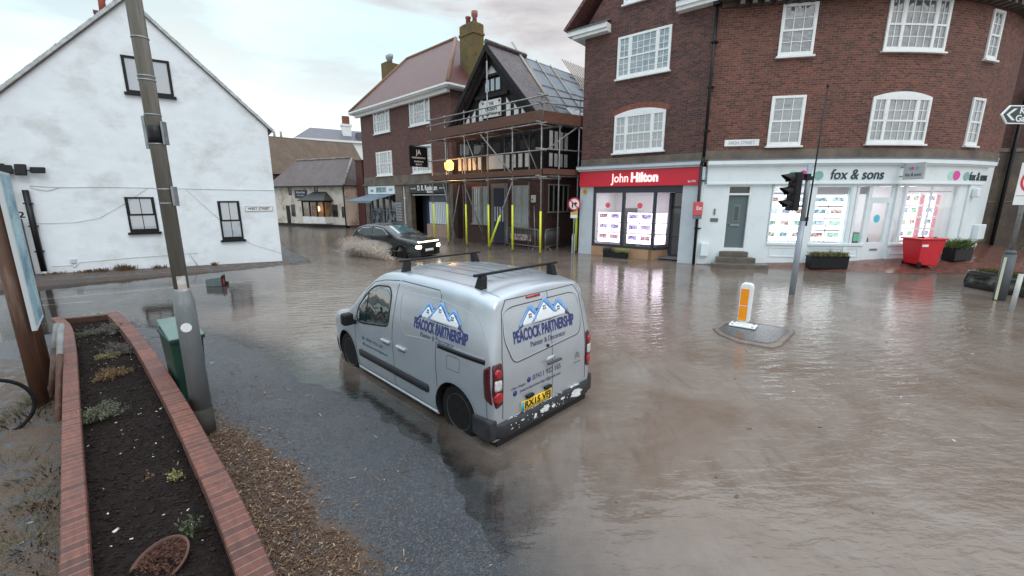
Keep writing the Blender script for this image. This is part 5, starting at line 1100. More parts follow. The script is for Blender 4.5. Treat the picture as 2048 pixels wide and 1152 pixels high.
SK.patch('rubbing_strip', rounded([(2.90, .40), (2.90, .50), (1.10, .50), (1.10, .40)], .03), 'R', M['trim'], VAN, .016, .08, .02)
SK.patch('door_rail', rounded([(.90, 1.025), (.90, 1.075), (.12, 1.075), (.12, 1.025)], .01), 'L', M['black'], VAN, .004, .08)
SK.patch('sill_trim', [(3.0, .165), (3.0, .20), (.97, .20), (.97, .165)], 'L', M['lgrey'], VAN, .01, .1)
for x in (2.07, 1.68):
    a = SK.hit(x, .82, 'L', .03); mb = MB(); mb.box(x - .11, x + .11, a.y - .035, a.y, .80, .84); h_ = mb.build('door_handle', M['silver'], VAN, bevel=.012); q = MB(); SK.line(q, [(x - .08, .80), (x + .08, .80)], 'L', .06, .0025); q.build('handle_recess', M['seam'], h_)
mb = MB(); a = SK.hit(2.98, .95, 'L', 0); mb.box(2.88, 3.02, a.y + .05, a.y + .21, .88, 1.06); mi = mb.build('wing_mirror', M['blackmatt'], VAN, bevel=.035); mb = MB(); mb.box(2.92, 2.98, a.y - .03, a.y + .07, .88, .94); mb.build('mirror_arm', M['blackmatt'], mi)
mb = MB(); mb.box(2.88, 3.02, -a.y - .21, -a.y - .05, .88, 1.06); mb.build('wing_mirror', M['blackmatt'], VAN, bevel=.035)
# rear
mb = MB()
SK.line(mb, rounded([(.67, 1.27), (.64, 1.53), (.52, 1.58), (-.50, 1.58), (-.62, 1.53), (-.67, 1.29), (-.62, 1.05), (.56, .98)], .09), 'B', .011, .002, closed=True)
SK.line(mb, [(-.08, 1.66), (-.08, .42)], 'B', .008, .002); SK.line(mb, [(.735, .42), (.72, 1.10), (.66, 1.55), (.58, 1.66)], 'B', .010, .002); SK.line(mb, [(-.735, .42), (-.72, 1.10), (-.66, 1.55), (-.58, 1.66)], 'B', .010, .002); SK.line(mb, [(.58, 1.66), (-.58, 1.66)], 'B', .009, .002)
mb.build('rear_door_gap', M['seam'], VAN)
mb = MB(); SK.line(mb, rounded([(.66, 1.27), (.64, 1.53), (.52, 1.565), (-.50, 1.565), (-.61, 1.53), (-.67, 1.29), (-.60, 1.07), (.55, 1.0)], .09), 'B', .012, .003, closed=True)
mb.build('rear_panel_edge', bpy.data.materials['panel_crease'], VAN)
SK.patch('brake_light', [(.27, 1.625), (.27, 1.652), (.05, 1.652), (.05, 1.625)], 'B', M['redlens'], VAN, .012, .05, .014)
for sd in (1, -1):
    lp = SK.patch('tail_light', rounded([(sd * .735, .60), (sd * .83, .56), (sd * .86, .75), (sd * .845, 1.04), (sd * .74, 1.05)], .03), 'B', M['darklens'], VAN, .010, .04, .03)
    SK.patch('tail_light_return', rounded([(.00 + .03, .60), (.12, .66), (.13, .98), (.05, 1.04)], .02), 'L' if sd > 0 else 'R', M['darklens'], lp, .006, .04)
    for zc, m_, r0 in ((.94, 'redlens', .043), (.68, 'redlens', .052)):
        SK.patch('lamp_bulb', [(sd * .795 + r0 * math.cos(a), zc + r0 * 1.15 * math.sin(a)) for a in np.linspace(0, 2 * math.pi, 16, endpoint=False)], 'B', M[m_], lp, .022, .03, .014)
    SK.patch('reversing_lamp', rounded([(sd * .755, .76), (sd * .84, .755), (sd * .84, .87), (sd * .755, .87)], .02), 'B', M['clearlens'], lp, .018, .03, .012)
def bumper(zlo, zhi, out, wd, m, name, parent):
    prof = []; mb = MB(); rows = []
    for y in np.linspace(-wd, wd, 25):
        t = abs(y) / wd; xo = -out + (.14 * max(0, (t - .80) / .2) ** 2)
        rows.append([(.10, y, zlo), (xo + .03, y, zlo), (xo, y, zlo + .03), (xo, y, zhi - .025), (xo + .02, y, zhi), (.10, y, zhi)])
    I = mb.grid(rows, closed=True); mb.face(I[0]); mb.face(I[-1][::-1]); return mb.build(name, m, parent)
M['bump'] = mat('scuffed_black_bumper', (.020, .021, .024), .45, (.045, .046, .05), ns=7, spec=.3)
bp_ = bumper(.20, .385, .05, .90, M['bump'], 'rear_bumper', VAN)
mb = MB(); 
for sd in (1, -1): mb.box(.0, .30, sd * .80, sd * .915, .20, .44); 
mb.islands('bumper_corner', M['bump'], VAN, bevel=.03)
mb = MB(); mb.box(.02, .3, -.8, .8, .08, .2); mb.build('underbody', M['archin'], VAN)
M['splat'] = mat('spilt_white_paint', (.75, .77, .78), .45, (.60, .63, .65), ns=14)
random.seed(21); mb = MB()
def splat(cy, cz, ry, rz, top=True):
    n = 14; P = [(cy + ry * random.uniform(.55, 1.1) * math.cos(2 * math.pi * i / n), cz + rz * random.uniform(.5, 1.15) * math.sin(2 * math.pi * i / n)) for i in range(n)]
    if top: V = [mb.vert((P_[1], P_[0], .389)) for P_ in P]
    else: V = [mb.vert((-.0535 + .14 * max(0, (abs(P_[0]) / .9 - .8) / .2) ** 2, P_[0], min(.365, max(.22, P_[1])))) for P_ in P]
    mb.face(V)
for (a, b, c, d, t_) in ((-.50, .31, .13, .07, False), (-.5, .0, .12, .035, True), (.10, .32, .10, .05, False), (.22, .0, .1, .03, True), (0.0, .0, .14, .025, True), (-.1, .0, .05, .02, True), (.35, .0, .06, .02, True), (.27, .30, .03, .04, False), (-.22, .33, .05, .02, False), (.5, .0, .05, .012, True), (.48, .33, .04, .012, False), (-.05, .30, .035, .03, False), (.6, .0, .02, .02, True)): splat(a, b, c, d, t_)
for _ in range(60): c = random.uniform(-.65, .68); splat(c, random.choice((0, .33, .30, .26)) if False else random.uniform(-.03, .03), random.uniform(.006, .018), random.uniform(.005, .012), True)
for _ in range(40): splat(random.uniform(-.6, .68), random.uniform(.25, .36), random.uniform(.005, .015), random.uniform(.005, .012), False)
mb.build('paint_spill', M['splat'], bp_, fix=False)
pl = SK.patch('number_plate', [(.47, .40), (.47, .512), (-.05, .512), (-.05, .40)], 'B', M['plateY'], VAN, .016, .1, .012)
SK.patch('plate_band', [(.468, .402), (.468, .51), (.425, .51), (.425, .402)], 'B', M['plateB'], pl, .018, .1, .006)
fit_text('lettering', 'RX15 VFJ', .43, .074, SK.tmap('B', .19, .458, .018), M['black'], pl, bold=.003)
mb = MB()
for y in (.33, .02): a = SK.hit(y, .54, 'B', .0); mb.box(a.x - .04, a.x, y - .06, y + .06, .535, .57)
mb.build('plate_lamp', M['black'], VAN, bevel=.01)
a = SK.hit(-.06, .85, 'B', .03); mb = MB(); mb.box(a.x - .035, a.x, -.19, .06, .835, .865); hh_ = mb.build('rear_handle', M['seam'], VAN, bevel=.012)
SK.patch('handle_plate', rounded([(-.08, .86), (-.12, .905), (.0, .905), (.03, .86)], .02), 'B', M['lgrey'], hh_, .006, .05)
SK.patch('lock', rounded([(.02, 1.03), (.02, 1.06), (-.02, 1.06), (-.02, 1.03)], .01), 'B', M['black'], VAN, .012, .05)
mb = MB()
for dz in (0, .035): mb2 = [(-.60, .745 + dz), (-.56, .785 + dz), (-.52, .745 + dz)]; SK.line(mb, mb2, 'B', .018, .008)
SK.line(mb, [(-.50, .69), (-.64, .69)], 'B', .012, .005); mb.build('chevron_badge', M['steel'], VAN)
# sign writing
def houses(side, u0, v0, W, parent):
    k = W
    mm = lambda pts: [(u0 - p[0] * k, v0 + p[1] * k) for p in pts]
    SK.patch('logo_navy', mm([(-.48, -.03), (-.30, .13), (-.12, .17), (0, .13), (.12, .17), (.32, .13), (.49, -.03), (.36, .015), (.1, .0), (-.1, .0), (-.36, .015)]), side, M['navy2'], parent, .0035, .04, .002)
    for cx_, pk, hw in ((-.25, .21, .20), (.25, .21, .20), (0, .26, .24)):
        z_ = .002 if cx_ == 0 else 0; sd_ = -1 if cx_ < 0 else 1
        SK.patch('logo_roof', mm([(cx_ - hw, pk - hw * .98), (cx_ - .01, pk), (cx_ + .05, pk), (cx_ + hw * .95, pk - hw * .80), (cx_ + hw * .72, pk - hw * .80), (cx_, pk - .035), (cx_ - hw + .045, pk - hw * .98)]), side, M['vblue'], parent, .0055 + z_, .04, .002)
        SK.patch('logo_wall', mm([(cx_ - hw * .62, .01), (cx_ - hw * .66, pk - hw * .76), (cx_, pk - .045), (cx_ + hw * .62, pk - hw * .76), (cx_ + hw * .58, .01)]), side, M['vwhite'], parent, .0046 + z_, .04, .002)
        for a in (-.014, .014):
            for b in (-.014, .014): SK.patch('logo_window', mm([(cx_ + a - .009, pk - .105 + b - .009), (cx_ + a + .009, pk - .105 + b - .009), (cx_ + a + .009, pk - .105 + b + .009), (cx_ + a - .009, pk - .105 + b + .009)]), side, M['navy2'], parent, .0085, .1, .002)
lg = empty('rear_lettering', (0, 0, 0)); lg.parent = VAN
houses('B', 0.0, 1.335, .98, lg)
fit_text('lettering', 'PEACOCK PARTNERSHIP', 1.04, .125, SK.tmap('B', .01, 1.245), M['navy'], lg, bold=.0058)
fit_text('lettering', 'Painter & Decorator', .62, .06, SK.tmap('B', -.03, 1.12), M['navy2'], lg)
fit_text('lettering', '07411 922 165', .50, .062, SK.tmap('B', .02, .735), M['navy2'], lg)
fit_text('lettering', 'peacockpartnership1@gmail.com', .70, .034, SK.tmap('B', .12, .645), M['navy2'], lg)
fit_text('lettering', 'Chris Wright', .22, .028, SK.tmap('B', .50, .705), M['navy2'], lg, shear=.4)
for y, z in ((.33, .735), (.55, .645)): SK.patch('icon_disc', [(y + .032 * math.cos(a), z + .032 * math.sin(a)) for a in np.linspace(0, 2 * math.pi, 14, endpoint=False)], 'B', M['navy'], lg, .003, .05, .002)
ls = empty('side_lettering', (0, 0, 0)); ls.parent = VAN
houses('L', .91, 1.30, .92, ls)
fit_text('lettering', 'PEACOCK PARTNERSHIP', 1.0, .12, SK.tmap('L', .90, 1.215), M['navy'], ls, bold=.0058)
fit_text('lettering', 'Painter & Decorator', .64, .055, SK.tmap('L', .93, 1.10 + .005), M['navy2'], ls)
fit_text('lettering', '07411 922 165', .48, .045, SK.tmap('L', 2.42, .70), M['navy2'], ls); fit_text('lettering', 'peacockpartnership1@gmail.com', .62, .030, SK.tmap('L', 2.38, .61), M['navy2'], ls)
for x, z in ((2.75, .70), (2.75, .61)): SK.patch('icon_disc', [(x + .025 * math.cos(a), z + .025 * math.sin(a)) for a in np.linspace(0, 2 * math.pi, 12, endpoint=False)], 'L', M['navy'], ls, .003, .05, .002)
# roof bars
for xb in (.47, 1.98):
    rb = empty('roof_bar', (0, 0, 0)); rb.parent = VAN
    mb = MB(); mb.box(xb - .02, xb + .02, -.70, .70, 1.872, 1.90); mb.build('cross_bar', M['black'], rb, bevel=.008)
    for sd in (1, -1):
        zr = SK.hit(xb, sd * .60, 'T', 0).z; mb = MB(); mb.poly([(xb - .07, sd * .66, zr - .05), (xb + .07, sd * .66, zr - .05), (xb + .03, sd * .62, 1.872), (xb - .03, sd * .62, 1.872)], (0, -sd * .09, 0)); mb.build('bar_foot', M['blackmatt'], rb, bevel=.01)
mb = MB()
for y in (-.36, -.18, 0, .18, .36): SK.line(mb, [(.55, y), (1.9, y)], 'T', .035, .005, .06)
for sd in (1, -1): SK.line(mb, [(.16, sd * .615), (1.0, sd * .64), (2.3, sd * .63)], 'T', .012, .006)
mb.build('roof_ribs', M['silver'], VAN)
SK.patch('head_light', rounded([(3.85, .68), (4.15, .66), (4.12, .80), (3.85, .90)], .04), 'L', M['clearlens'], VAN, .004, .05)
SK.patch('front_bumper_trim', [(3.78, .2), (4.2, .2), (4.2, .42), (3.80, .42)], 'L', M['trim'], VAN, .006, .06)
# ------------------------------------------------------------ the dark car driving through the flood
CAR = empty('dark_hatchback_car', (-3.68, 18.75, -.12), r_(-31), 'dark grey car with bright headlights driving through the flood and throwing up spray', 'car')
CB = empty('car_frame', (0, 0, 0)); bpy.data.objects.remove(CB)
ZT = [(.0, .88), (.1, .93), (.5, 1.0), (1.05, 1.07), (1.45, 1.28), (1.95, 1.50), (2.4, 1.56), (3.2, 1.54), (3.7, 1.42), (4.05, 1.10), (4.2, .98)]
WT = [(.0, .70), (.15, .80), (.5, .88), (1.2, .91), (3.4, .91), (3.9, .87), (4.2, .80)]
M['carpaint'] = mat('dark_grey_green_paint', (.030, .036, .036), .25, (.022, .026, .027), ns=3, metal=.3, coat=.6)
# local x runs from the nose (0) to the tail (4.2): heading +x is the nose, so the whole car is turned by 180 degrees
CAR.rotation_euler[2] = r_(-31 + 180)
cbody, cbv = loft('body', ZT, WT, .2, .22, .14, .05, lambda z: .10 * max(0, z - .55), 4.2, (.85, 3.45), .36, M['carpaint'], M['archin'], CAR, .6, .92)
CK = Skin(cbv)
for x in (.85, 3.45):
    for sd in (1, -1): wheel(CAR, x, sd, yo=.87)
for sd in ('L', 'R'):
    CK.patch('side_window', rounded([(1.45, 1.02), (1.95, 1.36), (2.55, 1.42), (2.55, 1.0)], .05), sd, M['carglass'], CAR, .004, .07); CK.patch('side_window', rounded([(2.63, 1.0), (2.63, 1.42), (3.3, 1.38), (3.62, 1.2), (3.4, 1.02)], .05), sd, M['carglass'], CAR, .004, .07)
    CK.patch('sill_cladding', [(1.3, .22), (1.3, .36), (3.0, .36), (3.0, .22)], sd, M['trim'], CAR, .01, .1)
M['tealglass'] = glass('teal_reflecting_windscreen', (.06, .16, .17), .35)
CK.patch('windscreen', rounded([(1.22, -.60), (1.22, .60), (1.95, .50), (1.95, -.50)], .06), 'T', M['tealglass'], CAR, .004, .07)
M['headlamp'] = mat('lit_headlamp', (1, .95, .8), .3, emit=(1, .90, .62), es=14); M['drl'] = mat('lit_light_bar', (1, .95, .8), .3, emit=(1, .93, .70), es=7)
CK.patch('light_bar', [(-.66, .80), (.66, .80), (.66, .845), (-.66, .845)], 'B', M['drl'], CAR, .012, .06)
for sd in (1, -1): CK.patch('headlamp', rounded([(sd * .50, .54), (sd * .76, .56), (sd * .76, .68), (sd * .50, .68)], .04), 'B', M['headlamp'], CAR, .014, .05)
CK.patch('grille', rounded([(-.52, .26), (.52, .26), (.58, .52), (-.58, .52)], .05), 'B', M['black'], CAR, .006, .06)
CK.patch('number_plate', [(-.26, .40), (.26, .40), (.26, .51), (-.26, .51)], 'B', mat('white_number_plate', (.7, .72, .72), .4), CAR, .02, .1)
for sd in (1, -1): mb = MB(); mb.box(1.45, 1.6, sd * .92, sd * 1.08, .98, 1.12); mb.build('wing_mirror', M['carpaint'], CAR, bevel=.03)
# spray thrown up beside it: many drops and torn sheets of brown water
random.seed(8); mb = MB(); CR = Matrix.Translation((-3.68, 18.75, 0)) @ Matrix.Rotation(r_(149), 4, 'Z')
def drop(mb, p, r, st=1.0):
    p = Vector(p); a = [mb.vert(p + Vector(d) * r) for d in ((st, 0, 0), (-st, 0, 0), (0, 1, 0), (0, -1, 0), (0, 0, 1.3), (0, 0, -1))]
    for f in ((0, 2, 4), (2, 1, 4), (1, 3, 4), (3, 0, 4), (2, 0, 5), (1, 2, 5), (3, 1, 5), (0, 3, 5)): mb.face([a[i] for i in f], True)
for _ in range(9000):
    t = random.random(); x = .7 + 3.6 * t ** .9; h = (1.0 * math.sin(math.pi * min(1, .12 + t * .95)) ** .7) * random.random() ** 1.7; o_ = random.gauss(0, .10 + .32 * h)
    y = (.98 + .50 * (1 - t) * 1.0 + .55 * h + abs(o_)); p = CR @ Vector((x + random.gauss(0, .12), y, 0)); drop(mb, (p.x, p.y, h), random.uniform(.005, .021) * (1.25 - h * .6), random.uniform(1, 2.6))
for _ in range(1500):
    x = random.uniform(.2, 2.2); h = .35 * random.random() ** 2; p = CR @ Vector((x, -(.98 + random.random() * .5), 0)); drop(mb, (p.x, p.y, h), random.uniform(.008, .025), 1.4)
ms = bpy.data.materials.new('brown_spray'); ms.use_nodes = True; t = ms.node_tree; p_ = t.nodes['Principled BSDF']; p_.inputs['Base Color'].default_value = (.64, .55, .47, 1); p_.inputs['Roughness'].default_value = .3; p_.inputs['Alpha'].default_value = .38
tag(mb.build('water_spray', ms, fix=False), 'brown water spray thrown up along the side of the moving car', 'spray', kind='stuff')
mb = MB()
def mist(c, r, sq): mb.lathe([(.02 * r, -r * sq), (r * .7, -r * sq * .7), (r, 0), (r * .75, r * sq * .65), (.02 * r, r * sq)], c, 18)
c_ = CR @ Vector((2.3, 1.55, 0)); mb = MB()
rows = []
for i in range(22):
    a = math.pi * i / 21; rows.append([CR @ Vector((2.5 + 2.5 * math.cos(a) * (1 - .0 * j) * math.cos(j * .2), 1.55 + .75 * math.sin(2 * math.pi * j / 14) * math.sin(a) ** .6, .40 + (.52 * math.cos(2 * math.pi * j / 14)) * math.sin(a) ** .6)) for j in range(14)])
mb.grid(rows, closed=True); mo = mb.build('spray_mist', None); vm = bpy.data.materials.new('brown_mist'); vm.use_nodes = True; t = vm.node_tree; t.nodes.clear(); o_ = N(t, 'ShaderNodeOutputMaterial'); pv = N(t, 'ShaderNodeVolumePrincipled'); pv.inputs['Color'].default_value = (.92, .84, .76, 1)
cc = N(t, 'ShaderNodeTexCoord'); nn = N(t, 'ShaderNodeTexNoise'); nn.inputs['Scale'].default_value = 3.0; nn.inputs['Detail'].default_value = 5; lk(t, cc.outputs['Object'], nn.inputs['Vector']); vd = N(t, 'ShaderNodeVectorMath', operation='DISTANCE'); lk(t, cc.outputs['Generated'], vd.inputs[0]); vd.inputs[1].default_value = (.5, .5, .42); fall = ramp(t, vd.outputs['Value'], [(.12, (1, 1, 1)), (.46, (0, 0, 0))]); lk(t, math_(t, 'MULTIPLY', math_(t, 'MULTIPLY', ramp(t, nn.outputs[0], [(.36, (.1, .1, .1)), (.62, (1, 1, 1))]), fall), 10.0), pv.inputs['Density']); lk(t, pv.outputs[0], o_.inputs['Volume'])
mo.data.materials.append(vm); tag(mo, 'fine brown mist of spray hanging beside the moving car', 'spray', kind='stuff')

# ------------------------------------------------------------ planter
wall_c = [(700, 1620), (514, 1152), (452, 1000), (402, 900), (350, 800), (291, 702), (256, 656), (224, 624)]
left_c = [(152, 1700), (150, 1152), (147, 1000), (143, 860), (141, 760), (139, 690), (131, 652), (112, 634)]
CAPZ = .50
def plan(pts): return [Vector(G(px, py, CAPZ)[:2]) for px, py in pts]
def dens(P, st=.06):
    out = []
    for i in range(len(P) - 1):
        p0, p1, p2, p3 = P[max(0, i - 1)], P[i], P[i + 1], P[min(len(P) - 1, i + 2)]; k = max(2, int((p2 - p1).length / st))
        for j in range(k): t = j / k; out.append(.5 * ((2 * p1) + (p2 - p0) * t + (2 * p0 - 5 * p1 + 4 * p2 - p3) * t * t + (3 * p1 - p0 - 3 * p2 + p3) * t ** 3))
    return out + [P[-1]]
PR_, PL_ = plan(wall_c), plan(left_c)
M['cap'] = brick('red_coping_brick', (.085, .026, .018), (.20, .060, .038), (.20, .12, .08), w=40, h=.0785, ms=.008, stain=(.05, .033, .033), stain_amt=.6, rough=.6, bump=.006, off=0)
M['wallb'] = brick('planter_wall_brick', (.15, .045, .032), (.21, .07, .05), (.2, .14, .1), stain=(.03, .02, .018))
PT = empty('brick_planter', (0, 0, 0), 0, 'long tapering raised planter of red brick with soldier course coping in the foreground', 'planter')
def ribbon(mb, C, w_, z0, z1, ch=0.):
    s_ = 0; prev = None; first = None
    for i, c in enumerate(C):
        a, b = C[max(0, i - 1)], C[min(len(C) - 1, i + 1)]; t = (b - a).normalized(); n_ = Vector((-t.y, t.x)) * w_ / 2
        if i: s_ += (c - C[i - 1]).length
        L_, R_ = c + n_, c - n_; nn = n_.normalized() * ch
        q = [mb.vert((L_.x, L_.y, z0), (.6, s_)), mb.vert((L_.x, L_.y, z1 - ch), (.55, s_)), mb.vert((L_.x - nn.x, L_.y - nn.y, z1), (.5, s_)), mb.vert((R_.x + nn.x, R_.y + nn.y, z1), (.1, s_)), mb.vert((R_.x, R_.y, z1 - ch), (.05, s_)), mb.vert((R_.x, R_.y, z0), (.0, s_))]
        if prev:
            for k in range(5): mb.face((prev[k], q[k], q[k + 1], prev[k + 1]))
            mb.face((prev[5], q[5], q[0], prev[0]))
        else: mb.face(q)
        prev = q
    mb.face(prev[::-1])
for P, CW in ((PR_, .168), (PL_, .130)):
    D = dens(P); mb = MB(); ribbon(mb, D, CW, CAPZ - .075, CAPZ, .008); mb.build('coping', M['cap'], PT)
    mb = MB(); s_ = 0; prev = None
    for i, c in enumerate(D):
        a, b = D[max(0, i - 1)], D[min(len(D) - 1, i + 1)]; t = (b - a).normalized(); n_ = Vector((-t.y, t.x)) * (CW / 2 - .006); s_ += (c - D[i - 1]).length if i else 0
        q = [mb.vert((c.x + sg * n_.x, c.y + sg * n_.y, z), (s_, z)) for sg, z in ((1, -.15), (1, CAPZ - .075), (-1, CAPZ - .075), (-1, -.15))]
        if prev:
            for k in range(4): mb.face((prev[k], q[k], q[(k + 1) % 4], prev[(k + 1) % 4]))
        prev = q
    mb.build('wall', M['wallb'], PT)
A, B_ = PL_[-1], PR_[-1]; d = (B_ - A).normalized(); n_ = Vector((-d.y, d.x)) * .05
mb = MB(); mb.poly([(A.x - n_.x, A.y - n_.y, -.1), (B_.x - n_.x, B_.y - n_.y, -.1), (B_.x - n_.x, B_.y - n_.y, CAPZ - .04), (A.x - n_.x, A.y - n_.y, CAPZ - .04)], (n_.x * 2, n_.y * 2, 0)); mb.build('end_wall', mat('rusty_end_board', (.10, .045, .025), .8, (.05, .025, .015), ns=8), PT)
# soil
DL, DR = dens(PL_, .012), dens(PR_, .012); K = 230; rs = lambda D: [D[int(i * (len(D) - 1) / K)] for i in range(K + 1)]; DL, DR = rs(DL), rs(DR)
SZ = lambda x, y: .355 + .030 * mnoise.noise(Vector((x * 2.2, y * 2.2, 0))) + .016 * mnoise.noise(Vector((x * 9, y * 9, 5))) + .006 * mnoise.noise(Vector((x * 30, y * 30, 9)))
mb = MB(); rows = []
for a, b in zip(DL, DR):
    row = []
    for j in range(61): q = a.lerp(b, j / 60); row.append((q.x, q.y, SZ(q.x, q.y)))
    rows.append(row)
mb.grid(rows); M['soil'] = mat('dark_wet_soil', (.010, .006, .0055), .85, (.022, .014, .012), ns=14, lo=.45, hi=.7, bump=.02, bs=38, spec=.15)
mb.build('soil', M['soil'], PT, fix=False)
def in_planter(t, u): i = min(K, int(t * K)); q = DL[i].lerp(DR[i], u); return q.x, q.y, SZ(q.x, q.y)
random.seed(31)
mb = MB()
for _ in range(190):
    x, y, z = in_planter(random.random() ** .7 * .97, random.uniform(.08, .92)); r = random.uniform(.002, .008) * (1.9 if random.random() < .08 else 1); a = random.random() * 3; Mx = Matrix.Translation((x, y, z + r * .4)) @ Matrix.Rotation(a, 4, 'Z') @ Matrix.Rotation(random.uniform(-.5, .5), 4, 'X'); mb.box(-r * random.uniform(.8, 2.2), r, -r * .6, r * .6, -r * .25, r * .3, Mx)
tag(mb.build('soil_litter', mat('pale_litter_flakes', (.55, .54, .5), .7, (.2, .17, .12), ns=20, lo=.5, hi=.6)), 'small pale stones and flakes scattered over the planter soil', 'litter', kind='stuff')
mb = MB()
for _ in range(220):
    x, y, z = in_planter(random.random() * .97, random.uniform(.08, .92)); l = random.uniform(.02, .12); a = random.random() * 6.28; mb.cyl((x, y, z + .006), (x + l * math.cos(a), y + l * math.sin(a), z + random.uniform(.0, .03)), .0018, n=4)
for _ in range(9000):
    x, y, z = in_planter(random.random(), random.uniform(.03, .97)); r = random.uniform(.002, .009) * (1.8 if random.random() < .06 else 1); mb.box(-r * random.uniform(.8, 1.6), r, -r, r * random.uniform(.6, 1.3), -r * .8, r * .8, Matrix.Translation((x, y, z)) @ Matrix.Rotation(random.random() * 6, 4, 'Z') @ Matrix.Rotation(random.uniform(-1.6, 1.6), 4, 'Y') @ Matrix.Rotation(random.uniform(-1.6, 1.6), 4, 'X'))
tag(mb.build('soil_crumbs', mat('soil_crumb', (.012, .008, .007), .85, (.026, .018, .014), ns=30, spec=.2)), 'dark soil crumbs and dead twigs covering the planter bed', 'soil', kind='stuff')
def shrub(px, py, r, h, col, label, leaf=.012, n=700, stems=18, name='low_shrub', grp=None, flat=.8):
    x, y, _ = G(px, py, .37); z = SZ(x, y); e = empty(name, (x, y, z - .02), 0, label, 'plant', grp); mb = MB(); tips = []
    for _ in range(stems):
        a = random.uniform(0, 6.28); q = random.uniform(.2, 1) * r; hh = h * random.uniform(.5, 1) * (1.2 - q / r * .5); p1 = Vector((q * .4 * math.cos(a), q * .4 * math.sin(a), hh * .6)); p2 = Vector((q * math.cos(a), q * math.sin(a), hh)); mb.cyl((0, 0, 0), p1, .004, .003, 5); mb.cyl(p1, p2, .003, .0015, 4); tips.append((p1, p2))
    mb.build('stems', mat('grey_brown_stem', (.10, .075, .055), .8), e)
    mb = MB()
    for _ in range(n):
        p1, p2 = random.choice(tips); c = p1.lerp(p2, random.uniform(.0, 1.1)) + Vector([random.gauss(0, leaf * 1.3) for _ in range(3)]); d1 = Vector([random.gauss(0, 1) for _ in range(3)]).normalized() * leaf * random.uniform(.6, 1.5); d2 = d1.orthogonal().normalized() * leaf * .35
        i = [mb.vert(c - d1), mb.vert(c + d2), mb.vert(c + d1), mb.vert(c - d2)]; mb.face(i)
    mb.build('foliage', col, e, fix=False); return e
G1 = mat('grey_green_leaf', (.14, .155, .10), .7, (.075, .085, .05), ns=18); G2 = mat('straw_brown_leaf', (.20, .12, .045), .7, (.09, .06, .03), ns=18); G3 = mat('grey_dead_leaf', (.18, .165, .15), .8, (.06, .05, .045), ns=16); G4 = mat('yellow_green_leaf', (.28, .25, .09), .7, (.13, .13, .05), ns=15); G5 = mat('dull_green_leaf', (.06, .085, .03), .6, (.03, .045, .018), ns=15)
shrub(198, 838, .23, .20, G1, 'round grey green shrub in the planter against the left coping', .011, 2400, 44)
shrub(222, 752, .22, .10, G2, 'straw brown dying shrub in the middle of the planter', .013, 1500, 36)
shrub(252, 700, .32, .20, G3, 'grey leafless shrub sprawling near the right coping', .012, 1900, 60)
shrub(215, 712, .14, .08, G4, 'yellowish clump of dead leaves beside the grey leafless shrub', .014, 500, 16)
shrub(236, 664, .34, .18, G3, 'twiggy grey shrub nearest the far end of the planter', .012, 1700, 56)
shrub(176, 668, .25, .07, G1, 'low grey green mat of leaves at the far left of the planter', .011, 1300, 34)
shrub(190, 632, .22, .05, mat('pale_dead_leaf', (.42, .42, .36), .8, (.2, .19, .15), ns=18), 'pale dead foliage against the far end board of the planter', .014, 420, 20)
shrub(352, 960, .07, .12, G4, 'small pale green sprig standing alone in the dark soil', .014, 110, 9)
shrub(300, 955, .05, .08, G2, 'thin brown sprig left of the pale green sprig', .010, 40, 5)
shrub(120 + 32, 905, .05, .05, G1, 'tiny leafy seedling by the inner edge of the left coping', .012, 60, 5)
x, y, _ = G(332, 1122, .37)
bw = empty('broken_terracotta_bowl', (x, y, .30), .3, 'broken terracotta bowl of brown dead leaves lying in the planter', 'bowl')
mb = MB(); mb.lathe([(.10, 0), (.17, .06), (.205, .11), (.215, .13), (.20, .135), (.19, .115), (.15, .06), (.02, .05)], n=28); o = mb.build('bowl_body', mat('terracotta', (.11, .045, .03), .75, (.06, .028, .02), ns=7), bw); bw.scale = (.78, .78, .8); bw.rotation_euler = (.30, -.22, .3)
mb = MB()
for _ in range(900):
    a = random.uniform(0, 6.28); q = .19 * random.random() ** .5; c = Vector((q * math.cos(a), q * math.sin(a), .10 + random.uniform(0, .09) * (1 - q / .25))); d1 = Vector([random.gauss(0, 1) for _ in range(3)]).normalized() * random.uniform(.008, .022); d2 = d1.orthogonal().normalized() * .006; i = [mb.vert(c - d1), mb.vert(c + d2), mb.vert(c + d1), mb.vert(c - d2)]; mb.face(i)
mb.build('dead_leaves', mat('brown_dead_leaf', (.13, .055, .035), .8, (.055, .028, .02), ns=16), bw, fix=False)
shrub(380, 1062, .07, .16, G5, 'small green plant rising behind the broken terracotta bowl', .016, 120, 6)
# chips of bark and flood debris between planter and tarmac
random.seed(12); mcol = [mat('bark_chip_%s' % 'abc'[i], c, .75) for i, c in enumerate(((.085, .045, .026), (.17, .10, .055), (.34, .26, .17)))]
mb = MB(); mi = []
import bisect
MP = [Vector(p) for p in MULCH]
def chip(mb, x, y, z, l, w_, idx):
    n0 = len(mb.f); mb.box(-l, l, -w_, w_, -w_ * .4, w_ * .4, Matrix.Translation((x, y, z)) @ Matrix.Rotation(random.random() * 3.14, 4, 'Z') @ Matrix.Rotation(random.uniform(-.5, .5), 4, 'Y')); mi.extend([idx] * (len(mb.f) - n0))
xs_, ys_ = [], []
cand = np.random.RandomState(3).uniform((-4.6, 1.3), (-.4, 5.4), (60000, 2)); cx_, cy_ = cand[:, 0], cand[:, 1]
sdm = seg_side(cx_, cy_, MULCH) * -1 + .10 * lownoise(cx_ * 2, cy_ * 2); sdw = seg_side(cx_, cy_, [tuple(p) for p in dens(PR_, .2)])
gh_ = ground_h(cx_, cy_)
kk = 0
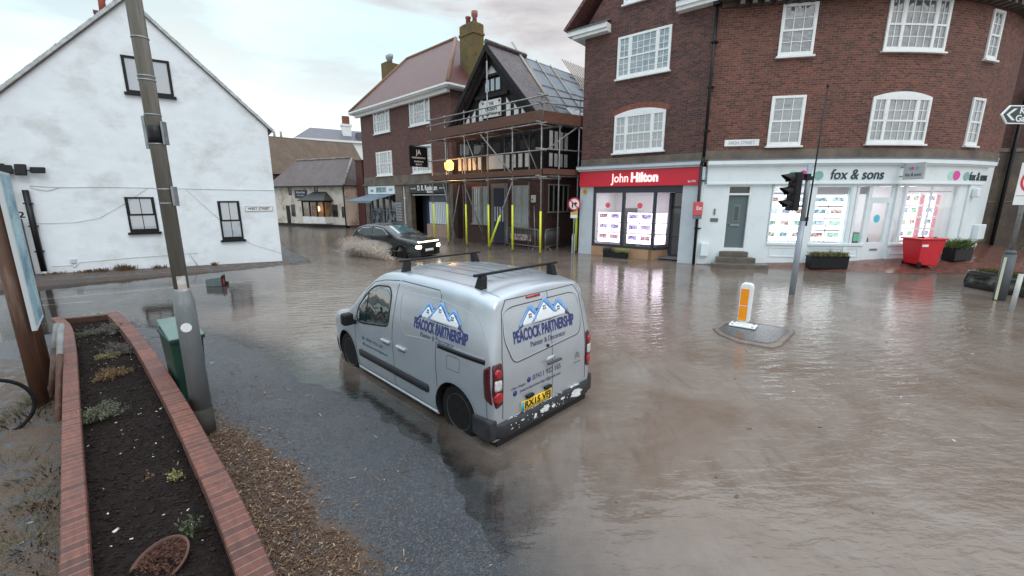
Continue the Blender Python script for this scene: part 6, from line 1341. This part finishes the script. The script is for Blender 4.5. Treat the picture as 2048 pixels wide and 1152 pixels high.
for x, y, a, b, g in zip(cx_, cy_, sdm, sdw, gh_):
    if b > -.08: continue
    pr = 1 if a > .05 else max(0, math.exp((a - .05) / .09) * .5)
    if random.random() < pr and kk < 14000: kk += 1; chip(mb, x, y, g + random.uniform(.002, .022) * (1 if a > 0 else .3), random.uniform(.006, .02) * (2.2 if random.random() < .03 else 1), random.uniform(.002, .005), 0 if random.random() < .62 else (1 if random.random() < .8 else 2))
for _ in range(420):
    x, y = random.uniform(-4.5, 0), random.uniform(1.6, 6.5); g = float(ground_h(np.array([x]), np.array([y]))[0])
    if g > .005 : chip(mb, x, y, g + .004, random.uniform(.008, .035), random.uniform(.0015, .006), random.choice((0, 1, 1, 2)))
o = mb.build('bark_chips', mcol, fix=False); o.data.polygons.foreach_set('material_index', mi); tag(o, 'brown bark chips and flood debris heaped beside the planter', 'bark chips', kind='stuff')
mb = MB()
for (px, py, n, r) in ((60, 830, 260, .45), (100, 800, 160, .25), (60, 1100, 420, .45), (100, 950, 160, .25), (110, 1010, 120, .18), (60, 1010, 200, .4), (20, 930, 40, .3)):
    x, y, _ = G(px, py, 0); tuft(mb, (x, y, .0), n, r, .13, .005, 1.5)
tag(mb.build('grass', mat('matted_flood_grass', (.085, .085, .035), .8, (.05, .04, .022), ns=11)), 'matted flattened grass in the mud left of the planter', 'grass', kind='stuff')
for k, (px, py, c, lab, nm) in enumerate(((75, 1070, (.62, .6, .66), 'crumpled pale litter on the mud left of the planter', 'litter_scrap'), (425, 668 + 60, (.3, .3, .3), 'small grey stone on the wet tarmac by the bin', 'stone'))):
    x, y, _ = G(px, py); mb = MB(); mb.lathe([(.01, 0), (.03, .004), (.035, .012), (.01, .02)], (x, y, .01), 7); tag(mb.build(nm, mat(nm + '_grey', c, .7)), lab, 'litter')

# ------------------------------------------------------------ lamp column, bins, boards
x, y, _ = G(413, 872)
P_ = empty('lamp_column', (x, y, -.05), 0, 'tall weathered grey steel lamp column beside the brick planter', 'lamp column')
zs = CAMH + y / ray(378, 612)[1] * ray(378, 612)[2]
M['galv'] = mat('dull_galvanised_column', (.25, .275, .285), .5, (.17, .19, .20), ns=5, metal=.35, bump=.002, stretch=(1, 1, .3), col3=(.34, .36, .36), s3=5)
M['oldcol'] = mat('streaked_old_column', (.20, .19, .165), .7, (.12, .115, .095), ns=5, stretch=(4, 4, .25), col3=(.30, .29, .26), s3=2.4)
mb = MB(); mb.cyl((0, 0, .0), (0, 0, .40), .100, n=24); mb.build('root_section', mat('black_bitumen_base', (.022, .022, .02), .8, (.05, .045, .035), ns=9), P_)
mb = MB(); mb.lathe([(.094, .40), (.092, zs + .05), (.090, zs + .10), (.070, zs + .21), (.066, zs + .24)], n=28); mb.build('base_compartment', M['galv'], P_)
mb = MB(); mb.lathe([(.066, zs + .24), (.062, 5.0), (.06, 8)], n=24); mb.build('column_shaft', M['oldcol'], P_)
mb = MB(); mb.lathe([(.048, 0), (.048, .004)], n=24, M=Matrix.Translation((.044, -.082, zs - .16)) @ Matrix.Rotation(r_(28), 4, 'Z') @ Matrix.Rotation(math.pi / 2, 4, 'X')); mb.build('white_sticker', M['white'], P_)
def z_at(px, py): d = ray(px, py); return CAMH + y / d[1] * d[2] + .05
mb = MB()
for py in (78, 155, 163, 232, 262, 290, 380, 408): z_ = z_at(300, py); mb.lathe([(.064, z_), (.069, z_ + .002), (.069, z_ + .012), (.064, z_ + .014)], n=24)
mb.islands('steel_band', M['steel'], P_)
for py0, py1, dx, w_ in ((232, 298, -.080, .03), (243, 290, .085, .02), (373, 412, .085, .025)):
    za, zb_ = z_at(300, py1), z_at(300, py0); mb = MB(); mb.box(dx - w_ / 2, dx + w_ / 2, -.03, .03, za, zb_); mb.build('bracket_plate', M['galv'] if w_ > .1 else M['steel'], P_, bevel=.004)
mb = MB(); za, zb_ = z_at(300, 288), z_at(300, 252); mb.lathe([(.065, za), (.070, za + .004), (.070, zb_ - .004), (.065, zb_)], n=24); mb.build('black_strap', M['black'], P_)
za, zb_ = z_at(378, 594), z_at(378, 566); mb = MB(); n = 10
rows = [[(.069 * math.cos(a), .069 * math.sin(a), z_) for z_ in (za, zb_ + .08)] for a in np.linspace(-1.35, -.2, n)]; mb.grid(rows); mb.build('notice_sticker', mat('faded_notice_sticker', (.55, .55, .53), .6, (.45, .40, .38), ns=16, lo=.45, hi=.5), P_, fix=False)
# green wheelie bin
def wheelie(loc, rz, sc_, mb_, ml, label, name='wheelie_bin', logo=False):
    e = empty(name, loc, rz, label, 'bin'); W, D, Hh = .58 * sc_[0], .70 * sc_[1], 1.0 * sc_[2]
    mb = MB(); b = [(-W * .40, -D * .34), (W * .40, -D * .34), (W * .40, D * .40), (-W * .40, D * .40)]; t_ = [(-W * .5, -D * .5), (W * .5, -D * .5), (W * .5, D * .5), (-W * .5, D * .5)]
    I = [mb.vert((p[0], p[1], .06)) for p in b] + [mb.vert((p[0], p[1], Hh * .93)) for p in t_]; mb.face((3, 2, 1, 0)); mb.face((4, 5, 6, 7))
    for i in range(4): j = (i + 1) % 4; mb.face((i, j, j + 4, i + 4))
    mb.build('bin_body', mb_, e, bevel=.02)
    mb = MB(); mb.box(-W * .54, W * .54, -D * .54, D * .54, Hh * .90, Hh * .945); mb.build('rim', mb_, e, bevel=.01)
    mb = MB(); mb.slab((-W * .53, -D * .56, Hh * .955), (W * .53, -D * .56, Hh * .955), (W * .50, D * .52, Hh * 1.05), (-W * .50, D * .52, Hh * 1.05), .025); mb.build('lid', ml, e, bevel=.015)
    for sd in (1, -1): mb = MB(); mb.cyl((sd * W * .34, D * .40, .10), (sd * W * .46, D * .40, .10), .10, n=18); mb.build('wheel', M['tyre'], e)
    mb = MB(); mb.cyl((-W * .4, D * .60, Hh * .95), (W * .4, D * .60, Hh * .95), .016, n=8); [mb.box(s_ * W * .4 - .02, s_ * W * .4 + .02, D * .48, D * .61, Hh * .93, Hh * .97) for s_ in (1, -1)]; mb.build('handle', ml, e); return e
c = Vector(G(352, 800)); c = Vector((-4.52, 5.72, .02))
gb = wheelie((-4.10, 4.99, .0), r_(48), (.56, .98, 1.05), mat('dark_green_bin_plastic', (.012, .055, .038), .45, (.008, .035, .025), ns=4), mat('faded_green_lid', (.12, .19, .17), .5, (.09, .15, .13), ns=4), 'dark green wheelie bin with faded lid standing behind the lamp column')
text('lettering', '11', .13, lambda u, v, w_: (u, -.325 - w_, .74 + v), M['lgrey'], gb)
# overturned caddy by the kerb
x, y, _ = G(433, 571); e = empty('overturned_bin', (x, y, .0), r_(20), 'small grey green bin lying on its side in the road by the white house', 'bin'); e.scale = (.62, .62, .62)
mb = MB(); mb.poly([(-.38, -.20, 0), (.30, -.26, 0), (.30, -.26, .44), (-.38, -.20, .36)], (0, .42, 0)); mb.build('bin_body', mat('grey_green_plastic', (.11, .15, .15), .5, (.08, .11, .11), ns=5), e, bevel=.02)
mb = MB(); mb.box(.31, .36, -.30, .20, -.0, .50); mb.build('lid', M['blackmatt'], e, bevel=.01); mb = MB(); mb.cyl((.42, -.2, .08), (.42, -.1, .08), .09, n=14); mb.cyl((.42, .02, .08), (.42, .12, .08), .09, n=14); mb.build('wheel', M['tyre'], e)
mb = MB(); mb.box(.37, .40, -.28, -.2, .05, .34); mb.build('reflector', mat('small_red_patch', (.4, .03, .02), .5), e)
# notice board on two timber posts
pa, pb = Vector(G(86, 815)), Vector(G(97, 772)); dd = (pb - pa); rz = math.atan2(dd.y, dd.x); Lb = dd.length
NB = empty('notice_board', (pa.x, pa.y, 0), rz, 'blue illustrated notice board on two brown timber posts at the left edge', 'notice board')
M['postw'] = mat('brown_timber_post', (.10, .042, .022), .7, (.055, .028, .018), ns=4, stretch=(3, 3, .4), col3=(.17, .13, .10), s3=1.6)
for u in (0, Lb): mb = MB(); mb.cyl((u, 0, -.1), (u, 0, 2.6), .075, n=16); mb.build('post', M['postw'], NB)
zb0 = 1.02; mb = MB(); mb.box(-.12, Lb - .12, -.115, -.078, zb0, 2.9); bd = mb.build('board', mat('board_back', (.5, .55, .56), .6), NB)
mb = MB(); mb.box(-.09, Lb - .15, -.119, -.1155, zb0 + .03, 2.87); mb.build('printed_panel', mat('blue_sea_print', (.12, .30, .38), .5, (.42, .62, .68), ns=1.6, lo=.35, hi=.65, stretch=(1, 1, 2.5), col3=(.08, .18, .26), s3=2), bd)
mb = MB(); [mb.box(a, b, -.123, -.116, c_, d_) for a, b, c_, d_ in ((-.12, Lb - .12, zb0, zb0 + .03), (-.12, -.09, zb0 + .03, 2.9), (Lb - .15, Lb - .12, zb0 + .03, 2.9))]; mb.build('board_frame', M['lgrey'], bd)
# short stakes by the planter
for (px, py, tx, ty, lab) in ((100, 800, 114, 648, 'leaning wooden stake with a pale top, nearer the notice board'), (114, 850, 122, 650, 'leaning wooden stake with a pale top, touching the planter coping')):
    b = Vector(G(px, py, 0)); t_ = Vector(G(tx, ty, .88)); d = t_ - b; e = empty('wooden_stake', b, 0, lab, 'stake', 'stakes beside the planter'); mb = MB(); mb.cyl((0, 0, -.05), d * .66, .034, n=10); mb.build('shaft', M['postw'], e); mb = MB(); mb.cyl(d * .66, d, .036, n=10); mb.islands('weathered_top', mat('pale_weathered_wood', (.32, .33, .33), .8, (.20, .20, .19), ns=9), e)
# bicycle at the left edge
bx, by, _ = G(-8, 873); BK = empty('bicycle', (bx, by, -.02), r_(232), 'black bicycle standing in the water at the left edge', 'bicycle')
for i, u in enumerate((0.0, 1.04)):
    w_ = empty('wheel', (0, 0, 0)); w_.parent = BK; R_ = .335
    rows = [[(u + (R_ + .020 * math.cos(b)) * math.cos(a), .020 * math.sin(b), R_ + (R_ + .02 * math.cos(b)) * math.sin(a)) for b in np.linspace(0, 6.283, 9)[:-1]] for a in np.linspace(0, 6.283, 49)]; mb = MB(); mb.grid(rows, closed=True); mb.build('tyre', M['tyre'], w_)
    mb = MB()
    for k in range(20): a = k * .314; mb.cyl((u, .0, R_), (u + .31 * math.cos(a), 0, R_ + .31 * math.sin(a)), .0012, n=4)
    mb.cyl((u, -.04, R_), (u, .04, R_), .02, n=10); mb.build('spokes', M['steel'], w_)
mb = MB(); J = dict(r=(1.04, 0, .335), f=(0, 0, .335), bb=(.62, 0, .30), st=(.72, 0, .78), hd=(.17, 0, .82), hl=(.14, 0, .70))
for a, b in (('r', 'bb'), ('r', 'st'), ('bb', 'st'), ('bb', 'hl'), ('st', 'hd'), ('hd', 'f')): mb.cyl(J[a], J[b], .016, n=8)
mb.build('frame', M['black'], BK); mb = MB(); mb.tube([(.16, -.28, .98), (.14, 0, .93), (.16, .28, .98)], .012); mb.cyl(J['hd'], (.14, 0, .93), .014); mb.build('handlebar', M['black'], BK); mb = MB(); mb.box(.62, .86, -.07, .07, .86, .90); mb.cyl(J['st'], (.74, 0, .87), .013); mb.build('saddle', M['black'], BK, bevel=.015)

# ------------------------------------------------------------ traffic island and signals
isl = [Vector(G(px, py, .07)) for px, py in ((1426, 652), (1440, 664), (1478, 679), (1545, 690), (1562, 686), (1591, 659), (1588, 655), (1540, 646), (1490, 638), (1440, 640))]
e = empty('traffic_island', (isl[0].x, isl[0].y, 0), 0, 'small kerbed traffic island just breaking the surface of the flood', 'traffic island'); o0 = isl[0].to_2d()
lp = [(p.x - o0.x, p.y - o0.y) for p in isl]; cxm = sum(p[0] for p in lp) / len(lp); cym = sum(p[1] for p in lp) / len(lp)
mb = MB(); mb.poly([(p[0], p[1], -.12) for p in lp], (0, 0, .155)); mb.build('kerb', mat('wet_kerb_stone', (.20, .16, .13), .45, (.11, .09, .08), ns=7, bump=.004), e, bevel=.02)
mb = MB(); mb.poly([(cxm + (p[0] - cxm) * .86, cym + (p[1] - cym) * .80, .030) for p in lp], (0, 0, .012)); mb.build('paved_top', mat('wet_island_tarmac', (.06, .06, .065), .2, (.09, .085, .085), ns=5, bump=.003), e)
x, y, _ = G(1486, 652, .045)
kb = empty('keep_left_bollard', (x, y, .045), r_(-38), 'white traffic bollard with orange panels on the small island', 'bollard')
mb = MB(); mb.box(-.24, .24, -.16, .16, 0, .035); mb.build('base_plate', M['white'], kb, bevel=.015)
mb = MB(); mb.lathe([(.13, .035), (.09, .06), (.075, .12)], n=4, M=Matrix.Rotation(math.pi / 4, 4, 'Z')); mb.build('foot', M['white'], kb, bevel=.01)
mb = MB(); mb.poly([(-.105, -.07, .11), (.105, -.07, .11), (.115, -.07, .80), (.10, -.07, .86), (.06, -.07, .89), (-.06, -.07, .89), (-.10, -.07, .86), (-.115, -.07, .80)], (0, .15, 0)); mb.build('shell', M['white'], kb, bevel=.02)
M['orange'] = mat('orange_reflective_panel', (.95, .33, .005), .35, (.85, .27, .004), ns=8)
for z0, z1 in ((.13, .43), (.45, .78)): mb = MB(); mb.box(-.095, .02 + .03, -.078, -.068, z0, z1); mb.build('orange_panel', M['orange'], kb)
mb = MB(); [mb.lathe([(.022, .035), (.022, .042)], (a, b, 0), 10) for a in (-.18, .18) for b in (-.11, .11)]; mb.build('bolt', M['black'], kb)
x, y, _ = G(1583, 592, -.05)
TL = empty('traffic_light', (x, y, -.06), 0, 'grey traffic signal pole with a black three lamp head seen from the side', 'traffic light')
mb = MB(); mb.cyl((0, 0, 0), (0, 0, 2.05), .072, n=20); mb.cyl((0, 0, 2.05), (0, 0, 3.50), .058, n=20); mb.build('pole', mat('grey_signal_pole', (.30, .33, .37), .4, (.24, .27, .31), ns=4, metal=.3), TL)
def hd(dx, z0): return Vector((dx, 0, z0))
mb = MB(); mb.box(-.40, -.24, -.18, .18, 2.32, 3.30); mb.build('signal_head', M['blackmatt'], TL, bevel=.03)
for i, zc in enumerate((3.14, 2.81, 2.48)):
    mb = MB(); n = 14; rr = .135
    for k in range(n):
        a0, a1 = math.pi * (-.15 + 1.3 * k / n), math.pi * (-.15 + 1.3 * (k + 1) / n); L0, L1 = .30 * (.35 + .65 * max(0, math.sin(a0))), .30 * (.35 + .65 * max(0, math.sin(a1)))
        q = [(-.40, rr * math.cos(a0), zc + rr * math.sin(a0)), (-.40, rr * math.cos(a1), zc + rr * math.sin(a1)), (-.40 - L1, rr * .9 * math.cos(a1), zc - .03 + rr * .9 * math.sin(a1)), (-.40 - L0, rr * .9 * math.cos(a0), zc - .03 + rr * .9 * math.sin(a0))]
        nn = Vector((0, math.cos((a0 + a1) / 2), math.sin((a0 + a1) / 2))) * .006; mb.poly(q, nn)
    mb.build('hood', M['blackmatt'], TL)
    mb = MB(); mb.lathe([(.0, 0), (.11, .0), (.115, .02)], n=18, M=Matrix.Translation((-.415, 0, zc)) @ Matrix.Rotation(math.pi / 2, 4, 'Y')); mb.build('lens', mat('unlit_lens', (.03, .03, .03), .15), TL)
mb = MB(); mb.box(-.26, -.04, -.02, .02, 3.20, 3.24); mb.box(-.26, -.04, -.02, .02, 2.42, 2.46); mb.box(.03, .13, -.03, .03, 3.1, 3.2); mb.box(.03, .14, -.03, .03, 2.05, 2.15); mb.box(-.085, .02, -.07, .07, 3.1, 3.26); mb.build('bracket', M['black'], TL)
mb = MB(); mb.cyl((.12, 0, 1.92), (.16, 0, 5.35), .022, .014, n=8); mb.cyl((.16, 0, 5.35), (.16, 0, 5.42), .026, n=8); mb.build('aerial', M['black'], TL)
# no right turn sign
e = empty('no_right_turn_sign', HIL.w(-5.52, -.28), r_(-22), 'round no right turn sign on a thin post beside the red shop front', 'road sign')
mb = MB(); mb.cyl((0, 0, -.1), (0, 0, 2.6), .03, n=10); mb.build('post', M['steel'], e)
RX = lambda y: Matrix.Translation((0, y, 2.30)) @ Matrix.Rotation(math.pi / 2, 4, 'X')
mb = MB(); mb.lathe([(.30, 0), (.30, .012)], n=36, M=RX(-.035)); pl = mb.build('red_ring', mat('sign_red', (.60, .01, .04), .4), e)
mb = MB(); mb.lathe([(.235, 0), (.235, .004)], n=36, M=RX(-.0475)); mb.build('white_face', M['white'], e)
mb = MB(); mb.box(-.11, -.05, -.058, -.053, 2.14, 2.36); mb.box(-.05, .06, -.058, -.053, 2.30, 2.36); mb.poly([(.05, -.058, 2.25), (.15, -.058, 2.33), (.05, -.058, 2.41)], (0, .005, 0)); mb.build('turn_arrow', M['black'], e)
mb = MB(); mb.box(-.25, .25, -.064, -.059, -.025, .025, Matrix.Translation((0, 0, 2.30)) @ Matrix.Rotation(math.pi / 4, 4, 'Y')); mb.build('red_bar', bpy.data.materials['sign_red'], e)
mb = MB(); mb.box(-.16, .16, -.05, -.035, 1.66, 1.94); mb.build('white_plate', M['white'], e); mb = MB(); mb.box(-.15, .15, -.055, -.05, 1.82, 1.93); mb.build('yellow_band', mat('amber_plate', (.62, .38, .04), .5), e)
e2 = empty('yellow_warning_disc', HIL.w(-5.12, -.04), r_(-40), 'yellow round notice on the grey pilaster above the no right turn sign', 'notice'); mb = MB(); mb.lathe([(.13, 0), (.13, .01)], n=24, M=Matrix.Translation((0, 0, 2.86)) @ Matrix.Rotation(math.pi / 2, 4, 'X')); mb.build('disc', bpy.data.materials['amber_plate'], e2)
mb = MB(); mb.lathe([(.07, 0), (.07, .01)], n=16, M=Matrix.Translation((0, -.008, 2.86)) @ Matrix.Rotation(math.pi / 2, 4, 'X')); mb.build('disc_print', mat('brown_print', (.35, .2, .03), .6), e2)
e = empty('white_marker_post', HIL.w(-5.62, -.15), r_(-40), 'short white rounded marker post standing in the water left of the shop', 'post'); mb = MB(); mb.poly([(-.07, 0, -.1), (.07, 0, -.1), (.07, 0, .85), (.03, 0, .92), (-.03, 0, .92), (-.07, 0, .85)], (0, .07, 0)); mb.build('shaft', M['lgrey'], e, bevel=.01)
mb = MB(); mb.box(-.06, .06, -.006, -.001, .6, .75); mb.build('reflector', M['white'], e)
# red trade bin and planters by the white shop
pp, hh = fcurve(7.45); q = fox(7.45, .75, 0); gx, gy = FO[0] + q[0], FO[1] + q[1]; gz_ = float(ground_h(np.array([gx]), np.array([gy]))[0])
rb_ = empty('red_trade_bin', (gx, gy, gz_), hh - .10, 'red plastic trade waste bin standing on the wet pavement by the white shop', 'bin'); rb_.scale = (.80, .85, 1.0)
M['binred'] = mat('red_bin_plastic', (.58, .008, .02), .4, (.48, .006, .015), ns=4)
mb = MB(); W0, W1 = .44, .60
I = [mb.vert(p) for p in ((-W0, -.34, .10), (W0, -.34, .0), (W0, .34, .0), (-W0, .34, .10), (-W1, -.42, .98), (W1 - .02, -.42, .98), (W1 - .02, .42, .98), (-W1, .42, .98))]; mb.face((3, 2, 1, 0)); mb.face((4, 5, 6, 7)); [mb.face((i, (i + 1) % 4, (i + 1) % 4 + 4, i + 4)) for i in range(4)]
mb.build('bin_body', M['binred'], rb_, bevel=.04); mb = MB(); mb.box(-W1 - .06, W1 + .03, -.47, .47, .975, 1.03); mb.build('lid', M['binred'], rb_, bevel=.02)
mb = MB(); mb.cyl((-.40, -.36, .10), (-.40, -.30, .10), .10, n=16); mb.cyl((-.40, .30, .1), (-.40, .36, .1), .10, n=16); mb.build('wheel', M['tyre'], rb_)
mb = MB(); mb.box(-.50, -.22, -.425, -.41, .74, .82, Matrix.Rotation(.0, 4, 'X')); mb.build('white_label', M['white'], rb_); text('lettering', 'B.Biffa', .14, lambda u, v, w_: (-.28 + u, -.43 - w_, .85 + v), M['white'], rb_) if False else None
mb = MB(); mb.box(.3, .36, -.2, -.1, 1.03, 1.06); mb.box(-.2, -.1, -.1, .1, 1.03, 1.07); mb.islands('lid_catch', M['blackmatt'], rb_)
def leafy(e, x0, x1, y0, y1, z, n, h, m, wd=.012, lean=.8, name='foliage'):
    mb = MB()
    for _ in range(n): tuft(mb, (random.uniform(x0, x1), random.uniform(y0, y1), z), 3, .04, h, wd, lean)
    return mb.build(name, m, e)
def trough(loc, rz, w_, d_, h_, label, name='flower_trough'):
    e = empty(name, loc, rz, label, 'planter'); mb = MB(); mb.poly([(-w_ / 2, -d_ / 2, 0), (w_ / 2, -d_ / 2, 0), (w_ / 2 + .02, -d_ / 2, h_), (-w_ / 2 - .02, -d_ / 2, h_)], (0, d_, 0)); mb.build('trough', M['blackmatt'], e, bevel=.01)
    mb = MB(); mb.box(-w_ / 2 - .035, w_ / 2 + .035, -d_ / 2 - .02, d_ / 2 + .02, h_, h_ + .03); mb.build('rim', M['black'], e); return e
e = trough(HIL.w(-3.3, -.33, -.06), r_(-40), 1.05, .3, .32, 'black trough of yellow and green plants below the red shop window')
leafy(e, -.5, .0, -.12, .12, .3, 170, .22, G5); leafy(e, -.05, .55, -.14, .14, .3, 190, .22, mat('yellow_variegated_leaf', (.45, .42, .16), .6, (.20, .24, .08), ns=14), name='yellow_foliage'); leafy(e, -.6, -.2, -.14, .14, .3, 60, .3, mat('purple_heather', (.10, .07, .12), .7), .006, name='purple_foliage')
def onfox(s_, o): q = fox(s_, o, 0); x, y = FO[0] + q[0], FO[1] + q[1]; return (x, y, float(ground_h(np.array([x]), np.array([y]))[0])), fcurve(s_)[1]
l_, h_ = onfox(4.35, .55); e = trough(l_, h_, 1.25, .36, .42, 'black trough of straw coloured grass below the white shop window'); leafy(e, -.6, .6, -.15, .15, .4, 260, .26, mat('straw_green_grass', (.20, .19, .07), .7, (.09, .10, .035), ns=14)); leafy(e, -.1, .4, -.1, .1, .4, 14, .45, mat('grey_seed_head', (.25, .22, .24), .8), .006, .2, 'seed_heads')
l_, h_ = onfox(9.35, .6); e = trough(l_, h_, 1.0, .4, .45, 'black trough of drooping green leaves behind the red bin'); leafy(e, -.5, .5, -.18, .18, .4, 150, .5, mat('bright_green_strap_leaf', (.13, .19, .05), .5, (.06, .10, .025), ns=12), .016, 1.4)
# black moulded planters, posts and signs at the right edge
a, b = Vector(G(1930, 573)), Vector(G(2012, 588)); d = b - a; e = empty('black_moulded_planter', (a.x, a.y, -.05), math.atan2(d.y, d.x), 'glossy black moulded planter of low grass at the right edge', 'planter')
M['gloss'] = mat('glossy_black_moulding', (.008, .008, .009), .12, coat=.8)
mb = MB(); rows = []
for i in range(25):
    u = i / 24; x = u * 1.7; k = 1 + .06 * math.sin(u * 6.28 * 2)
    rows.append([(x, -.02 * k, .0), (x, -.08 * k, .1), (x, -.10 * k + .05 * math.sin(u * 12), .28), (x, -.03 * k, .44), (x, -.07, .52), (x, .02, .56), (x, .62, .56), (x, .70, .45), (x, .68, 0)])
I = mb.grid(rows, closed=True); mb.face(I[0]); mb.face(I[-1][::-1]); mb.build('moulding', M['gloss'], e)
leafy(e, .08, 1.6, .08, .55, .55, 420, .10, mat('olive_moss', (.10, .10, .02), .8, (.06, .055, .015), ns=8), .008, .6); mb = MB(); mb.box(.95, 1.02, -.14, -.06, .16, .5); mb.build('bracket', mat('yellow_white_clip', (.6, .6, .4), .3), e)
a2_ = Vector(G(2032, 592)); e = empty('black_moulded_planter', (a2_.x, a2_.y, -.05), math.atan2(d.y, d.x), 'second glossy black moulded planter, half out of frame behind the pale pole', 'planter'); mb = MB(); mb.grid(rows, closed=True); mb.build('moulding', M['gloss'], e); leafy(e, .08, 1.6, .08, .55, .55, 200, .08, bpy.data.materials['olive_moss'], .008, .6)
x, y, _ = G(1998, 600); e = empty('speed_limit_sign', (x, y, -.08), 0, 'grey signpost with a thirty speed limit plate at the right edge', 'road sign')
mb = MB(); mb.cyl((0, 0, 0), (0, 0, 1.28), .12, n=20); mb.lathe([(.12, 1.28), (.09, 1.36), (.05, 1.38)], n=20); mb.build('rubber_sleeve', mat('dark_grey_sleeve', (.07, .078, .085), .5), e)
mb = MB(); mb.cyl((0, 0, 1.3), (0, 0, 4.2), .045, n=14); mb.build('post', M['steel'], e); mb = MB(); mb.box(-.135, -.115, -.05, .0, .1, 1.2); mb.build('reflective_strip', mat('pale_reflective_strip', (.6, .62, .45), .3), e)
zt_ = 2.55; mb = MB(); mb.box(-.32, .32, -.065, -.05, zt_ - .05, zt_ + .95); pl = mb.build('plate', M['white'], e, bevel=.004)
mb = MB(); rr = 36; [mb.poly([(.27 * math.cos(a), -.070, zt_ + .52 + .27 * math.sin(a)), (.27 * math.cos(b), -.070, zt_ + .52 + .27 * math.sin(b)), (.21 * math.cos(b), -.070, zt_ + .52 + .21 * math.sin(b)), (.21 * math.cos(a), -.070, zt_ + .52 + .21 * math.sin(a))], (0, .004, 0)) for a, b in [(i * 6.2832 / rr, (i + 1) * 6.2832 / rr) for i in range(rr)]]
mb.build('red_ring', bpy.data.materials['sign_red'], pl); text('lettering', '30', .30, lambda u, v, w_: (u, -.067 - w_, zt_ + .52 + v), M['black'], pl, bold=.012, xs=.85); text('small_lettering', 'End', .14, lambda u, v, w_: (u + .04, -.067 - w_, zt_ + .07 + v), M['black'], pl)
mb = MB(); mb.box(-.30, .30, -.069, -.065, zt_ + .165, zt_ + .175); mb.build('divider', M['black'], pl)
x, y, _ = G(2022, 622); e = tag(MB().cyl((x, y, -.1), (x + .02, y, .88), .045, n=14).build('short_pole', mat('pale_yellow_pole', (.50, .52, .40), .3, (.36, .36, .40), ns=5)), 'short pale yellowish pole in the water at the right edge', 'pole')
fx0, fy0 = 13.9, 9.9; e = empty('finger_signpost', (fx0, fy0, 0), r_(2), 'dark fingerpost sign pointing left reading Kipling Gardens', 'fingerpost'); mb = MB(); mb.cyl((0, 0, -.1), (0, 0, 5), .045, n=12); mb.build('post', M['steel'], e)
dn = ray(1985, 232); fz = CAMH + fy0 / dn[1] * dn[2]; tipx = fy0 / dn[1] * dn[0] - fx0
mb = MB(); mb.poly([(tipx, -.06, fz), (tipx + .16, -.06, fz + .19), (.1, -.06, fz + .19), (.1, -.06, fz - .19), (tipx + .16, -.06, fz - .19)], (0, .03, 0)); fb = mb.build('finger', M['white'], e)
mb = MB(); mb.poly([(tipx + .035, -.064, fz), (tipx + .175, -.064, fz + .165), (.08, -.064, fz + .165), (.08, -.064, fz - .165), (tipx + .175, -.064, fz - .165)], (0, .003, 0)); mb.build('face', mat('dark_slate_sign', (.035, .05, .055), .5), fb)
text('lettering', 'Kipling', .19, lambda u, v, w_: (tipx + .38 + u, -.065 - w_, fz + .078 + v), M['white'], fb, bold=.004, align='LEFT'); text('lettering', 'Gardens', .19, lambda u, v, w_: (tipx + .32 + u, -.065 - w_, fz - .085 + v), M['white'], fb, bold=.004, align='LEFT')
mb = MB(); [mb.poly([(tipx + .10, -.068, fz), (tipx + .25, -.068, fz + sg * .12), (tipx + .32, -.068, fz + sg * .12), (tipx + .17, -.068, fz)], (0, .003, 0)) for sg in (1, -1)]; mb.build('chevron', M['white'], fb)
# neighbouring dark building at the right edge
e = empty('brown_corner_building', (20.3, 18.9, 0), r_(-6), 'dark brown stone and brick building beyond the curved shop, at the right edge', 'building')
mb = MB(); mb.box(-.6, 14, 0, 8, 4.6, 12); mb.build('wall', M['brickD'], e); mb = MB(); mb.box(-.6, 14, -.03, 8, 0, 4.6); mb.build('stone_ground_floor', mat('brown_wet_stone', (.075, .055, .04), .7, (.045, .035, .028), ns=1.5, bump=.01, bs=4, col3=(.13, .10, .07), s3=.8), e)
mb = MB(); mb.box(-.6, 14, -.07, -.031, 4.5, 4.65); mb.box(-.6, 14, -.05, -.031, 2.4, 2.45); mb.islands('string_course', M['stone'], e); mb = MB(); mb.cyl((.9, -.15, .2), (.9, -.15, 7), .07); mb.build('drainpipe', M['black'], e)
mb = MB(); [mb.cyl((2.4 + i * .7, -.35, .3), (2.4 + i * .7, -.35, 3.6), .09, n=12) for i in range(4)]; mb.box(2.2, 4.8, -.5, -.05, 3.6, 3.8); mb.box(2.2, 4.8, -.5, -.05, .2, .45); mb.islands('bay_column', M['stonelt'], e)
mb = MB(); mb.box(-.15, .45, -.12, -.04, 4.0, 4.25); mb.build('white_plate', M['white'], e)

# scraps and foam flecks drifting on the flood
random.seed(77); mb = MB()
for _ in range(170):
    x, y = random.uniform(-3, 11), random.uniform(2.2, 14)
    if float(ground_h(np.array([x]), np.array([y]))[0]) > -.03 or (abs(x + .9) < 2.6 and abs(y - 5.9) < 2.4): continue
    l = random.uniform(.006, .03); mb.box(-l, l, -l * .4, l * .4, -.002, .003, Matrix.Translation((x, y, .003)) @ Matrix.Rotation(random.random() * 3.14, 4, 'Z'))
tag(mb.build('floating_scraps', mat('floating_leaf_scrap', (.10, .07, .045), .6, (.45, .42, .36), ns=3, lo=.5, hi=.6)), 'small leaves and scraps drifting on the flood water', 'debris', kind='stuff')
